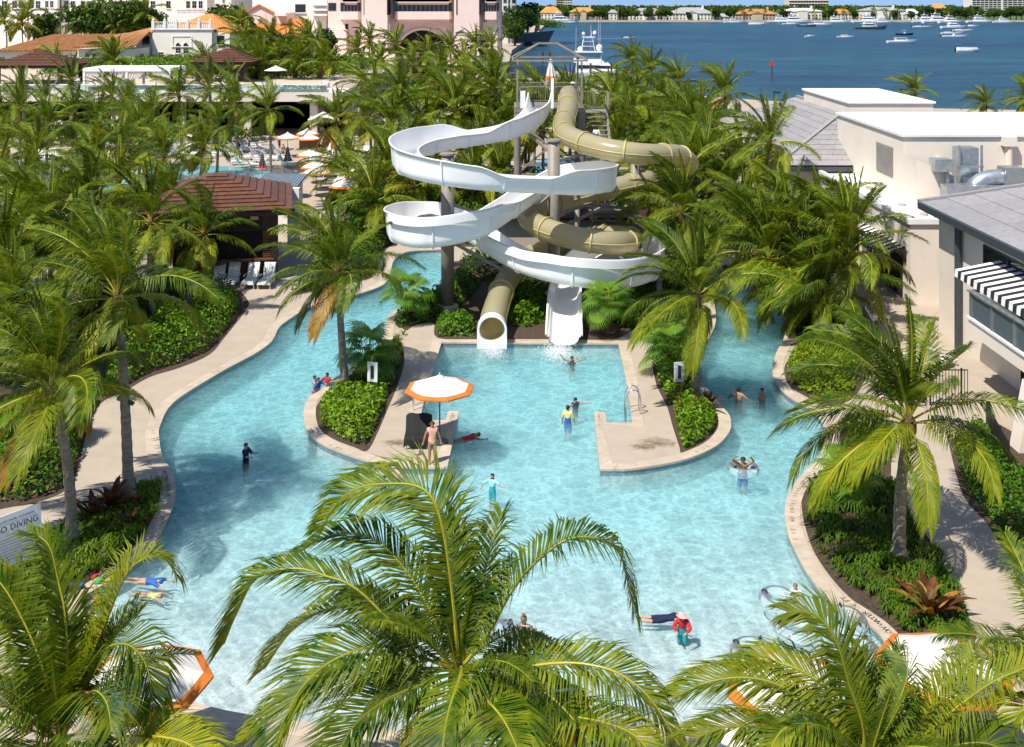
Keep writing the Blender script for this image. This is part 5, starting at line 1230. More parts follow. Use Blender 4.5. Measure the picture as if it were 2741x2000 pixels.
hero_palm((1228, 1795, 21.0), (.15, -.4), [
    ([(1215, 1640), (1185, 1420), (1140, 1315), (1040, 1295), (930, 1320), (858, 1420)], 1.2, g_, 1.05),
    ([(1097, 1716), (958, 1580), (865, 1540), (788, 1522), (690, 1545), (635, 1640), (600, 1725)], .3, g_, 1.05),
    ([(1082, 1744), (1014, 1729), (943, 1744), (865, 1784), (804, 1846), (767, 1917), (735, 2020)], -2.0, g_, 1.15),
    ([(1237, 1788), (1226, 1828), (1206, 1886), (1190, 1960), (1180, 2080)], -2.4, g_, 1.05),
    ([(1310, 1690), (1365, 1590), (1430, 1510), (1515, 1446), (1600, 1442), (1660, 1485), (1697, 1640)], .6, g_, .95),
    ([(1360, 1809), (1420, 1785), (1500, 1775), (1580, 1780), (1660, 1805), (1740, 1870), (1815, 1990)], -1.2, g_, 1.1),
    ([(1330, 1890), (1420, 1915), (1520, 1918), (1620, 1935), (1700, 1970), (1760, 2040)], -2.4, y_, 1.0),
    ([(1330, 1775), (1400, 1735), (1455, 1728), (1510, 1750), (1560, 1800)], .9, g_, .8),
    ([(1226, 1680), (1226, 1560), (1215, 1450), (1190, 1370)], .9, g_, .75),
    ([(1260, 1680), (1290, 1560), (1322, 1440), (1345, 1370)], 1.5, g_, .85),
    ([(1120, 1700), (1000, 1625), (880, 1630), (780, 1690), (710, 1790)], 2.0, y_, 1.0),
    ([(1140, 1830), (1040, 1870), (950, 1940), (890, 2040)], -2.8, g_, 1.1),
    ([(1290, 1860), (1350, 1930), (1400, 2040)], -3.0, g_, 1.05),
    ([(1150, 1790), (1010, 1800), (880, 1830), (760, 1890), (660, 1980)], -.6, y_, 1.05),
    ([(1180, 1700), (1110, 1560), (1010, 1450), (900, 1430), (800, 1480)], 1.8, g_, 1.0),
    ([(1300, 1780), (1390, 1820), (1480, 1870), (1560, 1960), (1600, 2050)], -1.8, g_, 1.0)],
    'huge windblown coconut palm rising in front of the pool', filler=4, seed=5, back_age=(4, 5))
hero_palm((160, 1985, 20.0), (-.3, -.5), [
    ([(158, 1900), (150, 1790), (155, 1720), (185, 1660)], .6, g_, .9),
    ([(180, 1800), (173, 1648), (155, 1556), (130, 1460), (80, 1425)], 1.0, g_, .95),
    ([(215, 1830), (278, 1679), (335, 1545), (385, 1497), (440, 1497), (470, 1540)], .8, y_, .9),
    ([(230, 1820), (285, 1738), (334, 1724), (371, 1747), (396, 1794), (408, 1870), (418, 1960)], -.8, g_, .95),
    ([(235, 1830), (294, 1729), (325, 1685), (375, 1640)], .9, g_, .8),
    ([(240, 1990), (340, 1972), (433, 1973), (510, 1995), (580, 2060)], -1.8, y_, 1.0),
    ([(110, 1780), (50, 1640), (-10, 1550), (-90, 1500)], .5, g_, 1.0),
    ([(110, 1950), (62, 1915), (0, 1890), (-80, 1930)], -1.2, g_, 1.0),
    ([(205, 1900), (250, 1850), (285, 1880), (300, 1960)], -1.5, g_, .9),
    ([(130, 1850), (80, 1720), (70, 1600), (40, 1520)], 1.6, g_, .9),
    ([(120, 2000), (60, 2010), (0, 2050)], -1.5, g_, .9)],
    'coconut palm beside the no-diving sign, reaching over a white parasol', filler=5, seed=8, back_age=(3, 4, 5))
hero_palm((2320, 2040, 20.0), (.3, -.4), [
    ([(2306, 1930), (2275, 1840), (2245, 1735), (2211, 1673), (2170, 1640), (2105, 1638)], .8, y_, .85),
    ([(2360, 1960), (2400, 1890), (2428, 1815), (2424, 1775), (2395, 1740)], .8, g_, .75),
    ([(2420, 2010), (2500, 1945), (2580, 1880), (2660, 1825), (2745, 1788)], -.5, y_, 1.0),
    ([(2400, 1985), (2470, 1915), (2540, 1840), (2585, 1790), (2608, 1750)], .5, y_, .8),
    ([(2270, 1980), (2196, 1902), (2110, 1845), (2010, 1815), (1900, 1825), (1800, 1870)], .3, y_, 1.05),
    ([(2240, 1990), (2170, 1945), (2112, 1943), (2072, 1985), (2050, 2060)], -1.6, g_, .9),
    ([(2310, 1950), (2310, 1880), (2300, 1800), (2280, 1740)], 1.2, g_, .75),
    ([(2340, 1950), (2350, 1880), (2372, 1800)], 1.5, g_, .75),
    ([(2280, 1940), (2220, 1850), (2130, 1790), (2040, 1770), (1960, 1790)], 1.0, y_, .95),
    ([(2440, 2040), (2540, 2000), (2640, 1990), (2720, 2030)], -1.6, g_, .95),
    ([(2230, 2030), (2080, 1960), (1960, 1945), (1860, 1975)], -1.2, y_, 1.0)],
    'yellow-green coconut palm in front of the two near parasols', filler=4, seed=12, back_age=(5, 5))
hero_palm((2830, 1850, 22.0), (0, 0), [([(2780, 1790), (2735, 1770), (2700, 1790)], .2, y_, .8), ([(2790, 1880), (2745, 1890), (2715, 1930)], -.5, y_, .8), ([(2790, 1780), (2750, 1710), (2725, 1690)], .8, g_, .75)],
    'palm beyond the right path, only its frond tips in view', filler=4, seed=14)

# palms whose trunks can be followed down to the ground
def hp(crown, base, label, s, **k): return palm(crown, base=base, s=s, label=label, **k)
hp((2432, 1140), (2408, 1505), 'coconut palm with banded grey trunk between grass bed and right path', .98, tr=.17, nf=26, seed=21)
hp((140, 1050), (192, 1462), 'coconut palm with smooth trunk above the dark bromeliads', .92, tr=.16, nf=26, seed=23)
hp((315, 805), (345, 1345), 'leaning coconut palm with spotlights on its trunk beside the left path', .95, tr=.16, nf=26, seed=26)
hp((406, 600), (414, 866), 'tall grey-trunked coconut palm in the left hedge', .95, lod='mid', seed=31)
hp((548, 632), (556, 786), 'coconut palm with green nuts in front of the brown cabana', .85, lod='mid', seed=33)
hp((905, 738), (926, 1052), 'coconut palm standing on the left planted island', .90, lod='near', seed=36, tr=.16)
hp((1866, 800), (1863, 1072), 'coconut palm standing on the right planted island', .95, lod='near', seed=40, tr=.16)
hp((2200, 790), (2200, 906), 'low coconut palm spreading over the right river bank', 1.0, lod='near', seed=43, nf=28, tr=.17)
hp((2262, 690), (2262, 888), 'dense brown-trunked palm behind the right river bank', 1.05, lod='mid', seed=46, nf=28, tr=.2)
hp((1954, 520), (1958, 645), 'slim palm by the low white garden wall', .85, lod='mid', seed=49)
GROUPS = [
 ('feathery coconut palm in the thicket left of the path', 'palms in the left thicket', 0, 'palm_green', .95,
  [(60, 590, 58), (133, 624, 55), (10, 700, 50), (235, 560, 62), (200, 700, 52), (320, 500, 74), (90, 500, 80), (-20, 540, 62), (460, 560, 70), (30, 840, 46), (260, 640, 58)]),
 ('coconut palm among sunbeds and parasols of the far beach deck', 'palms on the far beach deck', 0, 'palm_green', .95,
  [(585, 345, 106), (410, 325, 110), (50, 300, 110), (200, 310, 108), (345, 295, 118), (480, 262, 125), (130, 340, 104), (320, 400, 95), (440, 425, 90), (250, 430, 90), (100, 420, 92), (15, 390, 96), (545, 400, 99), (718, 300, 109), (630, 290, 120), (260, 330, 112), (0, 330, 112), (380, 370, 102)]),
 ('grey-green date palm in front of the raised terrace', 'date palms at the terrace', 0, 'palm_date', 1.05,
  [(60, 250, 127), (190, 222, 129), (560, 240, 127), (612, 240, 131), (300, 265, 125), (967, 222, 134), (1075, 215, 150), (120, 275, 122)]),
 ('coconut palm in the grove behind the white slide', 'palms behind the slides', 0, 'palm_green', 1.05,
  [(1073, 258, 108), (989, 315, 102), (1050, 345, 98), (1218, 300, 96), (1323, 250, 100), (1175, 235, 125), (1110, 505, 82), (1040, 470, 88), (1180, 425, 90), (1290, 400, 93), (1360, 335, 97), (1270, 480, 86), (1140, 360, 96), (1000, 545, 78), (930, 470, 90), (1340, 480, 90), (1090, 420, 92), (1250, 350, 98), (1400, 300, 104), (900, 330, 112), (1000, 250, 120), (1260, 230, 120), (1440, 262, 112), (1485, 300, 100), (1420, 330, 100), (1525, 262, 118), (1455, 350, 94), (1560, 285, 110)]),
 ('coconut palm in the grove between slide tower and bay', 'palms along the bay', 0, 'palm_green', 1.0,
  [(1694, 168, 150), (1742, 200, 141), (1818, 226, 131), (1774, 280, 109), (1941, 258, 121), (1645, 262, 126), (1855, 340, 96), (1685, 312, 106), (1808, 312, 103), (1737, 371, 93), (1640, 290, 112), (1880, 300, 112), (1700, 250, 128), (1590, 330, 102), (1900, 400, 88), (1660, 400, 92)]),
 ('bushy palm in the thicket right of the slides', 'palms right of the slides', 0, 'palm_green', 1.0,
  [(1770, 520, 68), (1824, 575, 62), (1885, 450, 80), (2060, 390, 74), (2110, 610, 62), (2200, 620, 60), (2140, 700, 58), (1830, 480, 76), (2000, 600, 66), (2290, 620, 62), (2060, 700, 57), (1990, 440, 84)]),
 ('palm top showing behind the flat-roofed building against the bay', 'palms behind the flat roof', 0, 'palm_green', .95, [(2449, 250, 160), (2640, 285, 158), (2752, 268, 160)]),
 ('wind-ruffled palm at the foot of the pink tower', 'palms by the pink tower', 0, 'palm_green', 1.25,
  [(989, 112, 215), (1060, 126, 217), (1206, 135, 212), (1274, 126, 215), (1317, 126, 218), (1150, 150, 214), (960, 140, 210), (1240, 165, 200), (1105, 175, 205), (1020, 165, 200), (1180, 185, 190), (1330, 190, 190)]),
 ('palm rising beside the villa on the terrace', 'palms around the villa', TZ2, 'palm_green', 1.15,
  [(828, 112, 175), (726, 108, 178), (690, 135, 176), (640, 60, 215), (655, 115, 200), (770, 130, 180), (700, 175, 165), (300, 162, 176), (310, 158, 182), (545, 172, 176), (150, 175, 190), (800, 165, 165), (660, 170, 170), (850, 130, 185), (745, 165, 172), (870, 175, 165)]),
 ('palm in front of the old hotel facade', 'palms before the old hotel', TZ2, 'palm_green', 1.5, [(12, 62, 255), (60, 66, 258), (220, 72, 262), (325, 62, 262), (350, 70, 260), (385, 40, 262), (75, 40, 266)]),
]
MARKS = [(60, 590, 'above the black fence'), (200, 700, 'over the tall glossy hedge'), (460, 560, 'touching the brown cabana roof'), (0, 760, 'at the far end of the round-leaved hedge'), (90, 480, 'in front of the far pool'), (320, 500, 'behind the tall grey-trunked palm'),
         (306, 338, 'at the parasol below the terrace'), (640, 400, 'among the far lounger rows'), (823, 340, 'near the brown towel hut'), (440, 430, 'at the near rim of the far pool'), (30, 320, 'under the wide gazebo'), (400, 300, 'below the white pergola'), (180, 330, 'between wide gazebo and pergola'), (560, 300, 'below the smaller gazebo'), (720, 300, 'beside the scalloped canopies'),
         (1090, 430, 'behind the upper left bend'), (1000, 545, 'over the river bend'), (1230, 300, 'behind the crossing of the white slide'), (1180, 450, 'between the two left bends'), (1330, 260, 'left of the slide tower'), (1470, 300, 'under the slide tower'), (960, 290, 'next to the scalloped canopies'), (1080, 250, 'in the tallest clump'), (1310, 460, 'behind the middle column'), (1560, 290, 'right behind the tower stair'),
         (1694, 168, 'closest to the sport-fishing yacht'), (1800, 220, 'at the seawall in line with the red marker'), (1941, 258, 'at the corner of the grey hip roof'), (1640, 260, 'just right of the tower platform'), (1740, 330, 'beside the upper tube bend'), (1880, 360, 'in front of the grey hip roof'), (1660, 400, 'below the upper tube'),
         (1790, 530, 'next to the outermost tube bend'), (2040, 400, 'overlapping the grey hip roof'), (2000, 600, 'over the low garden wall'), (2160, 640, 'at the striped doorway awning'), (2290, 640, 'against the cream parapet'), (1860, 450, 'behind the outermost tube bend'),
         (989, 112, 'left of the grand arch'), (1150, 150, 'in front of the grand arch'), (1300, 130, 'at the right corner of the tower'), (1000, 190, 'over the terrace end'), (1240, 190, 'below the white tent top'),
         (828, 112, 'at the tower buttress'), (720, 110, 'before the orange roof house'), (650, 90, 'right of the tiled villa roof'), (690, 170, 'behind the smaller gazebo'), (305, 160, 'at the arched wing windows'), (510, 165, 'below the twin arched window'), (150, 175, 'behind the wide gazebo'),
         (40, 60, 'at the paired stair windows'), (75, 40, 'left of the stair windows'), (220, 70, 'under the hotel balcony'), (340, 60, 'behind the villa balustrade')]
def near_mark(x, y): return min(MARKS, key=lambda m: (m[0] - x) ** 2 + 1.6 * (m[1] - y) ** 2)[2]
SHORT = {'palms in the left thicket': 'feathery coconut palm', 'palms on the far beach deck': 'coconut palm of the beach deck', 'date palms at the terrace': 'grey-green date palm', 'palms behind the slides': 'coconut palm of the slide grove', 'palms along the bay': 'coconut palm of the bay grove', 'palms right of the slides': 'bushy palm', 'palms by the pink tower': 'wind-ruffled palm', 'palms around the villa': 'terrace palm', 'palms before the old hotel': 'palm before the old hotel'}
for lb, gp, z0, leaf, s, L in GROUPS:
    for (cx, cy, Y) in L:
        if gp in SHORT: lb = SHORT[gp] + ' ' + near_mark(cx, cy)
        palm((cx, cy), Y, s * RND.uniform(.9, 1.1), None, lb, gp, z0, leaf, name='date_palm' if leaf == 'palm_date' else 'coconut_palm', tr=.13 if leaf == 'palm_green' else .22)

# ------------------------------------------------------------------ shrubs and hedges: leaves spread through a volume
def leaf_cloud(C, Nrm, size, seed=1, aspect=.55, curl=.25):
    """C (n,3) leaf centres, Nrm (n,3) outward directions -> vertices and faces of small folded leaves"""
    g = np.random.default_rng(seed); n = len(C)
    nr = Nrm + g.normal(0, .55, (n, 3)); nr /= np.linalg.norm(nr, axis=1)[:, None] + 1e-9
    a = np.cross(nr, g.normal(0, 1, (n, 3))); a /= np.linalg.norm(a, axis=1)[:, None] + 1e-9
    b = np.cross(nr, a); sz = size * g.uniform(.65, 1.3, n)[:, None]
    v0 = C - a * sz * .5; v2 = C + a * sz * .5 - nr * sz * curl; v1 = C + b * sz * aspect * .5; v3 = C - b * sz * aspect * .5
    V = np.stack([v0, v1, v2, v3], 1).reshape(-1, 3)
    return V
def cloud_mesh(name, V, mat, split=None):
    n = len(V) // 4; me = bpy.data.meshes.new(name)
    me.vertices.add(len(V)); me.vertices.foreach_set('co', V.astype(np.float32).ravel())
    me.loops.add(len(V)); me.loops.foreach_set('vertex_index', np.arange(len(V), dtype=np.int32))
    me.polygons.add(n); me.polygons.foreach_set('loop_start', np.arange(0, 4 * n, 4, dtype=np.int32)); 
    me.update(calc_edges=True); me.validate()
    mats = mat if isinstance(mat, (list, tuple)) else [mat]
    for m in mats: me.materials.append(MATS[m])
    if len(mats) > 1: me.polygons.foreach_set('material_index', NR.choice(len(mats), len(me.polygons), p=split).astype(np.int32))
    return me
def vnoise(x, y, sc, seed):
    g = np.random.default_rng(seed); T = g.uniform(0, 1, (64, 64)); u = x * sc; w_ = y * sc
    i = np.floor(u).astype(int); j = np.floor(w_).astype(int); fu = u - i; fv = w_ - j; fu = fu * fu * (3 - 2 * fu); fv = fv * fv * (3 - 2 * fv)
    f = lambda a, b: T[a % 64, b % 64]
    return (f(i, j) * (1 - fu) + f(i + 1, j) * fu) * (1 - fv) + (f(i, j + 1) * (1 - fu) + f(i + 1, j + 1) * fu) * fv
def hedge(name, label, poly, hgt, leaf, mats, split=None, dens=75, inset=.15, group=None, cat='hedge', seed=1, lump=.55, lump_sc=.9):
    """planted mass that fills a bed: leaf clumps on a lumpy surface that falls to the ground at the edge"""
    P = np.array([(p[0], p[1]) for p in poly]); lo, hi = P.min(0), P.max(0)
    A = (hi - lo).prod(); g = np.random.default_rng(seed); n = int(A * dens)
    q = g.uniform(lo, hi, (n, 2))
    def in_poly(q):
        c = np.zeros(len(q), bool); x, y = q[:, 0], q[:, 1]
        for i in range(len(P)):
            x1, y1 = P[i]; x2, y2 = P[i - 1]
            cond = ((y1 > y) != (y2 > y)) & (x < (x2 - x1) * (y - y1) / (y2 - y1 + 1e-12) + x1); c ^= cond
        return c
    q = q[in_poly(q)]
    # distance to the rim
    dmin = np.full(len(q), 1e9); nearest = np.zeros((len(q), 2))
    for i in range(len(P)):
        a, b = P[i - 1], P[i]; ab = b - a; t = np.clip(((q - a) @ ab) / (ab @ ab + 1e-12), 0, 1); pr = a + t[:, None] * ab; d = np.linalg.norm(q - pr, axis=1)
        m = d < dmin; dmin[m] = d[m]; nearest[m] = pr[m]
    keep = dmin > inset; q, dmin, nearest = q[keep], dmin[keep], nearest[keep]
    lum = vnoise(q[:, 0], q[:, 1], lump_sc, seed) * .6 + vnoise(q[:, 0] + 7, q[:, 1] + 3, lump_sc * 2.3, seed + 1) * .4
    rim = np.sqrt(np.clip(dmin / (hgt * .55), 0, 1))
    top = hgt * rim * (1 - lump + lump * lum * 1.35)
    u = g.uniform(0, 1, len(q)) ** .45                       # more leaves near the top, some below it
    z = np.maximum(top * u, .04)
    out = (q - nearest) * -1.0; out /= np.linalg.norm(out, axis=1)[:, None] + 1e-9
    nr = np.stack([out[:, 0] * (1 - rim) * 1.1, out[:, 1] * (1 - rim) * 1.1, np.full(len(q), .9)], 1)
    c = P.mean(0); t = thing(name, label, cat, (c[0], c[1], 0), 0, group)
    V = leaf_cloud(np.stack([q[:, 0] - c[0], q[:, 1] - c[1], z], 1), nr, leaf, seed)
    link_mesh('foliage', cloud_mesh('foliage', V, mats, split), t)
    mb = MB()
    for k in range(0, len(q), max(1, len(q) // 40)): mb.tube([(q[k, 0], q[k, 1], 0), (q[k, 0] + .05, q[k, 1], top[k] * .8)], .015, 4)
    mb.build('stems', 'bark', t)['kind'] = 'stuff'; return t
def xy(P): return [(p.x, p.y) for p in P]
hedge('shrub_bed', 'bright green schefflera bed at the tip of the left island', xy(GP([(872, 1062), (852, 1098), (854, 1128), (872, 1155), (905, 1177), (948, 1193), (978, 1198), (1005, 1152), (1030, 1092), (1042, 1052), (980, 1046), (920, 1050)])), 1.0, .17, ['shrub_light', 'shrub_dark'], [.75, .25], 260, .05, seed=2)
hedge('shrub_bed', 'dark green shrubs on the left island beside the splash pool deck', xy(GP([(920, 1050), (980, 1046), (1042, 1052), (1062, 1025), (1078, 975), (1072, 930), (1050, 915), (1040, 940), (1000, 968), (955, 1000)])), 1.15, .18, ['shrub_dark', 'shrub_light'], [.75, .25], 230, .05, seed=3)
hedge('shrub_bed', 'bright green schefflera bed at the tip of the right island', xy(GP([(1800, 1085), (1806, 1130), (1824, 1190), (1832, 1208), (1880, 1185), (1910, 1160), (1922, 1128), (1912, 1098), (1860, 1075)])), .95, .17, ['shrub_light', 'shrub_dark'], [.75, .25], 280, .05, seed=4)
hedge('shrub_bed', 'light green low shrubs on the right island below its palm', xy(GP([(1752, 885), (1748, 960), (1760, 1030), (1790, 1085), (1862, 1070), (1880, 1050), (1850, 1000), (1848, 945), (1866, 900), (1840, 880)])), 1.0, .17, ['shrub_light', 'shrub_dark'], [.55, .45], 230, .05, seed=5)
hedge('hedge', 'tall glossy hedge along the curved left path', xy(GP([(640, 800), (642, 838), (595, 900), (555, 942), (475, 976), (398, 1000), (330, 1038), (262, 1072), (300, 960), (400, 880), (520, 830), (600, 800)])), 1.7, .19, ['shrub_light', 'shrub_dark'], [.45, .55], 190, .05, seed=6)
hedge('hedge', 'dark dense hedge behind the teal wayfinding sign', xy(GP([(645, 790), (600, 800), (520, 830), (400, 880), (300, 960), (180, 960), (60, 900), (300, 800), (480, 775)])), 1.8, .22, ['shrub_dark', 'shrub_lime'], [.8, .2], 110, .05, seed=7)
hedge('hedge', 'round-leaved hedge behind the black fence at the left path', xy(GP([(262, 1075), (232, 1150), (212, 1230), (188, 1295), (130, 1330), (40, 1350), (-60, 1345), (-100, 1200), (0, 1110), (120, 1060)])), 1.35, .17, ['shrub_light', 'shrub_dark'], [.5, .5], 210, .05, seed=8)
hedge('hedge', 'bright clipped hedge along the right path under the balcony', xy(GP([(2548, 1185), (2556, 1225), (2588, 1325), (2648, 1395), (2688, 1455), (2750, 1525), (2830, 1570), (2830, 1380), (2700, 1230), (2640, 1165)])), 1.15, .16, ['shrub_light', 'shrub_dark'], [.7, .3], 260, .03, seed=9)
hedge('shrub_bed', 'square light green shrub left of the tube slide outlet', xy(GP([(1168, 862), (1172, 902), (1270, 902), (1272, 865), (1220, 856)])), 1.15, .19, ['shrub_light', 'shrub_dark'], [.75, .25], 260, .0, seed=10)
hedge('shrub_bed', 'leafy shrubs between the tube outlet and the white slide', xy(GP([(1345, 800), (1360, 875), (1420, 878), (1468, 860), (1465, 780), (1400, 770)])), 1.3, .22, ['shrub_light', 'shrub_dark'], [.6, .4], 180, .0, seed=11)
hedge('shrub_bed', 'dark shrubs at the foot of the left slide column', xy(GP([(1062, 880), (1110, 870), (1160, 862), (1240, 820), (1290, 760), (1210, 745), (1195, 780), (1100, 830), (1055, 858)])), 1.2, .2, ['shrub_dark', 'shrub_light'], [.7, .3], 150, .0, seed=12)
hedge('shrub_bed', 'low green shrubs on mulch right of the white slide', xy(GP([(1640, 868), (1690, 885), (1760, 862), (1850, 845), (1870, 790), (1780, 770), (1640, 800)])), .9, .2, ['shrub_dark', 'shrub_light'], [.6, .4], 130, .0, seed=13)
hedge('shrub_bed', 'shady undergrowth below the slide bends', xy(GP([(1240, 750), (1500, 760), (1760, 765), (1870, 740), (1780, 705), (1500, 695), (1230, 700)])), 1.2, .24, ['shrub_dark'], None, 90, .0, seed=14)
hedge('shrub_bed', 'lime green shrubs on the right river bank', xy(GP([(2135, 925), (2108, 972), (2104, 1000), (2118, 1032), (2165, 1062), (2212, 1082), (2290, 1050), (2300, 960), (2230, 920)])), .95, .17, ['shrub_lime', 'shrub_light'], [.75, .25], 230, .05, seed=15)
hedge('shrub_bed', 'dark shrubs along the upper right river bank', xy(GP([(2128, 865), (2136, 905), (2230, 920), (2310, 930), (2300, 850), (2220, 785), (2110, 725), (2010, 690), (1985, 695), (2062, 752)])), 1.1, .2, ['shrub_dark', 'shrub_light'], [.65, .35], 130, .05, seed=16)
hedge('shrub_bed', 'wild shrubs between the river and the cabana deck', xy(GP([(775, 792), (880, 770), (985, 745), (1000, 730), (1018, 694), (1032, 665), (1060, 652), (990, 600), (860, 640), (835, 730)])), 1.9, .26, ['shrub_dark', 'shrub_lime'], [.75, .25], 80, .05, seed=17)
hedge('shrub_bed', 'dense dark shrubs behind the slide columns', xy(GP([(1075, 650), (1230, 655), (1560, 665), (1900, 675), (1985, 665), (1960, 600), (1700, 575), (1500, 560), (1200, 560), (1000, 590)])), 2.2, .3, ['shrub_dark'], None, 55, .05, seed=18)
hedge('shrub_bed', 'planting along the far beach deck below the palms', xy(GP([(880, 560), (1000, 570), (1180, 560), (1400, 520), (1480, 480), (1330, 470), (1130, 480), (980, 500), (890, 520)])), 1.6, .34, ['shrub_light', 'shrub_dark'], [.4, .6], 30, .05, seed=19)
hedge('shrub_bed', 'planting at the bay shore behind the grove', xy(GP([(1500, 330), (1700, 420), (1990, 400), (2000, 330), (1850, 275), (1640, 262), (1520, 285)])), 2.2, .5, ['shrub_dark', 'shrub_light'], [.7, .3], 14, .05, seed=20)
hedge('shrub_bed', 'planting under the palms at the foot of the pink tower', xy(GP([(900, 300), (1100, 300), (1400, 290), (1420, 240), (1200, 225), (960, 235)])), 2.4, .55, ['shrub_dark', 'shrub_light'], [.7, .3], 12, .05, seed=21)
hedge('shrub_bed', 'planting below the raised terrace among date palms', xy(GP([(-100, 395), (250, 390), (640, 385), (760, 372), (640, 365), (200, 368), (-100, 372)])), 1.8, .4, ['shrub_dark', 'shrub_light'], [.6, .4], 16, .05, seed=22)
for nm_, P in (('shrubs on the terrace in front of the orange roof house', [(-75, 168), (-48, 165), (-26, 168), (-24, 200), (-60, 235), (-82, 215)]), ('planting strip before the villa doors', [(-112, 190), (-82, 190), (-82, 198), (-112, 198)])):
    t = hedge('shrub_bed', nm_, P, 2.2, .6, ['shrub_dark', 'shrub_light'], [.75, .25], 10, .05, seed=27); t.location.z = TZ2
# single shrubs on the terrace planters
for k in range(9):
    x = -27 - k * 12.3; P = [(x - 3, 138.55), (x + 3, 138.55), (x + 3, 139.25), (x - 3, 139.25)]
    t = hedge('planter_shrub', 'low shrub row in a white planter on the terrace edge', P, .7, .3, ['shrub_dark', 'shrub_light'], [.6, .4], 60, .0, 'planter rows on the terrace', 'shrub', 30 + k)
    t.location.z = TZ2 + .5
# grass beds: arching blades, nobody could count them
def grass(poly, dens, blade, label, seed, mats='grass_blade', hole=None):
    P = np.array([(p[0], p[1]) for p in poly]); lo, hi = P.min(0), P.max(0); g = np.random.default_rng(seed)
    n = int((hi - lo).prod() * dens); pts = [q for q in g.uniform(lo, hi, (n, 2)) if inside(q, poly)]
    mb = MB()
    for (x, y) in pts:
        nb = 16
        for k in range(nb):
            a = g.uniform(0, 2 * math.pi); L = blade * g.uniform(.7, 1.2); lean = g.uniform(.35, .9); w_ = .016
            dx, dy = math.cos(a), math.sin(a); sx, sy = -dy * w_, dx * w_
            p1 = (x + dx * L * lean * .4, y + dy * L * lean * .4, L * .55); p2 = (x + dx * L * lean, y + dy * L * lean, L * (.62 - lean * .5))
            mb.add([(x - sx, y - sy, .01), (x + sx, y + sy, .01), (p1[0] + sx * 1.3, p1[1] + sy * 1.3, p1[2]), (p1[0] - sx * 1.3, p1[1] - sy * 1.3, p1[2]), (p2[0], p2[1], max(.03, p2[2]))], [(0, 1, 2, 3), (3, 2, 4)])
    o = mb.build('grass_clumps', mats); tag(o, label, 'grass', kind='stuff')
grass(xy(GP([(2165, 1400), (2158, 1345), (2180, 1300), (2215, 1260), (2250, 1205), (2262, 1150), (2380, 1140), (2385, 1270), (2412, 1320), (2438, 1380), (2498, 1465), (2522, 1515), (2556, 1575), (2584, 1640), (2590, 1710), (2520, 1740), (2430, 1700), (2330, 1610), (2262, 1555), (2200, 1480)])), 11, .60, 'arching ornamental grass filling the bed along the right bank', 3)
grass(xy(GP([(425, 1300), (428, 1325), (418, 1365), (396, 1405), (365, 1438), (322, 1490), (258, 1540), (180, 1582), (110, 1630), (0, 1690), (-60, 1600), (30, 1520), (120, 1450), (210, 1395), (300, 1332), (365, 1310)])), 15, .58, 'arching ornamental grass below the palms on the left bank', 4)
grass(xy(GP([(1060, 905), (1085, 890), (1095, 880), (1075, 920), (1082, 960), (1070, 975)])), 8, .45, 'grass strip edging the left island', 5)
# fan palms
FAN = {}
def fan_leaf(k, mat='fan_green'):
    if (k, mat) in FAN: return FAN[(k, mat)]
    r = random.Random(k); mb = MB(); R_ = .62; ns = 30
    pet = [Vector((0, 0, 0)), Vector((.35, 0, .28)), Vector((.62, 0, .34))]
    mb.tube(pet, .012, 4, 1, cap=False); c = pet[-1]
    for i in range(ns):
        a = math.radians(-140 + 280 * (i + .5) / ns); L = R_ * (1 - .18 * abs(a) / 2.4) * r.uniform(.92, 1.05)
        d = Vector((math.cos(a), math.sin(a), .12)); p1 = c + d * L * .6; p2 = c + d * L + Vector((0, 0, -.16 - .10 * r.random())); s = Vector((-math.sin(a), math.cos(a), 0)) * .024
        mb.add([c, p1 + s, p2, p1 - s], [(0, 1, 2, 3)], 0)
    FAN[(k, mat)] = mb.mesh('fan_leaf', [mat, 'rachis']); return FAN[(k, mat)]
def fan_palm(x, y, h, s, label, nl=18, seed=1):
    b = G(x, y); r = random.Random(seed); t = thing('fan_palm', label, 'fan palm', b)
    MB().tube([b, b + Vector((.03, .02, h * .5)), b + Vector((0, 0, h))], [.09 * s, .075 * s, .07 * s], 8).build('trunk', 'trunk_brown', t)
    for i in range(nl):
        o = bpy.data.objects.new('fan_leaf', fan_leaf(i % 3)); COL.objects.link(o); o.parent = t
        el = math.radians(62 - 95 * i / nl); o.location = (0, 0, h); o.rotation_euler = (r.uniform(-.2, .2), -el + .35, i * 2.4 + r.uniform(-.2, .2)); sc = s * r.uniform(.9, 1.2); o.scale = (sc, sc, sc)
fan_palm(1628, 900, 1.6, 1.25, 'fan palm on the mulch right of the white slide', 22, 1)
fan_palm(1087, 862, 1.5, 1.25, 'fan palm on the bank left of the slide column', 20, 2)
fan_palm(1800, 1000, .9, 1.3, 'low fan palm among shrubs on the right island', 20, 3)
fan_palm(1795, 935, 1.0, 1.2, 'fan palm at the top of the right island', 18, 4)
fan_palm(985, 1020, 1.2, 1.3, 'fan palm behind the white sign on the left island', 20, 5)
fan_palm(110, 1200, 1.2, 1.2, 'fan palm behind the black fence', 20, 6)
fan_palm(2270, 1330, .6, 1.1, 'fan palm in the grass bed on the right bank', 20, 7)
fan_palm(2030, 640, 1.2, 1.3, 'fan palm by the upper right river', 18, 8)
fan_palm(960, 640, 2.0, 1.6, 'fan palm in the shrubs beside the river bend', 20, 9)
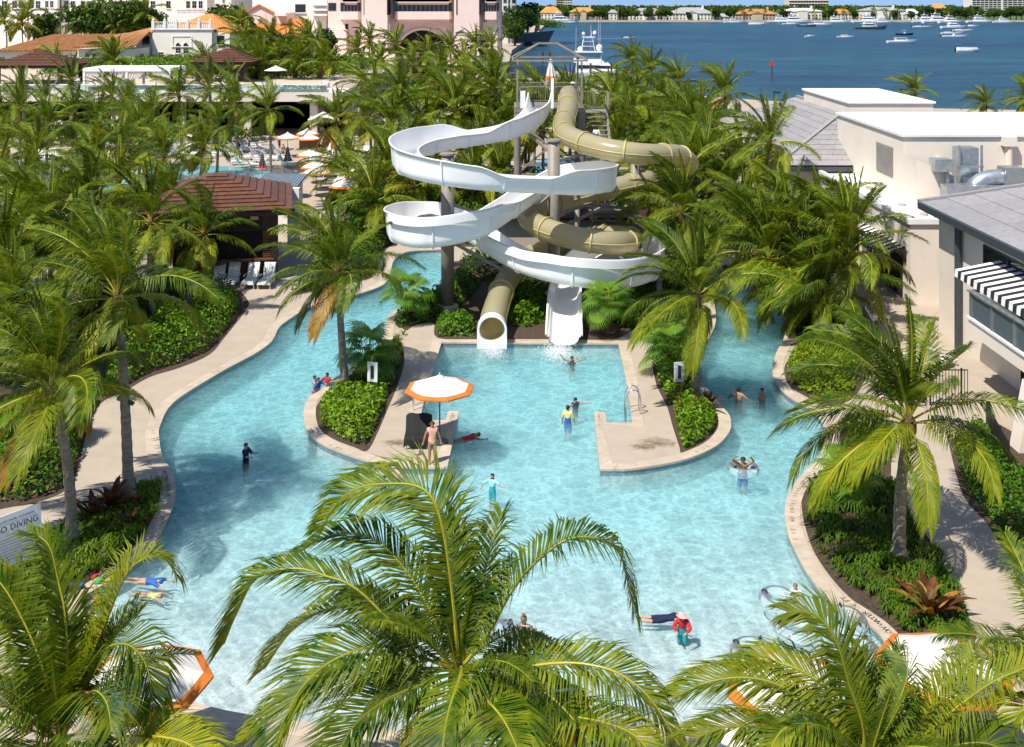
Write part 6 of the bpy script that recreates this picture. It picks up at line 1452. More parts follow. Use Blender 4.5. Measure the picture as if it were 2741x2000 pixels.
# broad-leaved dark bromeliads
def bromeliad(x, y, s, label, n=14, seed=1, gold=.2):
    b = G(x, y); r = random.Random(seed); t = thing('bromeliad', label, 'bromeliad', b)
    for i in range(n):
        a = i * 2.4 + r.uniform(-.3, .3); el = math.radians(86 - 52 * (i / n) + r.uniform(-8, 8)); L = s * r.uniform(.85, 1.15); w_ = .13 * s
        d = Vector((math.cos(a) * math.cos(el), math.sin(a) * math.cos(el), math.sin(el))); sd = Vector((-math.sin(a), math.cos(a), 0)); vs = []; m = 6
        for j in range(m + 1):
            u = j / m; p = d * L * u + Vector((math.cos(a), math.sin(a), 0)) * (.28 * L * u * u) + Vector((0, 0, -.30 * L * u ** 3)); w2 = w_ * (.55 + 1.3 * u - 1.8 * u * u) if u < 1 else 0.004
            vs += [p - sd * w2 + Vector((0, 0, w2 * .4)), p - Vector((0, 0, 0.01)), p + sd * w2 + Vector((0, 0, w2 * .4))]
        fs = []
        for j in range(m): e = j * 3; fs += [(e, e + 1, e + 4, e + 3), (e + 1, e + 2, e + 5, e + 4)]
        o = MB().add(vs, fs).build('leaf', 'bromeliad_gold' if r.random() < gold else 'bromeliad', t, smooth=True, world=False)
bromeliad(2490, 1660, 1.35, 'bronze bromeliad in the grass behind the near right parasol', 15, 1, .3)
bromeliad(2590, 1790, 1.0, 'bronze bromeliad at the right path edge behind the parasol', 10, 2, .3)
bromeliad(300, 1375, 1.3, 'dark bromeliad at the foot of the leaning left palm', 14, 3, .08)
bromeliad(250, 1395, 1.1, 'dark bromeliad between the two left palms', 12, 4, .05)
bromeliad(1852, 1112, 1.05, 'bronze bromeliad around the right island palm', 14, 5, .2)
bromeliad(1895, 1095, .9, 'bronze bromeliad leaning over the right river', 11, 6, .1)
bromeliad(350, 1420, .9, 'small dark bromeliad near the left coping', 10, 7, .05)
# broad-leaved trees near the hotel
def tree_mesh(seed, rx, rz, n, leaf, mats, split=None):
    g = np.random.default_rng(seed); C = []; Nn = []
    nl = 14; lobes = g.normal(0, 1, (nl, 3)); lobes /= np.linalg.norm(lobes, axis=1)[:, None]; lobes *= np.array([rx, rx, rz]) * g.uniform(.35, .75, (nl, 1)); rad = g.uniform(.32, .55, nl) * rx
    k = g.integers(0, nl, n); d = g.normal(0, 1, (n, 3)); d /= np.linalg.norm(d, axis=1)[:, None]; rr = rad[k] * g.uniform(.55, 1.05, n)
    C = lobes[k] + d * rr[:, None] * np.array([1, 1, .8]); return cloud_mesh('crown', leaf_cloud(C, d, leaf, seed, .7), mats, split)
TREES = [tree_mesh(40 + i, 4.2, 3.4, 2600, .62, ['tree_green', 'shrub_dark'], [.8, .2]) for i in range(4)]
def tree(b, s, label, group=None, i=0, name='broadleaf_tree', hs=1.0):
    t = thing(name, label, 'tree', b, 0, group)
    MB().tube([b, b + Vector((.2, 0, 3.0 * s)), b + Vector((.1, .1, 5.2 * s))], [.32 * s, .24 * s, .1 * s], 8).build('trunk', 'bark', t)
    o = bpy.data.objects.new('crown', TREES[i % 4]); COL.objects.link(o); o.parent = t; o.location = (0, 0, 5.2 * s * hs); o.scale = (s, s, s * hs); o.rotation_euler = (0, 0, i * 1.3)
    return t
for i, (x, y, Y, s) in enumerate(((245, 92, 262, 1.5), (285, 90, 266, 1.6), (330, 95, 260, 1.5), (365, 92, 264, 1.5), (405, 95, 268, 1.3), (632, 100, 250, 1.3), (606, 110, 262, 1.4), (860, 165, 190, .9), (745, 160, 186, .75), (700, 160, 195, .7), (800, 160, 190, .75), (120, 96, 270, 1.2))):
    b = D(x, y, Y); b.z = TZ2; tree(b, s, 'dark broad-leaved tree ' + ('between villa and old hotel' if x < 600 else 'beside the orange roof house' if x < 760 else 'at the pink tower buttress'), 'trees behind the villa', i)
for i, (x, Y, s) in enumerate(((1382, 470, 2.0), (1400, 500, 2.2), (1378, 440, 1.6), (1412, 560, 2.0))):
    tree(Vector(((x - CX) / F * Y, Y, 0)), s, 'dark tree at the water in front of the teal apartments', 'trees by the pier', i + 1)
# ------------------------------------------------------------------ parasols, loungers and other furniture
def parasol(rim, base, D_=2.75, label='', group=None, rimz=2.12, peak=.62, sides=8, band=.22, rot=.2, pole='dark_pole', canvas='white_canvas', trim='orange_canvas', z0=0.0, base_plate=True, ribs=True, Y=None):
    """open market parasol: eight white panels with an orange border strip, ribs, pole, round base"""
    if Y is None: b = G(base[0], base[1], z0) if base else None
    if Y is None and base is None: c = G(rim[0], rim[1], z0 + rimz); b = Vector((c.x, c.y, z0))
    if Y is not None: b = Vector(((rim[0] - CX) / F * Y, Y, z0))
    t = thing('parasol', label, 'parasol', b, 0, group)
    R_ = D_ / 2; hub = Vector((b.x, b.y, z0 + rimz + peak))
    pts = [Vector((b.x + R_ * math.cos(rot + 2 * math.pi * k / sides), b.y + R_ * math.sin(rot + 2 * math.pi * k / sides), z0 + rimz)) for k in range(sides)]
    mw = MB(); mo = MB(); kk = 1 - band / R_
    for k in range(sides):
        a, c = pts[k], pts[(k + 1) % sides]
        a1 = hub.lerp(a, .12); c1 = hub.lerp(c, .12)
        def sag(u, v): 
            p = hub.lerp(a, u).lerp(hub.lerp(c, u), v); p = p + Vector((0, 0, -.10 * 4 * v * (1 - v) * u * (1 - u) * 2)); return p
        for (u0, u1, m_) in ((.10, .5, mw), (.5, kk, mw), (kk, 1.0, mo)):
            for (v0, v1) in ((0, .5), (.5, 1)):
                m_.quad(sag(u0, v0), sag(u1, v0), sag(u1, v1), sag(u0, v1))
        mo.quad(a, a + Vector((0, 0, -.05)), c + Vector((0, 0, -.05)), c)
    cp = mw.build('canopy', canvas, t); mo.build('border_strip', trim, cp)
    MB().lathe(hub - Vector((0, 0, .10)), [(R_ * .16, 0), (R_ * .10, .09), (.03, .13), (.02, .22)], 8).build('vent_cap', canvas, cp)
    MB().tube([b, hub], .028, 8).build('pole', pole, t)
    if ribs:
        for k in range(sides): MB().bar(hub - Vector((0, 0, .06)), pts[k] - Vector((0, 0, .03)), .02).build('rib', 'white_paint', t)
    if base_plate: MB().lathe(b, [(.34, .02), (.34, .07), (.06, .1), (.05, .35)], 16).build('base', 'dark_pole', t)
    return t
parasol(None, (1177, 1185), 2.75, 'white parasol with orange border over the person in peach', rimz=2.10, peak=.50, rot=.28)
parasol((390, 1825), None, 2.9, 'white parasol with orange border at the beach entry beside the left palm', rimz=2.15, rot=.15)
parasol((2522, 1790), None, 2.95, 'white parasol with orange border by the SHALLOW WATER lettering', rimz=2.2, rot=.45)
parasol((2122, 1850), None, 2.9, 'white parasol with orange border between the near palms, hiding float rings', rimz=2.15, rot=.1)
parasol((1240, 2030), None, 2.9, 'white parasol with orange border mostly under the huge palm', rimz=2.15, rot=.2)
parasol((1410, 1905), None, 2.9, 'white parasol with orange border right of the huge palm trunk', rimz=2.1, rot=.5)
fl = [(848, 461), (844, 446), (838, 430), (831, 414), (827, 370), (823, 357), (924, 496), (943, 385), (994, 417), (1056, 440)]
nm = ['front parasol of the close row on the far beach deck', 'second parasol of the close row on the far beach deck', 'third parasol of the close row on the far beach deck', 'rearmost parasol of the close row on the far beach deck',
      'parasol over the brown towel hut on the far beach deck', 'parasol just behind the brown towel hut', 'parasol beside the green shrubs nearest the river', 'parasol at the curved steps of the far deck', 'parasol above the sunbeds with navy towels', 'parasol peeking out beside the white slide bend']
for (x, y), n_ in zip(fl, nm): parasol((x, y + 2), None, 2.8, 'white and orange ' + n_, 'open parasols on the far beach deck', rot=RND.uniform(0, .7), base_plate=False, ribs=False)
for (x, y, n_) in ((306, 338, 'below the raised terrace'), (115, 474, 'beside the far pool'), (300, 345, 'half hidden under date palms'), (525, 365, 'behind the row of white sunbeds'), (770, 370, 'left of the brown towel hut'), (160, 335, 'in the shade of the far left palms')):
    parasol((x, y), None, 2.8, 'white and orange parasol ' + n_, 'open parasols on the far beach deck', rot=RND.uniform(0, .7), base_plate=False, ribs=False)
parasol((757, 466), None, 3.0, 'grey parasol at the far pool edge', rot=.3, canvas='grey_canvas', trim='grey_canvas', ribs=False, base_plate=False)
for (x, Y, n_) in ((738, 150, 'white parasol on the raised terrace by the planters'), (1305, 200, 'white square tent top by the pink tower')):
    parasol((x, 0), None, 3.2, n_, z0=TZ2 if Y == 150 else 0, rimz=2.3, rot=.4, trim='white_canvas', Y=Y, ribs=False, base_plate=False)
# scalloped white pavilion parasols on the far deck
def pavilion_parasol(x, y, Dm, label):
    c = G(x, y, 2.4); b = Vector((c.x, c.y, 0)); t = thing('parasol', label, 'parasol', b); R_ = Dm / 2; n = 24
    mb = MB(); hub = b + Vector((0, 0, 3.5))
    for k in range(n):
        a0, a1 = 2 * math.pi * k / n, 2 * math.pi * (k + 1) / n
        p0 = b + Vector((R_ * math.cos(a0), R_ * math.sin(a0), 2.55)); p1 = b + Vector((R_ * math.cos(a1), R_ * math.sin(a1), 2.55)); am = (a0 + a1) / 2
        mb.add([hub, p0, p1], [(0, 1, 2)])
        mb.add([p0, p1, p1 + Vector((0, 0, -.16)), b + Vector((R_ * math.cos(am), R_ * math.sin(am), 2.22)), p0 + Vector((0, 0, -.16))], [(0, 4, 3, 2, 1)])
    mb.build('canopy', 'white_canvas', t)
    for k in range(4): a = k * math.pi / 2 + .5; MB().tube([b + Vector((R_ * .8 * math.cos(a), R_ * .8 * math.sin(a), 0)), b + Vector((R_ * .8 * math.cos(a), R_ * .8 * math.sin(a), 2.75))], .04, 6).build('pole', 'dark_pole', t)
    return t
pavilion_parasol(866, 322, 3.9, 'large scalloped white canopy over the dining table on the far deck')
pavilion_parasol(945, 300, 3.2, 'scalloped white canopy half hidden by palm fronds')
pavilion_parasol(860, 300, 2.6, 'small white canopy under the terrace fascia')
# closed parasols
def closed_parasol(x, y, label, h=2.6, z0=0.0, Y=None, trim='orange_canvas', canvas='white_canvas', dr=0.0):
    b = G(x, y, z0) if Y is None else Vector(((x - CX) / F * Y, Y, z0)); t = thing('closed_parasol', label, 'parasol', b); n = 16
    def ring(r, z, k2): return [Vector((b.x + r * (1 + k2 * (1 if k % 2 else -1)) * math.cos(2 * math.pi * k / n), b.y + r * (1 + k2 * (1 if k % 2 else -1)) * math.sin(2 * math.pi * k / n), z0 + z)) for k in range(n)]
    R = [ring(.05, h, 0), ring(.16, h - .22, .1), ring(.11, h - .30, .1), ring(.20, h - .7, .22), ring(.30, h - 1.25, .25), ring(.36, h - 1.5, .25)]
    for (i0, i1, m_, nm_) in ((0, 4, canvas, 'canopy'), (4, 5, trim, 'border_strip')):
        mb = MB(); vs = [q for r in R[i0:i1 + 1] for q in r]; fs = []
        for i in range(i1 - i0):
            for k in range(n): k2 = (k + 1) % n; fs.append((i * n + k, (i + 1) * n + k, (i + 1) * n + k2, i * n + k2))
        mb.add(vs, fs).build(nm_, m_, t)
    MB().tube([b, (b.x, b.y, z0 + h + .06)], .028, 6).build('pole', 'dark_pole', t)
    return t
closed_parasol(637, 748, 'closed white and orange parasol in front of the brown cabana', 2.75)
closed_parasol(1474, 0, 'closed parasol on the slide tower platform', 3.35, TZ, 77.0)
closed_parasol(702, 475, 'closed parasol with red border at the far pool', 2.4, canvas='grey_canvas', trim='sign_red')
closed_parasol(545, 420, 'closed white parasol among the far sunbeds', 2.5)
closed_parasol(770, 455, 'closed grey parasol behind the far sunbeds', 2.4, canvas='grey_canvas', trim='grey_canvas')
# sun loungers
def lounger_proto():
    t = thing('sun_lounger', 'x', 'lounger'); L_ = 1.95; W_ = .66
    mb = MB(); 
    for s in (-1, 1): mb.box(s * W_ / 2 - .03, s * W_ / 2 + .03, 0, 1.25, .26, .32)
    mb.box(-W_ / 2, W_ / 2, -.03, .03, .26, .32); mb.box(-W_ / 2, W_ / 2, 1.22, 1.28, .26, .32); mb.build('frame', 'white_paint', t, world=False)
    MB().box(-W_ / 2 + .02, W_ / 2 - .02, .0, 1.22, .32, .40).build('seat', 'lounger_white', t, world=False)
    a = math.radians(58); c, s_ = math.cos(a), math.sin(a); n_ = 5
    for k in range(n_):
        u0, u1 = k / n_ * .86, (k + .93) / n_ * .86
        y0, z0 = 1.22 + u0 * c, .36 + u0 * s_; y1, z1 = 1.22 + u1 * c, .36 + u1 * s_
        MB().slab((-W_ / 2 + .02, y0, z0), (W_ / 2 - .02, y0, z0), (W_ / 2 - .02, y1, z1), (-W_ / 2 + .02, y1, z1), .06).build('back_slat', 'lounger_white', t, world=False)
    for (x, y) in ((-W_ / 2, .1), (W_ / 2, .1), (-W_ / 2, 1.15), (W_ / 2, 1.15)): MB().box(x - .025, x + .025, y - .025, y + .025, 0, .26).build('leg', 'white_paint', t, world=False)
    for s in (-1, 1): MB().box(s * (W_ / 2 + .05) - .025, s * (W_ / 2 + .05) + .025, .75, 1.3, .5, .55).build('arm', 'white_paint', t, world=False)
    return t
LP = lounger_proto(); LUSED = [False]
def lounger(x, y, rz, label, group=None, z0=0, s=1.0):
    o = copy_tree(LP) if LUSED[0] else LP; LUSED[0] = True
    o.location = G(x, y, z0); o.rotation_euler = (0, 0, rz); o.scale = (s, s, s); tag(o, label, 'lounger', group)
    if not group and 'group' in o: del o['group']
    return o
for x, n_ in ((568, 'white lounger half behind the palm trunk at the cabana'), (608, 'white lounger left of the closed parasol at the cabana'), (661, 'white lounger with parasol shadow right of the cabana parasol'), (705, 'white lounger at the right end of the cabana row')):
    lounger(x, 776, 0.0, n_, s=1.12)
R2 = random.Random(4)
far_l = [(600, 418, 1.9), (622, 412, 1.9), (640, 420, 1.8), (662, 408, 1.7), (684, 404, 1.8), (700, 396, 1.7), (712, 420, 1.5), (730, 412, 1.5), (745, 430, 1.4), (650, 440, 2.2), (676, 446, 2.2), (704, 448, 2.1), (738, 446, 2.0), (868, 428, -.5), (910, 446, -.9), (935, 444, -.9), (958, 448, -.8), (985, 456, -.8), (940, 470, -1.0), (890, 490, -1.3), (855, 502, -1.2), (905, 512, -1.2),
         (110, 425, .5), (130, 430, .5), (150, 430, .5), (70, 430, .5), (45, 470, .8), (290, 395, .4), (310, 392, .4), (460, 420, .4), (485, 425, .4), (440, 415, .4), (520, 420, .2), (20, 520, .3), (60, 530, .3), (100, 530, .2), (780, 500, 2.6), (960, 425, -.4), (575, 424, 1.9), (590, 402, 1.8), (615, 398, 1.8), (648, 396, 1.8), (668, 428, 2.0), (690, 426, 1.9), (715, 436, 1.6), (765, 415, 1.3), (780, 430, 1.3), (790, 448, 1.4), (880, 455, -.8), (905, 462, -.9), (860, 475, -1.1), (930, 484, -1.1), (955, 492, -1.2), (980, 478, -.9), (870, 418, -.4), (545, 412, .3), (505, 412, .3)]
for i, (x, y, rz) in enumerate(far_l):
    part_ = 'in the rows behind the far pool' if x < 760 and x > 400 else ('on the far deck beside the slide' if x >= 760 else 'under the palms at the far left deck')
    lounger(x, y, rz + R2.uniform(-.12, .12), 'white sun lounger ' + part_, 'loungers ' + part_, s=1.1)
# spread towels on some loungers
for (x, y, m_, lb) in ((935, 446, 'cloth_navy', 'navy towel on a lounger of the far deck'), (958, 449, 'cloth_navy', 'second navy towel beside the far loungers'), (640, 419, 'cloth_blue', 'blue towel in the far lounger rows'), (985, 420, 'cloth_red', 'red bag under the far parasol'), (150, 429, 'cloth_yellow', 'tan towel on a far left lounger'), (676, 445, 'cloth_grey', 'grey towel among the far loungers')):
    b = G(x, y); t = MB().add([(-.3, 0, .42), (.3, 0, .42), (.3, .9, .44), (-.3, .9, .44), (.36, .1, .2), (.36, .8, .22), (-.34, -.1, .25), (.28, -.12, .22)], [(0, 1, 2, 3), (1, 4, 5, 2), (0, 6, 7, 1)]).build('towel', m_); t.location = b; tag(t, lb, 'towel')
# armless chair draped with a black towel on the left deck tip, slippers beside it
b = G(1118, 1195); ch = thing('lounge_chair', 'grey metal chair under the black towel on the left deck tip', 'chair', b)
MB().box(b.x - .42, b.x + .42, b.y - .28, b.y + .5, .36, .40).build('seat', 'steel_grey', ch)
for sx in (-.4, .4):
    for sy in (-.25, .45): MB().box(b.x + sx - .02, b.x + sx + .02, b.y + sy - .02, b.y + sy + .02, 0, .36).build('leg', 'steel_grey', ch)
MB().slab((b.x - .42, b.y + .5, .40), (b.x + .42, b.y + .5, .40), (b.x + .42, b.y + .7, .98), (b.x - .42, b.y + .7, .98), .04).build('backrest', 'steel_grey', ch)
mb = MB(); n_ = 9
for i in range(n_):
    for j in range(6):
        pass
prof = [(-.34, .14), (-.33, .40), (-.30, .45), (.10, .46), (.42, .52), (.58, .98), (.66, 1.03), (.76, .98), (.78, .55)]
xs = np.linspace(-.50, .50, 9); vs = []; 
for j, (dy, z) in enumerate(prof):
    for i, x in enumerate(xs): vs.append((b.x + x * (1.04 if j in (0, 8) else 1), b.y + dy + .03 * math.sin(i * 2.1 + j), z + .025 * math.sin(i * 1.7 + j * .8) - (.05 if i in (0, 8) else 0)))
fs = [(j * 9 + i, j * 9 + i + 1, (j + 1) * 9 + i + 1, (j + 1) * 9 + i) for j in range(len(prof) - 1) for i in range(8)]
tw = MB().add(vs, fs).build('towel', 'cloth_black', smooth=True); tag(tw, 'black towel draped over the chair under the parasol', 'towel')
for (x, y, m_) in ((1117, 1219, 'cloth_purple'), (1132, 1216, 'cloth_blue')):
    b = G(x, y); o = MB().add([(-.05, 0, 0.03), (.05, 0, .03), (.06, .14, .03), (.04, .26, .035), (-.04, .26, .035), (-.06, .14, .03), (-.05, 0, 0.005), (.05, 0, .005), (.06, .14, .005), (.04, .26, .005), (-.04, .26, .005), (-.06, .14, .005), (0, .2, .09)], [(0, 1, 2, 5), (5, 2, 3, 4), (0, 6, 7, 1), (1, 7, 8, 2), (2, 8, 9, 3), (3, 9, 10, 4), (4, 10, 11, 5), (5, 11, 6, 0), (12, 5, 3), (12, 4, 2)]).build('slipper', m_); o.location = b; o.rotation_euler = (0, 0, .6 if m_ == 'cloth_blue' else -.9); tag(o, 'small %s slipper on the deck beside the black towel' % ('blue' if m_ == 'cloth_blue' else 'purple'), 'slipper')
# pool ladders' grab rails
for (x, y, s, lb) in ((1122, 1100, 1, 'left'), (1697, 1110, -1, 'right')):
    b = G(x, y); t = thing('grab_rail', 'chrome grab rail at the %s edge of the splash pool' % lb, 'handrail', b)
    for dy in (0, .55):
        pts = catmull([(b.x - s * .25, b.y + dy, 0), (b.x - s * .25, b.y + dy, .75), (b.x - s * .05, b.y + dy, 1.0), (b.x + s * .22, b.y + dy, .9), (b.x + s * .32, b.y + dy, .4), (b.x + s * .34, b.y + dy, -.5)], 5)
        MB().tube(pts, .028, 8).build('rail', 'chrome', t, smooth=True)
# signs
def board_sign(b, w_, h_, z0, rz, tilt, texts, label, mat='sign_white', posts=True, cat='sign', th=.04):
    t = thing('sign', label, cat, b, rz)
    bo = MB().box(-w_ / 2, w_ / 2, -th / 2, th / 2, z0, z0 + h_).build('panel', mat, t, world=False); bo.rotation_euler = (tilt, 0, 0)
    if posts:
        for s in (-1, 1): MB().box(s * w_ * .35 - .03, s * w_ * .35 + .03, th / 2, th / 2 + .06, 0, z0 + h_ * .6).build('post', 'steel_grey', t, world=False)
    for (txt, size, x, z, m_) in texts:
        me = text_mesh(txt, size, 'lettering'); me.materials.clear(); me.materials.append(MATS[m_])
        o = link_mesh('lettering', me, bo); o.location = (x, -th / 2 - .006, z0 + z); o.rotation_euler = (math.radians(90), 0, 0)
    return t
b = G(40, 1640)
board_sign(D(40, 1600, 31.5) * Vector((1, 1, 0)), 1.75, 1.45, .55, math.radians(50), -.12, [('NO DIVING', .255, .12, 1.05, 'sign_ink'), ('SHALLOW WATER  NO RUNNING', .075, .1, 1.27, 'sign_ink')] + [('POOL RULES  SHOWER BEFORE ENTERING THE POOL' if k % 2 else 'NO GLASS OR FOOD IN THE POOL OR ON THE WET DECK', .042, .1, .85 - .085 * k, 'tile_ink') for k in range(9)], 'white NO DIVING rules board among palm fronds on the left')
for (x, y, rz, lb) in ((997, 1062, -.25, 'left'), (1818, 1062, .25, 'right')):
    t = board_sign(G(x, y), .46, .85, .65, rz, 0, [], 'white notice board with dark centre panel on the %s island' % lb, posts=True)
    MB().box(-.07, .07, -.04, -.021, .8, 1.35).build('dark_panel', 'sign_ink', t, world=False)
b = G(506, 880); t = thing('wayfinding_sign', 'dark post with small teal plate in the left hedge', 'sign', b)
MB().box(b.x - .12, b.x + .12, b.y - .08, b.y + .08, 0, 2.55).build('post', 'dark_pole', t)
pl = MB().box(b.x + .12, b.x + .42, b.y - .02, b.y + .02, 2.1, 2.4).build('plate', 'sign_teal', t)
me = text_mesh('EXIT', .115, 'lettering'); me.materials.clear(); me.materials.append(MATS['sign_white']); o = link_mesh('lettering', me, pl); o.location = (.26, -.03, 2.25); o.rotation_euler = (math.radians(90), 0, 0)
# lettering on the coping, set out letter by letter along the curved stones
def path_text(txt, px, size, label, off=.24, flip=False, mat='tile_ink'):
    P = GP(px); cum = [0]
    for i in range(1, len(P)): cum.append(cum[-1] + (P[i] - P[i - 1]).length)
    L = cum[-1]; n = len(txt)
    for k, chh in enumerate(txt):
        if chh == ' ': continue
        d = L * (k + .5) / n; j = 0
        while j < len(P) - 2 and cum[j + 1] < d: j += 1
        f = (d - cum[j]) / (cum[j + 1] - cum[j]); p = P[j].lerp(P[j + 1], f); t = (P[j + 1] - P[j]).normalized()
        me = text_mesh(chh, size, 'letter'); me.materials.clear(); me.materials.append(MATS[mat])
        o = link_mesh('letter', me, coping); o.location = (p.x, p.y, .0275); o.rotation_euler = (0, 0, math.atan2(t.y, t.x))
path_text('2 FT  NO ENTRY SHALLOW WATER', [(2130, 1450), (2122, 1408), (2120, 1360), (2131, 1322), (2155, 1286), (2185, 1255)], .20, '')
path_text('LOW WATER  1 FT', [(2392, 1705), (2340, 1658), (2290, 1626), (2255, 1600)], .24, '', mat='sign_ink')
path_text('2 FT', [(430, 1390), (444, 1362)], .22, ''); path_text('NO ENTRY SHALLOW', [(452, 1330), (451, 1300), (440, 1262)], .20, '', mat='sign_ink')
path_text('3 FT', [(410, 1180), (412, 1150)], .20, ''); path_text('3 FT 6 IN', [(1395, 914), (1440, 914)], .16, '')
path_text('2 FT', [(880, 1192), (915, 1206)], .18, ''); path_text('2 FT', [(1860, 1213), (1900, 1195)], .18, ''); path_text('NO DIVING', [(1605, 1140), (1602, 1112)], .12, ''); path_text('NO DIVING', [(1208, 1140), (1214, 1112)], .12, '')
path_text('3 FT', [(1698, 1050), (1693, 1025)], .16, '')
# clear float rings with dark handles
def float_ring(c, R_, r, label, tilt=(0, 0, 0), handles=3):
    t = thing('float_ring', label, 'float ring', c); n = 28
    MB().tube([(R_ * math.cos(2 * math.pi * k / n), R_ * math.sin(2 * math.pi * k / n), 0) for k in range(n)], r, 12, closed=True).build('tube', 'clear_vinyl', t, smooth=True, world=False)
    for k in range(handles):
        a = k * 2.1 + R2.random(); x, y = R_ * math.cos(a), R_ * math.sin(a)
        h = MB().tube([(-.07, 0, 0), (-.05, 0, .05), (.05, 0, .05), (.07, 0, 0)], .028, 6).build('handle', 'rubber_black', t, world=False); h.location = (x, y, r * .95); h.rotation_euler = (0, 0, a)
    t.rotation_euler = tilt; return t
def W(x, y): return G(x, y, WZ)
for (x, y, R_, lb, tl) in ((2085, 1625, .42, 'clear float ring beside the fair-haired swimmer', (.1, .05, 0)), (2130, 1700, .46, 'clear float ring with three dark handles near the parasol', (0, .08, .5)), (2262, 1680, .45, 'clear float ring against the LOW WATER coping', (.05, -.05, 1)), (2290, 1760, .48, 'clear float ring at the beach corner beside the near parasol', (0, .05, 2)),
                           (2015, 1765, .45, 'clear float ring lying on the beach entry', (0, 0, .3)), (1990, 1268, .42, 'clear float ring around the drifting swimmer', (0, 0, 1.2)), (1365, 1735, .45, 'clear float ring beside the person with hair bun', (.9, 0, 1.4)), (1690, 1875, .42, 'clear float ring stranded at the near shore', (0, 0, 2.2))):
    c = W(x, y); c.z += .16; float_ring(c, R_, .17, lb, tl)
# beach toys on the left coping
for i, (x, y, m_, lb) in enumerate(((255, 1552, 'cloth_red', 'red pool toy on the left coping'), (262, 1562, 'cloth_green', 'green pool toy on the left coping'), (272, 1550, 'cloth_pink', 'pink pool toy on the left coping'), (212, 1577, 'cloth_blue', 'blue pool toy farther down the left coping'))):
    b = G(x, y); o = MB().lathe((0, 0, .02), [(.08, 0), (.13, .05), (.12, .12), (.05, .15)], 9).tube([(.1, 0, .1), (.2, .02, .16), (.26, .02, .1)], .025, 6).build('pool_toy', m_); o.location = b; o.rotation_euler = (0, 0, i); tag(o, lb, 'toy')
# iron fences
def fence(pts, h, label, gap=.13):
    P = pts; t = thing('iron_fence', label, 'fence', P[0])
    for a, b in zip(P[:-1], P[1:]):
        for z in (.12, h): MB().bar(a + Vector((0, 0, z)), b + Vector((0, 0, z)), .04).build('rail', 'black_metal', t)
        n = int((b - a).length / gap)
        for k in range(n + 1):
            p = a.lerp(b, k / n); MB().box(p.x - .012, p.x + .012, p.y - .012, p.y + .012, .02, h).build('picket', 'black_metal', t) if k % 10 else MB().box(p.x - .03, p.x + .03, p.y - .03, p.y + .03, 0, h + .08).build('post', 'black_metal', t)
fence(GP([(-10, 1335), (95, 1268), (150, 1230)]), 1.25, 'black iron fence in front of the round-leaved hedge')
fence(GP([(2490, 1085), (2590, 1085)]), 1.5, 'black iron fence between path and restaurant')
fence(GP([(2280, 862), (2350, 862)]), 1.3, 'black iron fence by the brown-trunked palm')
fence(GP([(2700, 1290), (2660, 1215), (2640, 1165)]), 1.4, 'black iron fence behind the clipped right hedge')
fence(GP([(410, 735), (480, 735), (520, 740)]), 1.2, 'black iron fence at the lawn beside the cabana')
# spotlights on the leaning palm
b = G(345, 1345); t = thing('spotlight', 'pair of black spotlights strapped to the leaning left palm', 'spotlight', D(330, 1065, b.y))
c = D(330, 1065, b.y)
for dx, dz, a in ((.10, 0, .5), (-.02, .06, -.4)):
    MB().tube([c + Vector((dx, -.1, dz)), c + Vector((dx + .30, -.15, dz - .16))], [.06, .075], 10).build('lamp_head', 'black_metal', t)
MB().lathe(c - Vector((.05, 0, .05)), [(.17, 0), (.17, .08)], 10).build('strap', 'black_metal', t)
# brown cabana bar with stepped timber roof
cb, px, py_ = pyramid_pavilion('cabana_bar', 'brown timber cabana bar with stepped plank roof behind the loungers', -18.2, 70.2, 0, 4.5, 4.6, 4.45, 6.1, 10, post=.2)
for z0, z1 in ((0, 1.25),): 
    for k in range(9): MB().box(-20.2, -14.6, 66.45, 66.53, .08 + k * .13, .17 + k * .13).build('slat', 'wood_brown', cb)
for (x0, x1) in ((-20.4, -18.9), (-15.3, -14.5)):
    for k in range(22): MB().box(x0, x1, 66.42, 66.5, 1.3 + k * .135, 1.39 + k * .135).build('slat', 'wood_brown', cb)
for k in range(8): MB().box(-20.4, -14.5, 66.40, 66.47, 3.1 + k * .135, 3.19 + k * .135).build('slat', 'wood_dark', cb)
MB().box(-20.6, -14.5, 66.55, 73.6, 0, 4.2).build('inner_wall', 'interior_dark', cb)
MB().box(-20.4, -14.6, 66.1, 66.6, 1.28, 1.36).build('counter', 'wood_brown', cb)
for k in range(30): MB().box(-14.5, -14.43, 66.6, 73.4, .1 + k * .135, .19 + k * .135).build('slat', 'wood_brown', cb)
lv = MB().box(-16.05, -15.55, 66.33, 66.4, 3.75, 4.05).build('vent', 'stucco_tan', cb)
cb.location = (-19.0, 69.2, 0); cb.rotation_euler = (0, 0, .21)
wl = thing('screen_wall', 'white wall with framed poster at the corner of the cabana', 'wall', (-14.2, 74, 0))
MB().box(-15.4, -14.6, 73.5, 73.9, 0, 4.4).build('wall', 'stucco_white', wl)
MB().box(-15.2, -14.8, 73.42, 73.5, 2.5, 3.1).build('poster_frame', 'sign_white', wl); MB().box(-15.13, -14.87, 73.40, 73.42, 2.6, 3.0).build('poster', 'sign_ink', wl)
mr = thing('service_hut', 'hut with blue-grey corrugated roof behind the cabana', 'hut', (-16, 82, 0))
MB().box(-18.9, -16.2, 80, 83, 0, 3.4).build('wall', 'stucco_white', mr)
for k in range(17): MB().tube([(-19.2 + k * .2, 79.4, 3.45), (-19.2 + k * .2, 83.4, 3.75)], .10, 6).build('corrugation', 'corrugated', mr)
th_ = thing('towel_hut', 'small brown towel hut under a parasol on the far deck', 'hut', G(826, 400))
b = G(826, 400); MB().box(b.x - 1.1, b.x + 1.1, b.y, b.y + 1.5, 0, 1.6).build('body', 'wood_brown', th_)
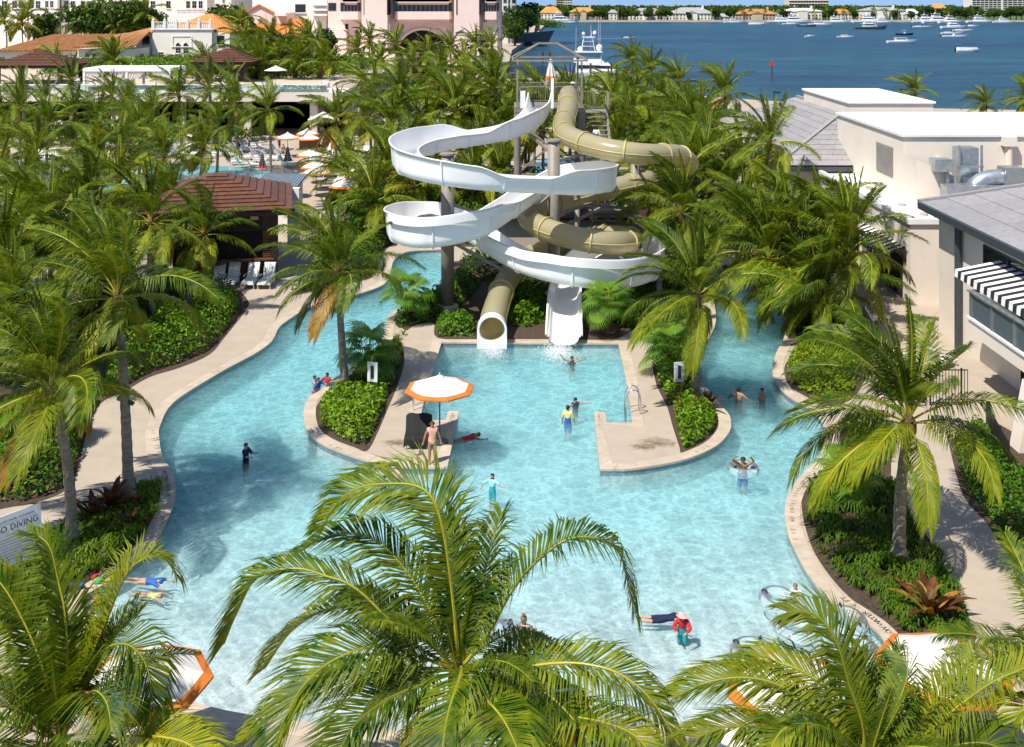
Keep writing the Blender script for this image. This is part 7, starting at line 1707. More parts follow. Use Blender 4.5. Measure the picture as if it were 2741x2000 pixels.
for k in range(8): MB().box(b.x - 1.05 + k * .28, b.x - .9 + k * .28, b.y - .04, b.y, .05, 1.5).build('board', 'wood_dark', th_)
# curved steps up to the far deck, white urn, bins
for k in range(4):
    b = G(880, 400 - k * 5); st = MB().prism([(b.x + 4.2 * math.cos(a) * (1 - .06 * k), b.y + 1.5 + 1.8 * math.sin(a) * (1 - .1 * k)) for a in np.linspace(0, 2 * math.pi, 28)[:-1]], .004 + k * .16, .16 + k * .16); struct('step', st, 'deck')
b = G(940, 415); t = thing('linen_cart', 'grey covered linen cart on the far deck', 'cart', b); MB().box(b.x - .6, b.x + .6, b.y, b.y + 1.0, .15, 1.5).build('cover', 'white_canvas', t)
for sx in (-.45, .45): MB().tube([(b.x + sx - .04, b.y + .1, .1), (b.x + sx + .04, b.y + .1, .1)], .1, 10).build('wheel', 'black_metal', t)
# dining set under the big canopy
b = G(878, 372); t = thing('dining_table', 'long dining table under the scalloped canopy', 'table', b); MB().box(b.x - 1.1, b.x + 1.1, b.y - .5, b.y + .5, .70, .76).build('top', 'wood_pier', t)
for sx in (-1, 1):
    for sy in (-.4, .4): MB().box(b.x + sx - .04, b.x + sx + .04, b.y + sy - .04, b.y + sy + .04, 0, .7).build('leg', 'wood_pier', t)
# terrace furniture
R3 = random.Random(9)
for k in range(16):
    x = -26 - k * 5.2; y = R3.uniform(141, 158); b = Vector((x, y, TZ2))
    t = thing('lounge_chair', 'white cushioned armchair on the raised terrace', 'chair', b, R3.uniform(-1, 1), 'armchairs on the terrace')
    MB().box(-.45, .45, -.4, .4, .25, .45).build('seat', 'white_canvas', t, world=False); MB().box(-.45, .45, .3, .45, .45, .9).build('backrest', 'white_canvas', t, world=False)
    for s in (-1, 1): MB().box(s * .5 - .07, s * .5 + .07, -.4, .4, .1, .62).build('arm', 'white_paint', t, world=False)
for k in range(4):
    x = (262 + k * 30 - CX) / F * 143; t = MB().lathe((x, 141 + k % 2, TZ2), [(.35, 0), (.5, .3), (.55, .7), (.5, .72)], 14).build('plant_pot', 'terracotta_pot'); tag(t, 'terracotta pot on the terrace near the white pergola', 'pot', 'pots by the pergola')
for (x, y, lb) in ((872, 640, 'spa doorway'),):
    pass
# potted plant and white loungers at right lower deck
for (x, y, rz, n_) in ((2465, 985, 2.2, 'white sun lounger on the lower terrace beneath the balcony'), (2545, 975, 2.2, 'white sun lounger at the wall beneath the balcony'), (2370, 860, 2.0, 'white sun lounger by the fence behind the brown-trunked palm')): lounger(x, y, rz, n_)
for (x, y, rz, n_) in ((1915, 1985, 3.4, 'white lounger at the near shore below the right palm'), (1560, 1990, 3.0, 'white lounger at the near shore under the huge palm'), (2215, 1985, 3.5, 'white lounger beneath the second near parasol'), (330, 1990, 3.5, 'white lounger below the left near parasol')): lounger(x, y, rz, n_)
# wooden pole on the low deck and litter: pole lying on the right coping
b = G(2385, 1650); o = MB().tube([G(2300, 1602, .03), G(2362, 1650, .03)], .025, 6).build('pool_brush', 'dark_pole'); tag(o, 'thin dark pole lying beside the LOW WATER coping', 'pole')

# algae and mulch stains washed out of the island beds
def stain_mat():
    m, t, out = new_mat('deck_stain'); L = t.links.new; tc = N(t, 'ShaderNodeTexCoord')
    no = N(t, 'ShaderNodeTexNoise', i_Scale=2.4, i_Detail=9.0, i_Roughness=.75); L(tc.outputs['Object'], no.inputs['Vector'])
    ln = N(t, 'ShaderNodeVectorMath', operation='LENGTH'); L(tc.outputs['Object'], ln.inputs[0])
    r = N(t, 'ShaderNodeMapRange'); r.inputs[1].default_value = 0.0; r.inputs[2].default_value = 1.25; r.inputs[3].default_value = .26; r.inputs[4].default_value = -.16; L(ln.outputs['Value'], r.inputs[0])
    a = N(t, 'ShaderNodeMath', operation='ADD'); L(no.outputs[0], a.inputs[0]); L(r.outputs[0], a.inputs[1])
    f = N(t, 'ShaderNodeMapRange'); f.inputs[1].default_value = .50; f.inputs[2].default_value = .86; f.inputs[4].default_value = .8; L(a.outputs[0], f.inputs[0])
    d = N(t, 'ShaderNodeBsdfDiffuse'); d.inputs[0].default_value = (.15, .115, .045, 1); tr = N(t, 'ShaderNodeBsdfTransparent')
    mx = N(t, 'ShaderNodeMixShader'); L(f.outputs[0], mx.inputs[0]); L(tr.outputs[0], mx.inputs[1]); L(d.outputs[0], mx.inputs[2]); L(mx.outputs[0], out.inputs[0])
stain_mat()
for (x, y, sx, sy) in ((1760, 1185, 1.0, .8), (1065, 1185, .9, .5), (1720, 1196, .7, .5)):
    o = MB().add([(-1.4, -1.4, 0), (1.4, -1.4, 0), (1.4, 1.4, 0), (-1.4, 1.4, 0)], [(0, 1, 2, 3)]).build('deck_stain', 'deck_stain'); o.location = G(x, y, .004); o.scale = (sx, sy, 1); o['kind'] = 'structure'
# ------------------------------------------------------------------ people
FLOOR = [(22, -0.14), (25.0, -0.16), (28, -0.30), (32, -0.55), (38, -0.85), (46, -1.05), (60, -1.15), (90, -1.15)]
def floor_z(Y):
    for (a, za), (b, zb_) in zip(FLOOR[:-1], FLOOR[1:]):
        if a <= Y <= b: return za + (zb_ - za) * (Y - a) / (b - a)
    return -1.1
BONES = ['hips', 'waist', 'chest', 'neck', 'head', 'uarmL', 'farmL', 'handL', 'uarmR', 'farmR', 'handR', 'thighL', 'shinL', 'footL', 'thighR', 'shinR', 'footR']
def V3(*a): return Vector(a)
def skeleton(pose):
    """joints for a figure 1 unit tall, facing -Y; pose holds limb directions"""
    up = Vector(pose.get('torso', (0, 0, 1))).normalized(); side = Vector(pose.get('side', (1, 0, 0))).normalized(); fwd = side.cross(up) * -1; fwd = up.cross(side)
    fwd = -fwd if fwd.dot(Vector((0, -1, 0))) < 0 and 'torso' not in pose else fwd
    hd = Vector(pose.get('head', up)).normalized()
    J = {}; J['pelvis'] = V3(0, 0, .53) if 'torso' not in pose else V3(0, 0, pose.get('ph', .53))
    p = J['pelvis']; J['waist'] = p + up * .10; J['chest'] = p + up * .215; J['neckb'] = p + up * .295; J['neckt'] = J['neckb'] + hd * .045; J['head'] = J['neckt'] + hd * .055; J['crown'] = J['head'] + hd * .055
    E = [('pelvis', 'waist', 'hips'), ('waist', 'chest', 'waist'), ('chest', 'neckb', 'chest'), ('neckb', 'neckt', 'neck'), ('neckt', 'head', 'head'), ('head', 'crown', 'head')]
    R = {'pelvis': .078, 'waist': .068, 'chest': .084, 'neckb': .045, 'neckt': .032, 'head': .058, 'crown': .045}
    dflt = {'aL': ((.35, 0, -1), (.15, -.25, -1)), 'aR': ((-.35, 0, -1), (-.15, -.25, -1)), 'lL': ((.06, 0, -1), (0, .05, -1)), 'lR': ((-.06, 0, -1), (0, .05, -1))}
    for s, sg in (('L', 1), ('R', -1)):
        u, f = [Vector(q).normalized() for q in pose.get('a' + s, dflt['a' + s])]
        J['sh' + s] = J['chest'] + side * (sg * .098) + up * .055; J['el' + s] = J['sh' + s] + u * .165; J['wr' + s] = J['el' + s] + f * .135; J['ha' + s] = J['wr' + s] + f * .045
        E += [('chest', 'sh' + s, 'chest'), ('sh' + s, 'el' + s, 'uarm' + s), ('el' + s, 'wr' + s, 'farm' + s), ('wr' + s, 'ha' + s, 'hand' + s)]
        R.update({'sh' + s: .042, 'el' + s: .027, 'wr' + s: .018, 'ha' + s: .020})
        ax = f.cross(Vector((0, 1, 0))); ax = ax.normalized() if ax.length > .1 else Vector((1, 0, 0))
        for q in range(5):
            L = (.026, .038, .042, .039, .030)[q]; off = (-.030, -.014, -.004, .006, .016)[q]
            nm_ = 'fi%s%d' % (s, q); J[nm_] = J['ha' + s] + f * (L if q else L * .5) + ax * (off * 1.1)
            E.append(('ha' + s, nm_, 'hand' + s)); R[nm_] = .0062
        u, f = [Vector(q).normalized() for q in pose.get('l' + s, dflt['l' + s])]
        J['hp' + s] = p + side * (sg * .048) - up * .02; J['kn' + s] = J['hp' + s] + u * .235; J['an' + s] = J['kn' + s] + f * .235; ft = Vector(pose.get('foot', (0, -1, -.25))).normalized(); J['to' + s] = J['an' + s] + ft * .085
        E += [('pelvis', 'hp' + s, 'hips'), ('hp' + s, 'kn' + s, 'thigh' + s), ('kn' + s, 'an' + s, 'shin' + s), ('an' + s, 'to' + s, 'foot' + s)]
        R.update({'hp' + s: .062, 'kn' + s: .040, 'an' + s: .025, 'to' + s: .020})
    return J, E, R, hd, fwd
PEOPLE = []
def person(loc, h, rz, pose, skin, hair, garments, label, hairlen=0, hat=None, face=True, bun=False):
    J, E, R, hd, fwd = skeleton(pose)
    names = list(J); idx = {n: i for i, n in enumerate(names)}
    me = bpy.data.meshes.new('skeleton'); me.from_pydata([J[n] * h for n in names], [(idx[a], idx[b]) for a, b, _ in E], [])
    o = bpy.data.objects.new('skeleton', me); COL.objects.link(o)
    o.modifiers.new('skin', 'SKIN'); sm = o.modifiers.new('sub', 'SUBSURF'); sm.levels = 1; sm.render_levels = 1
    for n, i in idx.items():
        d = me.skin_vertices[0].data[i]; r = R[n] * h; d.radius = (r, r * (.78 if n in ('chest', 'waist', 'pelvis') else 1)); d.use_root = n == 'pelvis'
    PEOPLE.append((o, loc, h, rz, J, E, hd, fwd, skin, hair, garments, label, hairlen, hat, face, bun))
def finish_people():
    dg = bpy.context.evaluated_depsgraph_get()
    for (o, loc, h, rz, J, E, hd, fwd, skin, hair, garments, label, hairlen, hat, face, bun) in PEOPLE:
        me = bpy.data.meshes.new_from_object(o.evaluated_get(dg)); me.name = 'body'; me.materials.clear(); me.materials.append(MATS[skin])
        me.polygons.foreach_set('use_smooth', [True] * len(me.polygons))
        t = thing('person', label, 'person', loc, rz); b = link_mesh('body', me, t)
        co = np.empty(len(me.vertices) * 3); me.vertices.foreach_get('co', co); co = co.reshape(-1, 3)
        nr = np.empty(len(me.vertices) * 3); me.vertices.foreach_get('normal', nr); nr = nr.reshape(-1, 3)
        fc = [tuple(p.vertices) for p in me.polygons]; cen = np.array([co[list(f)].mean(0) for f in fc])
        best = np.full(len(fc), 1e9); lab = np.zeros(len(fc), int)
        for a, b2, bn in E:
            A = np.array(J[a]) * h; B2 = np.array(J[b2]) * h; ab = B2 - A; tt_ = np.clip(((cen - A) @ ab) / (ab @ ab + 1e-12), 0, 1); d = np.linalg.norm(cen - (A + tt_[:, None] * ab), axis=1)
            m = d < best; best[m] = d[m]; lab[m] = BONES.index(bn)
        def shell(name, sel, off, mat):
            fs = [fc[i] for i in np.nonzero(sel)[0]]
            if not fs: return
            used = sorted({v_ for f in fs for v_ in f}); mp = {v_: k for k, v_ in enumerate(used)}
            m2 = bpy.data.meshes.new(name); m2.from_pydata([tuple(co[v_] + nr[v_] * off) for v_ in used], [], [tuple(mp[v_] for v_ in f) for f in fs]); m2.materials.append(MATS[mat]); m2.polygons.foreach_set('use_smooth', [True] * len(m2.polygons)); link_mesh(name, m2, b)
        for gname, mat, bones in garments:
            ids = [BONES.index(q) for q in bones]; shell(gname, np.isin(lab, ids), .010 * h, mat)
        hc = np.array(J['head']) * h; hv = np.array(hd); fw = np.array(fwd)
        rel = cen - hc; s1 = rel @ hv; s2 = rel @ fw
        ishead = np.isin(lab, [4])
        if hat: shell('hat', ishead & (s1 > .005 * h), .016 * h, hat)
        shell('hair', ishead & ((s1 * .9 - s2 * .8) > (-.012 * h if not hairlen else -.03 * h)), .009 * h, hair)
        if hat == 'cloth_white' or hat == 'cloth_pink':
            q = MB().lathe((0, 0, 0), [(.062 * h, 0), (.105 * h, -.012 * h), (.105 * h, -.005 * h), (.06 * h, .012 * h)], 14).build('hat_brim', hat, b, world=False); q.location = Vector(hc) + hd * (.018 * h)
        if bun: q = MB().sphere((0, 0, 0), .034 * h, 8, 6).build('hair_bun', hair, b, world=False); q.location = Vector(hc) + hd * (.075 * h) - fwd * (.02 * h)
        if hairlen: q = MB().tube([Vector(hc) - fwd * (.045 * h), Vector(hc) - fwd * (.055 * h) - hd * (.05 * h), Vector(hc) - fwd * (.06 * h) - hd * hairlen * h], [.04 * h, .035 * h, .015 * h], 7).build('ponytail', hair, b, world=False)
        if face:
            sdv = hd.cross(fwd).normalized(); base_ = Vector(hc)
            for s in (-1, 1):
                q = MB().sphere((0, 0, 0), .0075 * h, 6, 4).build('eye', 'hair_dark', b, world=False); q.location = base_ + fwd * (.051 * h) + sdv * (s * .020 * h) + hd * (.004 * h)
                q = MB().sphere((0, 0, 0), (.010 * h, .014 * h, .018 * h), 6, 4).build('ear', skin, b, world=False); q.location = base_ + sdv * (s * .056 * h)
            q = MB().sphere((0, 0, 0), (.009 * h, .012 * h, .013 * h), 6, 4).build('nose', skin, b, world=False); q.location = base_ + fwd * (.056 * h) - hd * (.012 * h)
            q = MB().sphere((0, 0, 0), (.015 * h, .006 * h, .005 * h), 6, 4).build('mouth', 'cloth_pink', b, world=False); q.location = base_ + fwd * (.050 * h) - hd * (.032 * h)
        bpy.data.objects.remove(o)
SUIT = ['hips', 'waist', 'chest']; SHIRT = ['waist', 'chest', 'uarmL', 'uarmR']; SHORTS = ['hips', 'thighL', 'thighR']
def wader(x, ytop, ywl, rz, pose, skin, hair, garments, label, hmax=1.8, hmin=1.05, **k):
    """stands on the pool floor: head top and waterline read off the photo"""
    p = W(x, ywl); fz = floor_z(p.y); zt_ = H - (ytop - HY) / F * p.y; h = min(hmax, max(hmin, zt_ - fz)); zb_ = zt_ - h
    person(Vector((p.x, p.y, max(zb_, fz - .25))), h, rz, pose, skin, hair, garments, label, **k)
person(G(1157, 1243), 1.62, .12, {'aL': ((.42, .05, -1), (.28, -.1, -1)), 'aR': ((-.42, .05, -1), (-.3, -.1, -1)), 'lL': ((.05, 0, -1), (.03, .03, -1)), 'lR': ((-.05, 0, -1), (-.03, .03, -1))}, 'skin_tan', 'hair_brown', [('swimsuit', 'cloth_peach', SUIT)], 'person in peach swimwear standing on the left deck tip')
wader(658, 1184, 1230, 1.2, {'aL': ((.3, -.5, -.8), (0, -1, .2)), 'aR': ((-.3, -.6, -.7), (.1, -1, .1))}, 'skin', 'hair_dark', [('rash_shirt', 'cloth_navy', SHIRT), ('shorts', 'cloth_black', SHORTS)], 'person in navy rash shirt wading alone in the left of the pool')
wader(1318, 1266, 1312, -.5, {'aL': ((.8, -.3, -.2), (.9, -.3, 0)), 'aR': ((-.7, -.2, -.5), (-.5, -.2, -.9))}, 'skin', 'hair_dark', [('rash_shirt', 'cloth_aqua', SHIRT), ('shorts', 'cloth_teal', SHORTS)], 'dark-haired person in pale aqua shirt wading below the splash pool')
wader(1520, 1083, 1126, 2.7, {'aR': ((-.3, -.2, -1), (-.2, -.4, -1))}, 'skin', 'hair_dark', [('shirt', 'cloth_yellow', SHIRT), ('shorts', 'cloth_blue', SHORTS)], 'person in pale yellow shirt standing in the splash pool mouth', face=False)
wader(1540, 1064, 1080, .3, {'aL': ((1, -.2, -.05), (1, -.3, .05)), 'aR': ((-.8, -.3, -.4), (-.6, -.6, -.3))}, 'skin', 'hair_dark', [('swimsuit', 'cloth_navy', SUIT)], 'long-haired swimmer beside the person in yellow', hairlen=.15, hmin=1.45)
wader(1531, 952, 968, 0, {'aL': ((.9, -.2, .3), (.8, -.1, .3)), 'aR': ((-.9, -.2, .5), (-.7, 0, .8))}, 'skin_tan', 'hair_dark', [('swimsuit', 'cloth_black', SUIT)], 'person with raised arms in the splash below the white slide', hmin=1.5)
wader(1977, 1035, 1066, 2.6, {'aL': ((.7, -.2, -.6), (.5, -.5, -.5)), 'aR': ((-.7, -.2, -.6), (-.5, -.5, -.5))}, 'skin_tan', 'hair_dark', [('shorts', 'cloth_navy', SHORTS)], 'broad-shouldered swimmer seen from behind in the right river', face=False, hmin=1.7)
wader(2040, 1040, 1063, -1.2, {'aL': ((.6, -.3, -.6), (.5, -.6, -.4))}, 'skin_tan', 'hair_dark', [('shorts', 'cloth_navy', SHORTS)], 'swimmer near the coping of the right river', hmin=1.6)
p = W(1988, 1268); person(Vector((p.x, p.y, -1.05)), 1.7, 3.0, {'torso': (0, .35, .94), 'aL': ((.75, .2, .6), (-.4, .6, .6)), 'aR': ((-.75, .2, .6), (.4, .6, .6))}, 'skin_tan', 'hair_dark', [('shorts', 'cloth_blue', SHORTS)], 'swimmer with hands behind the head lying in a clear ring', face=False)
wader(842, 1004, 1022, 1.4, {'aL': ((.4, -.8, -.3), (0, -1, 0)), 'aR': ((-.4, -.8, -.3), (0, -1, 0))}, 'skin', 'hair_dark', [('swimsuit', 'cloth_pink', SUIT)], 'bare-shouldered swimmer hugging the left island coping', hmin=1.4)
wader(852, 1009, 1034, .9, {'aL': ((.4, -.8, -.3), (0, -1, 0))}, 'skin', 'hair_dark', [('rash_shirt', 'cloth_blue', SHIRT)], 'person in blue rash shirt at the left island coping', hmin=1.3)
wader(876, 996, 1020, -.6, {'aR': ((-.5, -.5, -.5), (0, -1, -.2))}, 'skin_tan', 'hair_dark', [('rash_shirt', 'cloth_red', SHIRT)], 'person in red rash shirt behind the island shrubs', hmin=1.4)
wader(843, 1034, 1052, .5, {'aL': ((.5, -.6, -.2), (.1, -1, 0))}, 'skin', 'hair_brown', [('swimsuit', 'cloth_purple', SUIT)], 'brown-haired swimmer nearest the tip of the left island', hairlen=.12, hmin=1.35)
p = W(1240, 1172); person(Vector((p.x, p.y, -.62)), 1.6, .9, {'torso': (.75, -.55, .22), 'side': (.6, .8, 0), 'ph': .25, 'head': (.8, -.5, .25), 'aL': ((.8, .3, -.2), (.9, 0, -.2)), 'aR': ((.5, -.8, -.2), (.8, -.3, -.1)), 'lL': ((-.8, .5, -.1), (-.8, .5, 0)), 'lR': ((-.7, .6, -.1), (-.9, .4, 0))}, 'skin_tan', 'hair_brown', [('swimsuit', 'cloth_red', SUIT)], 'swimmer in dark red diving off the left deck tip', face=False)
wader(1005, 1245, 1275, 2.4, {}, 'skin', 'hair_fair', [('shirt', 'cloth_mint', SHIRT)], 'person in mint shirt standing below the left island', face=False, hmin=1.3)
wader(1028, 1272, 1305, .4, {'aR': ((-.7, -.4, -.4), (-.5, -.7, 0))}, 'skin', 'hair_dark', [('rash_shirt', 'cloth_blue', SHIRT)], 'dark-haired swimmer in blue behind the palm tips', hmin=1.25)
wader(1064, 1243, 1268, -.3, {}, 'skin', 'hair_dark', [('shirt', 'cloth_pink', SHIRT)], 'person in pale pink shirt close to the left deck tip', hmin=1.3)
wader(1402, 1646, 1765, 2.85, {'aR': ((-.7, .1, -.8), (.35, -.55, .2)), 'aL': ((.75, -.1, -.7), (-.75, -.1, -.45))}, 'skin', 'hair_fair', [('top', 'cloth_grey', ['chest', 'waist']), ('shorts', 'cloth_navy', SHORTS)], 'person with hair bun, hand on hip, holding a clear float ring', bun=True, face=False, hmin=1.6)
p = W(1826, 1705); person(Vector((p.x, p.y, floor_z(p.y) + .05)), 1.28, -.3, {'torso': (.1, -.3, 1), 'ph': .28, 'head': (.05, -.45, 1), 'lL': ((.08, -.1, -1), (0, 1, -.08)), 'lR': ((-.08, -.1, -1), (0, 1, -.08)), 'foot': (0, 1, 0), 'aL': ((.5, -.7, -.5), (-.5, -.7, -.3)), 'aR': ((-.5, -.7, -.5), (.5, -.7, -.3))}, 'skin', 'hair_brown', [('rash_shirt', 'cloth_red', SHIRT + ['farmL', 'farmR']), ('leggings', 'cloth_teal', SHORTS + ['shinL', 'shinR'])], 'person with pink hat, red sleeves and teal leggings kneeling in the shallows', hat='cloth_pink')
p = W(1775, 1662); person(Vector((p.x, p.y, -.42)), 1.25, 0, {'torso': (1, -.1, .22), 'side': (0, 1, 0), 'ph': .28, 'head': (1, -.1, .5), 'aL': ((.3, .8, -.4), (.8, .2, -.2)), 'aR': ((.3, -.8, -.4), (.8, -.2, -.2)), 'lL': ((-1, .12, -.05), (-1, .1, .02)), 'lR': ((-1, -.1, -.05), (-1, -.05, .05)), 'foot': (-1, 0, 0)}, 'skin', 'hair_brown', [('suit', 'cloth_navy', SUIT + ['thighL', 'thighR']), ], 'person in navy lying face down in the shallows with aqua cap', hat='cloth_aqua', face=False)
wader(2129, 1580, 1612, -.2, {'aL': ((.5, -.6, -.5), (0, -1, 0))}, 'skin', 'hair_fair', [('shirt', 'cloth_white', SHIRT)], 'fair-haired swimmer among the clear rings', hmin=1.15)
p = W(395, 1555); person(Vector((p.x, p.y, -.52)), 1.25, 0, {'torso': (.9, -.35, .2), 'side': (.35, .9, 0), 'ph': .30, 'aL': ((.9, .5, -.3), (1, -.2, -.2)), 'aR': ((.9, -.5, -.3), (1, -.4, -.2)), 'lL': ((-1, .3, -.1), (-1, .3, 0)), 'lR': ((-1, .1, -.1), (-1, .2, 0)), 'foot': (-1, 0, 0)}, 'skin', 'hair_dark', [('swimsuit', 'cloth_blue', SUIT + ['uarmL', 'uarmR'])], 'swimmer with blue cap and blue suit by the left coping', hat='cloth_blue', face=False)
p = W(400, 1585); person(Vector((p.x, p.y, -.55)), 1.1, 0, {'torso': (.9, -.4, .15), 'side': (.4, .9, 0), 'ph': .30, 'aL': ((.9, .5, -.3), (1, -.2, -.2)), 'aR': ((.9, -.5, -.3), (1, -.4, -.2)), 'lL': ((-1, .3, -.1), (-1, .3, 0)), 'lR': ((-1, .1, -.1), (-1, .2, 0)), 'foot': (-1, 0, 0)}, 'skin', 'hair_fair', [('swimsuit', 'cloth_yellow', SUIT)], 'swimmer in yellow and teal next to the blue-capped one', face=False)
wader(262, 1620, 1668, .8, {'aL': ((.5, -.6, -.5), (0, -1, 0))}, 'skin_tan', 'hair_brown', [('shorts', 'cloth_white', SHORTS)], 'person with patterned shorts at the beach entry behind palm fronds', hmin=1.5)
# stair climber and slide attendant
ks = 11; t_ = ks / (nst - 1); ysr = y_top + (y_bot - y_top) * t_; zsr = z_top + (z_bot - z_top) * t_
t_ = 8 / (nst - 1)
person(Vector(((1596 - CX) / F * 74.4, y_top + (y_bot - y_top) * t_ + .12, z_top + (z_bot - z_top) * t_)), 1.55, math.pi, {'lL': ((.06, -.05, -1), (0, .05, -1)), 'lR': ((-.06, -.45, -.9), (0, .35, -1)), 'aL': ((.4, .1, -1), (.2, -.3, -1)), 'aR': ((-.4, .1, -1), (-.2, -.3, -1))}, 'skin', 'hair_dark', [('shirt', 'cloth_white', SHIRT + ['farmL', 'farmR']), ('shorts', 'cloth_khaki', SHORTS)], 'person in white shirt climbing the slide tower stair', face=False)
person(Vector(((1533 - CX) / F * 76.2, 76.2, TZ)), 1.78, .4, {'aL': ((.6, -.3, -.8), (-.4, -.8, -.2)), 'aR': ((-.6, -.2, -.8), (-.2, -.6, -.6))}, 'skin_tan', 'hair_dark', [('shorts', 'cloth_red', SHORTS)], 'tanned attendant with white cap on the slide tower', hat='cloth_white')
for (x, y, h, rz, g, lb) in ((908, 396, 1.75, 1.2, [('shorts', 'cloth_orange', SHORTS)], 'bare-chested person on the curved steps of the far deck'), (918, 395, 1.65, 1.4, [('dress', 'cloth_yellow', SUIT + SHORTS)], 'person in ochre dress on the curved steps of the far deck'), (896, 374, 1.75, 2.8, [('shirt', 'cloth_white', SHIRT), ('trousers', 'cloth_white', SHORTS + ['shinL', 'shinR'])], 'waiter in white beside the scalloped canopy'), (862, 372, 1.7, .5, [('shirt', 'cloth_white', SHIRT)], 'guest at the dining table under the scalloped canopy'),
                             (640, 405, 1.7, .2, [('shorts', 'cloth_black', SHORTS)], 'person standing among the far lounger rows'), (758, 425, 1.65, .8, [('swimsuit', 'cloth_pink', SUIT)], 'person in pink among the far loungers'), (667, 415, 1.7, 1.5, [('shirt', 'cloth_blue', SHIRT)], 'person in blue among the far loungers'), (748, 400, 1.7, -.8, [('shorts', 'cloth_navy', SHORTS)], 'person walking behind the far loungers'), (438, 470, 1.6, .6, [('swimsuit', 'cloth_red', SUIT)], 'person at the edge of the far pool')):
    person(G(x, y), h, rz, {}, 'skin_tan', 'hair_dark', g, lb, face=False)
finish_people()
# foam where the slides run into the pool
def splash(c, label, n, sx, sy, h, seed):
    g = np.random.default_rng(seed); mb = MB()
    for k in range(n):
        x, y = g.normal(0, sx), -abs(g.normal(0, sy)); z = abs(g.normal(0, h)) * max(0, 1 - abs(y) / (2.5 * sy)); r = g.uniform(.008, .028)
        p = Vector((c.x + x, c.y + y, WZ + .01 + z)); mb.add([p + Vector((r, 0, -r)), p + Vector((-r, r, -r)), p + Vector((-r, -r, -r)), p + Vector((0, 0, r))], [(0, 1, 2), (0, 3, 1), (1, 3, 2), (2, 3, 0)])
    tag(mb.build('splash', 'white_frp'), label, 'splash', kind='stuff')
splash(Vector((path[-1].x - .25, path[-1].y - .3, 0)), 'white foam where the open slide meets the pool', 1500, .35, .9, .18, 1)
splash(Vector((tp[-1].x + .1, tp[-1].y - .6, 0)), 'white foam below the tube slide outlet', 800, .3, .6, .12, 2)
# ------------------------------------------------------------------ boats and the marina
BZ = -1.5
def hull_mesh(L_, Bm, fb, sheer=.35, mat='boat_white', stern=.85):
    """lofted hull: raked bow at +X, flat transom, flared topsides"""
    mb = MB(); n = 9; secs = []
    for i in range(n):
        u = i / (n - 1); x = -L_ / 2 + L_ * u; w_ = Bm / 2 * (stern + (1 - stern) * math.sin(min(1, u * 2) * math.pi / 2)) * (1 - max(0, (u - .45) / .55) ** 2.2); w_ = max(w_, .02)
        zd = fb * (1 + sheer * max(0, u - .3) ** 1.5 * 2); k = .72 if u < .8 else .5
        xo = .10 * L_ * max(0, u - .6) / .4
        secs.append([(x, -w_ * k * .9, -.25), (x + xo * .4, -w_ * .92, fb * .35), (x + xo, -w_, zd), (x + xo, -w_ * .9, zd), (x + xo, w_ * .9, zd), (x + xo, w_, zd), (x + xo * .4, w_ * .92, fb * .35), (x, w_ * k * .9, -.25)])
    vs = [q for s in secs for q in s]; m = 8; fs = []
    for i in range(n - 1):
        for k in range(m - 1): fs.append((i * m + k, (i + 1) * m + k, (i + 1) * m + k + 1, i * m + k + 1))
    fs.append(tuple(range(m)))
    return mb.add(vs, fs), fb
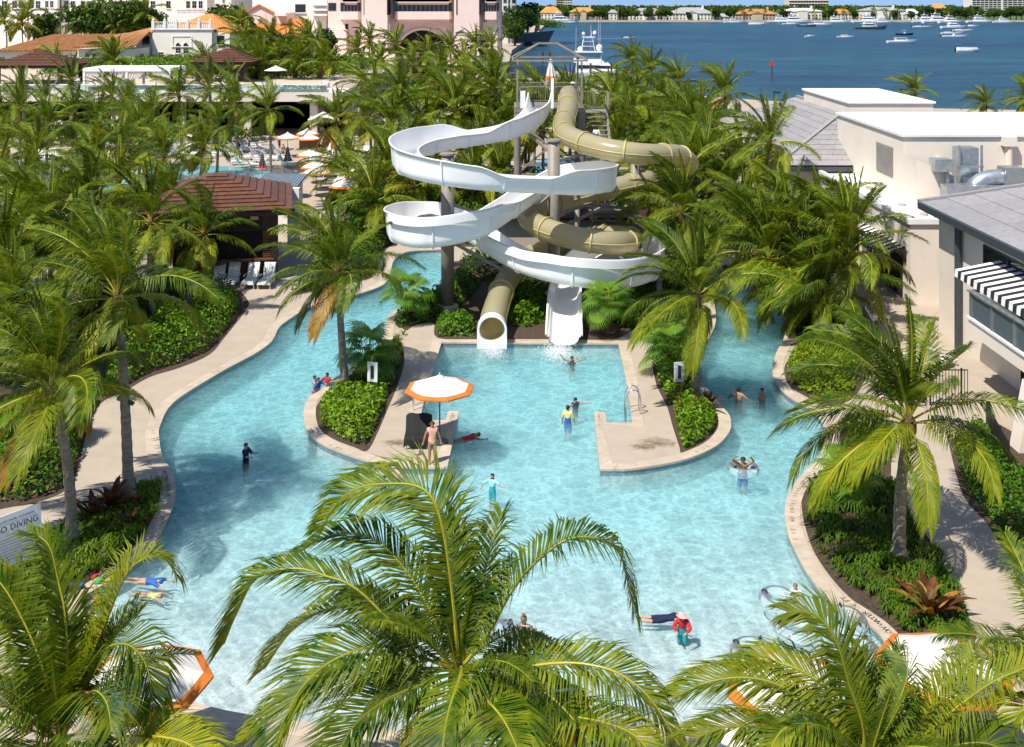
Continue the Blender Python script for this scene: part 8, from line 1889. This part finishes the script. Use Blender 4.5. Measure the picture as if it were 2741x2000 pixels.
def boat(x, y, L_, kind, rz, label, group=None, hull='boat_white', Y=None):
    b = G(x, y, BZ) if Y is None else Vector(((x - CX) / F * Y, Y, BZ))
    t = thing('motorboat' if kind not in ('yacht', 'sail') else ('motor_yacht' if kind == 'yacht' else 'sailboat'), label, 'boat', b, rz, group)
    Bm = L_ * (.30 if L_ < 12 else .25); fb = .10 * L_ if L_ < 12 else .085 * L_
    mb, fb = hull_mesh(L_, Bm, fb); mb.build('hull', hull, t, world=False)
    if kind in ('cruiser', 'yacht'):
        s = L_ / 10
        def cab(x0, x1, w_, z0, z1, rake, name, mat): 
            MB().add([(x0, -w_, z0), (x1 + rake, -w_ * .8, z0), (x1 + rake, w_ * .8, z0), (x0, w_, z0), (x0 + rake * .2, -w_ * .9, z1), (x1, -w_ * .65, z1), (x1, w_ * .65, z1), (x0 + rake * .2, w_ * .9, z1)], [(4, 5, 6, 7), (0, 1, 5, 4), (1, 2, 6, 5), (2, 3, 7, 6), (3, 0, 4, 7)]).build(name, mat, t, world=False)
        cab(-L_ * .22, L_ * .18, Bm * .38, fb * 1.0, fb * 1.0 + .9 * s, .9 * s, 'cabin', 'boat_white')
        cab(-L_ * .21, L_ * .17, Bm * .385, fb * 1.0 + .42 * s, fb * 1.0 + .72 * s, .75 * s, 'window_band', 'window_glass')
        MB().box(-L_ * .25, L_ * .15, -Bm * .37, Bm * .37, fb + .9 * s, fb + 1.0 * s).build('hardtop', 'boat_white', t, world=False)
        if kind == 'yacht':
            cab(-L_ * .18, L_ * .06, Bm * .30, fb + 1.0 * s, fb + 1.55 * s, .5 * s, 'flybridge', 'boat_white')
            cab(-L_ * .17, L_ * .055, Bm * .305, fb + 1.22 * s, fb + 1.42 * s, .42 * s, 'window_band', 'window_glass')
            MB().box(-L_ * .2, L_ * .05, -Bm * .32, Bm * .32, fb + 1.95 * s, fb + 2.03 * s).build('bimini', 'boat_white', t, world=False)
            for sx in (-.17, .02):
                for sy in (-.28, .28): MB().tube([(L_ * sx, Bm * sy, fb + 1.5 * s), (L_ * sx, Bm * sy, fb + 1.96 * s)], .05 * s, 5).build('bimini_post', 'boat_white', t, world=False)
            MB().sphere((-L_ * .1, 0, fb + 2.25 * s), .2 * s, 8, 6).build('radar_dome', 'boat_white', t, world=False)
            MB().tube([(-L_ * .06, 0, fb + 2.0 * s), (-L_ * .09, 0, fb + 3.6 * s)], .03 * s, 5).build('antenna', 'boat_white', t, world=False)
    elif kind == 'console':
        MB().box(-.5, .5, -.45, .45, fb, fb + 1.0).build('console', 'boat_white', t, world=False); MB().box(-1.2, 1.0, -.95, .95, fb + 1.9, fb + 2.0).build('t_top', 'boat_navy' if hull == 'boat_white' else 'boat_white', t, world=False)
        for sx in (-1.0, .8):
            for sy in (-.8, .8): MB().tube([(sx, sy, fb * .8), (sx, sy, fb + 1.9)], .04, 5).build('t_top_post', 'chrome', t, world=False)
    elif kind == 'runabout':
        MB().add([(.2, -Bm * .35, fb), (1.2, -Bm * .25, fb), (1.2, Bm * .25, fb), (.2, Bm * .35, fb), (.1, -Bm * .33, fb + .55), (.6, -Bm * .22, fb + .5), (.6, Bm * .22, fb + .5), (.1, Bm * .33, fb + .55)], [(0, 1, 5, 4), (1, 2, 6, 5), (2, 3, 7, 6)]).build('windshield', 'window_glass', t, world=False)
        MB().box(-L_ * .3, 0, -Bm * .3, Bm * .3, fb - .05, fb + .25).build('seats', 'boat_white', t, world=False)
    elif kind == 'pontoon':
        MB().box(-L_ * .42, L_ * .4, -Bm * .42, Bm * .42, fb, fb + .9).build('rail_box', 'boat_white', t, world=False); MB().box(-L_ * .15, L_ * .35, -Bm * .4, Bm * .4, fb + 2.2, fb + 2.35).build('canopy', 'boat_navy', t, world=False)
        for sx in (-.12, .32):
            for sy in (-.38, .38): MB().tube([(L_ * sx, Bm * sy, fb + .8), (L_ * sx, Bm * sy, fb + 2.2)], .04, 5).build('canopy_post', 'chrome', t, world=False)
    elif kind == 'sail':
        MB().tube([(L_ * .08, 0, fb), (L_ * .08, 0, L_ * 1.35)], .09, 6).build('mast', 'dark_pole', t, world=False); MB().tube([(L_ * .08, 0, fb + 1.2), (-L_ * .35, 0, fb + 1.2)], .14, 6).build('boom', 'boat_navy', t, world=False)
        MB().box(-L_ * .15, L_ * .15, -Bm * .25, Bm * .25, fb, fb + .5).build('cabin', 'boat_white', t, world=False)
    if kind in ('console', 'runabout', 'pontoon'): MB().box(-L_ * .5 - .55, -L_ * .5, -.22, .22, -.1, fb + .45).build('outboard', 'boat_navy', t, world=False)
    return t
boat(1682, 103, 6.5, 'runabout', .2, 'small white motorboat trailing a wake on the bay')
boat(2169, 99, 6.5, 'cruiser', .3, 'small white cabin boat anchored near the red marker')
boat(2261, 101, 8.5, 'cruiser', -.1, 'white cabin boat with red flag on the bay'); boat(2412, 115, 13.5, 'cruiser', .05, 'long white cruiser lying broadside on the bay'); boat(2421, 94, 9.5, 'console', 0, 'dark-hulled boat with hardtop behind the white cruiser', hull='boat_navy')
boat(2589, 139, 9.0, 'pontoon', .08, 'pale pontoon boat with dark canopy on the bay'); boat(2327, 78, 23, 'yacht', .02, 'grey and white liveaboard motor yacht at anchor', hull='boat_grey'); boat(2465, 74, 14, 'runabout', 0, 'flat white speedboat near the far shore')
boat(2552, 76, 20, 'yacht', .1, 'white motor yacht in the cluster of anchored boats'); boat(2548, 92, 15, 'runabout', .1, 'white speedboat in front of the anchored yacht'); boat(2552, 100, 13, 'console', -.05, 'white open boat with T-top below the anchored yacht'); boat(2575, 84, 14, 'runabout', .05, 'white launch beside the anchored yacht'); boat(2598, 72, 13, 'sail', .1, 'sailboat with tall dark mast behind the anchored boats')
boat(2116, 66, 15, 'cruiser', .05, 'white cruiser moored off the far shore'); boat(2158, 71, 15, 'runabout', .1, 'low grey-white boat moored off the far shore', hull='boat_grey'); boat(2192, 68, 19, 'cruiser', -.05, 'larger white cruiser moored off the far shore'); boat(2025, 67, 16, 'pontoon', 0, 'flat dark-roofed boat moored off the far shore')
for i, (x, L_) in enumerate(((1500, 34), (1527, 14), (1965, 20), (2090, 26), (2125, 30), (2238, 24), (2290, 18), (2325, 30), (2360, 20), (2480, 28), (2510, 32), (2545, 26), (2622, 26), (2685, 20))):
    boat(x, 61 + i % 3 * .4, L_, 'yacht' if L_ > 19 else 'cruiser', RND.uniform(-.15, .15), 'white yacht docked along the far shore', 'yachts docked at the far shore')
# sport-fishing yacht at the near dock
yb = G(1590, 213, BZ); yt = thing('sportfishing_yacht', 'big white sport-fishing yacht with tuna tower behind the slide tower', 'boat', yb)
mb, fb = hull_mesh(19, 5.4, 1.9, .5); mb.build('hull', 'boat_white', yt, world=False)
def yb_cab(x0, x1, w_, z0, z1, rk, nm_, m_): MB().add([(x0, -w_, z0), (x1 + rk, -w_ * .8, z0), (x1 + rk, w_ * .8, z0), (x0, w_, z0), (x0, -w_ * .92, z1), (x1, -w_ * .7, z1), (x1, w_ * .7, z1), (x0, w_ * .92, z1)], [(4, 5, 6, 7), (0, 1, 5, 4), (1, 2, 6, 5), (2, 3, 7, 6), (3, 0, 4, 7)]).build(nm_, m_, yt, world=False)
yb_cab(-4.5, 3.4, 2.3, 1.9, 4.2, 2.2, 'salon', 'boat_white'); yb_cab(-4.3, 3.3, 2.33, 2.9, 3.7, 1.6, 'window_band', 'window_glass')
yb_cab(-5.0, 1.6, 2.1, 4.2, 5.3, .9, 'flybridge', 'boat_white'); MB().box(-4.8, 1.9, -2.2, 2.2, 6.7, 6.95).build('hardtop', 'boat_white', yt, world=False)
yb_cab(-4.6, 1.5, 2.0, 5.3, 6.7, .2, 'enclosure', 'clear_glass')
for sx in (-4.4, 1.6):
    for sy in (-1.8, 1.8): MB().tube([(sx, sy, 4.6), (sx, sy, 6.7)], .07, 6).build('hardtop_post', 'boat_white', yt, world=False)
mb = MB()
for sy in (-1.3, 1.3):
    for sx in (-3.2, .2): mb.tube([(sx, sy, 6.9), (sx * .6 - .6, sy * .6, 10.4)], .07, 6)
for z in (8.2, 9.4, 10.4): mb.tube([(-2.7, -1.1, z), (.0, -1.1, z), (0, 1.1, z), (-2.7, 1.1, z)], .05, 6, closed=True)
mb.build('tuna_tower', 'boat_white', yt, world=False)
MB().box(-3.0, .2, -1.0, 1.0, 10.4, 10.55).build('tower_top', 'boat_white', yt, world=False)
for (x, y, z, r) in ((-2.6, 0, 11.3, .42), (.2, .2, 11.5, .5), (1.3, 0, 7.8, .85), (-3.4, 0, 7.4, .7)): MB().sphere((x, y, z), (r, r, r * 1.05), 12, 8).build('radar_dome', 'boat_white', yt, world=False, smooth=True); 
MB().tube([(-.6, 0, 10.5), (-.6, 0, 12.0)], .05, 6).build('mast', 'boat_white', yt, world=False)
for (x, y, L_) in ((-4.6, -1.9, 13), (1.2, 1.9, 15), (-.8, .8, 13.5), (1.4, -.6, 14)): MB().tube([(x, y, 5.5), (x + .1, y, L_)], .035, 4).build('antenna', 'boat_white', yt, world=False)
MB().box(-6.6, -5.2, -1.4, 1.4, 2.0, 3.2).build('blue_cover', 'cloth_blue', yt, world=False)
# moored motor yacht whose bow shows right of the pink tower
mbt = thing('motor_yacht', 'large motor yacht with dark flared bow by the wooden pier', 'boat', Vector(((1330 - CX) / F * 490, 490, BZ)))
mb, fb = hull_mesh(44, 9, 4.2, .5); mb.build('hull', 'boat_grey', mbt, world=False)
for (x0, x1, w_, z0, z1) in ((-18, 9, 3.8, 4.2, 6.6), (-18, 4, 3.3, 6.6, 8.8)):
    MB().add([(x0, -w_, z0), (x1 + 3, -w_ * .7, z0), (x1 + 3, w_ * .7, z0), (x0, w_, z0), (x0, -w_, z1), (x1, -w_ * .6, z1), (x1, w_ * .6, z1), (x0, w_, z1)], [(4, 5, 6, 7), (0, 1, 5, 4), (1, 2, 6, 5), (2, 3, 7, 6), (3, 0, 4, 7)]).build('deckhouse', 'boat_white', mbt, world=False)
    MB().box(x0 + 1, x1 - 1, -w_ - .03, w_ + .03, z0 + .9, z0 + 1.7).build('window_band', 'window_glass', mbt, world=False)
MB().prism([(-20, -4.2), (14, -3.6), (21, 0), (14, 3.6), (-20, 4.2)], 5.3, 5.45).build('bulwark_cap', 'boat_white', mbt, world=False)
# tenders and jet-ski on the near dock
dk = thing('marina_dock', 'narrow floating dock behind the slide tower', 'dock', (8, 262, BZ))
for k in range(22): MB().box(-2 + k * 1.25, -.8 + k * 1.25, 255.5, 258.5, BZ + .55, BZ + .7).build('plank', 'wood_pier', dk)
for k in range(6):
    MB().tube([(-1 + k * 5, 259, -4), (-1 + k * 5, 259, 2.8)], .22, 8).build('pile', 'timber_pile', dk)
boat(1475, 176, 7.5, 'runabout', .1, 'white tender on the dock behind the tower roof', Y=250); boat(1522, 183, 7.0, 'runabout', -.2, 'white covered tender right of the tower roof', Y=246); boat(1385, 170, 9, 'cruiser', .3, 'white cruiser half hidden at the dock left of the tower', Y=262)
pier = thing('wooden_pier', 'long weathered plank pier running out beside the motor yacht', 'pier', (10, 500, BZ))
for k in range(60):
    u = k / 60; Y0 = 470 + 420 * u; x = 10.2 + 11.0 * u; MB().box(x - 1.5, x + 1.7, Y0, Y0 + 6.6, BZ + 1.3, BZ + 1.5).build('plank', 'wood_pier', pier)
for k in range(12):
    u = k / 12; MB().tube([(11.9 + 11 * u, 470 + 420 * u, -4), (11.9 + 11 * u, 470 + 420 * u, 1.6)], .25, 6).build('pile', 'timber_pile', pier)
for (x, y, lb) in ((1452, 168, 'timber pile standing in the water right of the pier'), (1471, 170, 'second timber pile in the water behind the roof frame')):
    b = G(x, y, BZ); o = MB().lathe((0, 0, -1), [(.4, 0), (.36, 4.6), (.1, 4.8)], 8).build('mooring_pile', 'timber_pile'); o.location = b; tag(o, lb, 'pile')
b = G(1477, 75, BZ); o = MB().lathe((0, 0, -1), [(.2, 0), (.2, 5), (.5, 5.1), (.4, 6)], 8).build('channel_post', 'timber_pile'); o.location = b; tag(o, 'thin dark channel post off the pier end', 'marker')
# red channel marker
b = G(2066, 213, BZ); t = thing('channel_marker', 'red triangular channel marker on a dark post in the bay', 'marker', b)
MB().tube([b - Vector((0, 0, 2)), b + Vector((0, 0, 3.7))], .16, 8).build('post', 'timber_pile', t); c = b + Vector((0, -.2, 3.4))
MB().add([c + Vector((-.75, 0, 0)), c + Vector((.75, 0, 0)), c + Vector((0, 0, 1.35)), c + Vector((-.75, .12, 0)), c + Vector((.75, .12, 0)), c + Vector((0, .12, 1.35))], [(0, 1, 2), (5, 4, 3), (0, 2, 5, 3), (2, 1, 4, 5), (1, 0, 3, 4)]).build('triangle', 'marker_red', t)
b = G(2744, 250, BZ); o = MB().lathe((0, 0, -1), [(.3, 0), (.3, 5.0), (.5, 5.1), (.4, 5.6)], 8).build('channel_post', 'timber_pile'); o.location = b; tag(o, 'dark channel post at the far right of the bay', 'marker')
b = G(2072, 330); t = thing('street_lamp', 'black lamp post beside the grey hip roof', 'lamp', b); MB().tube([b, b + Vector((0, 0, 4.6))], .07, 8).build('post', 'black_metal', t); MB().box(b.x, b.x + .9, b.y - .15, b.y + .15, 4.3, 4.5).build('lamp_head', 'black_metal', t)
# ------------------------------------------------------------------ far shore
SY = 1130.0
mb = MB(); mb.prism([(-60, SY), (60, SY - 8), (330, SY - 2), (620, SY + 4), (1400, SY + 30), (1400, 2400), (-400, 2400), (-400, SY + 60)], -4, .2); struct('far_shore', mb, 'grass_lawn')
mb = MB(); mb.prism([(20, SY - 10), (600, SY - 4), (600, SY - 1), (20, SY - 7)], -4, .5); struct('far_seawall', mb, 'stucco_tan')
def sx_(p, Y=SY): return (p - CX) / F * Y
def sz_(p, Y=SY): return H - (p - HY) / F * Y
def far_house(x0, x1, yt, ye, yb, wall, roof, label, Y=SY + 25, wings=1):
    X0, X1 = sx_(x0, Y), sx_(x1, Y); zt_, ze, = sz_(yt, Y), sz_(ye, Y); t = thing('far_house', label, 'house', ((X0 + X1) / 2, Y, .2))
    MB().box(X0, X1, Y, Y + 14, .2, ze).build('wall', wall, t)
    mb = MB(); hip_roof(mb, X0 - .8, X1 + .8, Y - .8, Y + 14.8, ze, max(zt_, ze + 1.2), X0 + (X1 - X0) * .28, X1 - (X1 - X0) * .28, Y + 7); mb.build('roof', roof, t)
    nfl = 2 if ze > 5 else 1; nw = max(2, int((X1 - X0) / 3.6))
    for f in range(nfl):
        for k in range(nw):
            xw = X0 + (X1 - X0) * (k + .5) / nw; zw = .9 + f * 3.1; w_ = MB().box(xw - .8, xw + .8, Y - .05, Y + .05, zw, zw + 2.0).build('window', 'window_glass', t); MB().box(xw - .06, xw + .06, Y - .12, Y - .05, zw, zw + 2.0).build('mullion', 'white_paint', w_)
    if x1 - x0 > 60:
        xm = (X0 + X1) / 2; w2 = (X1 - X0) * .12; MB().box(xm - w2, xm + w2, Y - 3, Y, .2, ze + .3).build('wing', wall, t); MB().add([(xm - w2 - .4, Y - 3.4, ze + .3), (xm + w2 + .4, Y - 3.4, ze + .3), (xm, Y - 3.4, ze + 3), (xm - w2 - .4, Y + 3, ze + .3), (xm + w2 + .4, Y + 3, ze + .3), (xm, Y + 6, ze + 3)], [(0, 1, 2), (0, 2, 5, 3), (2, 1, 4, 5)]).build('wing_roof', roof, t)
        MB().box(xm + w2 * 2, xm + w2 * 2 + 2, Y + 4, Y + 6, ze, max(zt_, ze + 1) + 2.2).build('chimney', wall, t)
far_house(1447, 1502, 18, 34, 52, 'stucco_white', 'roof_orange', 'white villa with orange turret roof on the far shore'); far_house(1527, 1595, 20, 32, 50, 'stucco_tan', 'roof_orange', 'tan villa with low tiled roof on the far shore'); far_house(1632, 1652, 26, 34, 52, 'stucco_white', 'roof_slate', 'narrow white boathouse on the far shore')
far_house(1684, 1785, 22, 38, 56, 'stucco_white', 'roof_slate', 'long white house with grey gables on the far shore'); far_house(1790, 1912, 20, 36, 56, 'stucco_white', 'roof_slate', 'grand white mansion with tall chimneys on the far shore'); far_house(1917, 1950, 36, 45, 56, 'stucco_white', 'roof_slate', 'small white cottage beside the mansion')
far_house(1968, 2085, 24, 38, 56, 'stucco_tan', 'roof_terracotta', 'wide ranch house with brown tile roof on the far shore'); far_house(2095, 2200, 22, 30, 52, 'stucco_cream', 'roof_membrane', 'flat-roofed cream house behind docked yachts'); far_house(2232, 2280, 24, 36, 56, 'stucco_cream', 'roof_orange', 'house with bright orange roof on the far shore')
far_house(2300, 2425, 19, 28, 54, 'stucco_white', 'roof_slate', 'modern white two-storey house with grid windows'); far_house(2424, 2462, 24, 36, 50, 'stucco_white', 'white_paint', 'white house with pale gable near the right inlet'); far_house(2500, 2535, 10, 22, 44, 'stucco_tan', 'roof_orange', 'pinkish house on the rise near the inlet', Y=SY + 80); far_house(1600, 1640, 28, 38, 50, 'stucco_tan', 'roof_orange', 'low orange-roofed house behind the boathouse', Y=SY + 50)
b = Vector((sx_(2318), SY + 8, .2)); t = thing('far_gazebo', 'small orange-roofed gazebo on the far shore', 'gazebo', b); MB().add([b + Vector((-6, -5, 3)), b + Vector((6, -5, 3)), b + Vector((6, 5, 3)), b + Vector((-6, 5, 3)), b + Vector((0, 0, 5.6))], [(0, 1, 4), (1, 2, 4), (2, 3, 4), (3, 0, 4)]).build('roof', 'roof_orange', t)
for sx in (-4.5, 4.5):
    for sy in (-3.5, 3.5): MB().box(b.x + sx - .3, b.x + sx + .3, b.y + sy - .3, b.y + sy + .3, .2, 3).build('post', 'white_paint', t)
def far_block(x0, x1, ytop, Y, label, floors, bays, wall='stucco_white', ybase=30):
    X0, X1 = sx_(x0, Y), sx_(x1, Y); zt_ = sz_(ytop, Y); t = thing('apartment_block', label, 'building', ((X0 + X1) / 2, Y, .2)); MB().box(X0, X1, Y, Y + 30, .2, zt_).build('wall', wall, t)
    fh = zt_ / floors
    for f in range(floors):
        MB().box(X0 - .3, X1 + .3, Y - 1.6, Y, fh * f + fh * .92, fh * (f + 1) + .1).build('balcony_slab', wall, t)
        for k in range(bays):
            xa = X0 + (X1 - X0) * (k + .14) / bays; xb = X0 + (X1 - X0) * (k + .86) / bays; MB().box(xa, xb, Y - .1, Y + .1, fh * f + fh * .28, fh * (f + 1) - fh * .12).build('window', 'window_glass', t)
far_block(2602, 2680, -30, 1480, 'white balconied condominium tower at the right inlet', 13, 7); far_block(2684, 2790, -24, 1520, 'second white condominium tower behind the first', 12, 8)
far_block(2112, 2218, -6, 1700, 'pale apartment block rising behind the far shore trees', 6, 14, 'stucco_cream'); far_block(1489, 1506, -14, 2150, 'slim tan tower far behind the trees', 8, 3, 'stucco_tan'); far_block(1507, 1532, -18, 2150, 'slim white tower far behind the trees', 9, 4)
# woods: one far mass, then single trees and palms along the water
g = np.random.default_rng(5); C = []; Nn = []
for k in range(2200):
    Y = g.uniform(SY + 45, SY + 700); x = g.uniform(sx_(1395, Y), sx_(2620, Y)); r = g.uniform(4.5, 8.5); zc = g.uniform(4, 8) + (Y - SY) * .004
    n_ = 34; d = g.normal(0, 1, (n_, 3)); d /= np.linalg.norm(d, axis=1)[:, None]; d[:, 2] = np.abs(d[:, 2]) * .9 - .15
    C.append(np.array([x, Y, zc]) + d * r * g.uniform(.8, 1.05, (n_, 1))); Nn.append(d)
V = leaf_cloud(np.concatenate(C), np.concatenate(Nn), 4.2, 3, .75); o = link_mesh('far_woods', cloud_mesh('far_woods', V, ['tree_green'])); tag(o, 'dark wooded skyline behind the far shore houses', 'woods', kind='stuff')
R5 = random.Random(12)
HN = [(1475, 'white villa with orange turret'), (1560, 'tan far-shore villa'), (1640, 'narrow white boathouse'), (1735, 'long white house with gables'), (1850, 'white mansion with chimneys'), (1933, 'small white cottage'), (2026, 'brown-roofed ranch house'), (2147, 'flat-roofed cream house'), (2256, 'house with bright orange roof'), (2362, 'modern white grid-window house'), (2443, 'pale-gabled white house'), (2517, 'pinkish house on the rise'), (2640, 'first condominium tower'), (2735, 'second condominium tower')]
gaps = [1425, 1512, 1600, 1612, 1660, 1668, 1676, 1735, 1770, 1785, 1915, 1935, 1955, 1960, 2045, 2092, 2105, 2205, 2216, 2228, 2285, 2292, 2335, 2345, 2365, 2395, 2430, 2440, 2465, 2475, 2485, 2495, 2540, 2555, 2570, 2585, 2650, 2660, 2672, 2690, 2705, 2720, 2735, 1430, 1560, 1585, 2300, 1845, 1700]
for i, x in enumerate(gaps):
    Y = SY + R5.uniform(6, 60); b = Vector((sx_(x, Y), Y, .2)); tree(b, R5.uniform(1.1, 1.9), 'rounded dark tree near the ' + min(HN, key=lambda q: abs(q[0] - x))[1], 'trees along the far shore', i)
for i, x in enumerate([1440, 1545, 1655, 1665, 1690, 1760, 1810, 1860, 1905, 1965, 1990, 2010, 2050, 2070, 2100, 2180, 2215, 2260, 2290, 2310, 2340, 2350, 2372, 2385, 2405, 2450, 2470, 2490]):
    Y = SY + R5.uniform(5, 40); c = Vector((sx_(x, Y), Y, R5.uniform(8, 13))); palm((x, HY + (H - c.z) * F / Y), Y, 1.25, 'tiny', 'slender palm near the ' + min(HN, key=lambda q: abs(q[0] - x))[1], 'palms along the far shore', .2, nf=13, tr=.3)
# green spit beside the pier
mbs = thing('mangrove_clump', 'low rounded mangrove clump at the pier end', 'bush', (22, 885, -1)); link_mesh('foliage', cloud_mesh('foliage', leaf_cloud(g.normal(0, 1, (2500, 3)) * np.array([7, 7, 1.6]) + np.array([4, 0, 2.2]), np.tile([0, 0, 1.], (2500, 1)), 1.3, 4, .8), ['shrub_dark']), mbs)
# boat wake
mb = MB()
for k in range(24):
    u = k / 24; p = G(1676, 103.5, BZ); mb.quad((p.x - 2 - 60 * u, p.y - .3 - 10 * u, BZ + .02), (p.x - 4.5 - 60 * u, p.y - .3 - 10.4 * u, BZ + .02), (p.x - 4.5 - 60 * u, p.y + .9 - 8 * u, BZ + .02), (p.x - 2 - 60 * u, p.y + .9 - 8 * u, BZ + .02)) if k < 8 else None
tag(mb.build('wake', 'white_frp'), 'white wake behind the small motorboat', 'wake', kind='stuff')
bpy.data.objects['camera'].select_set(False)
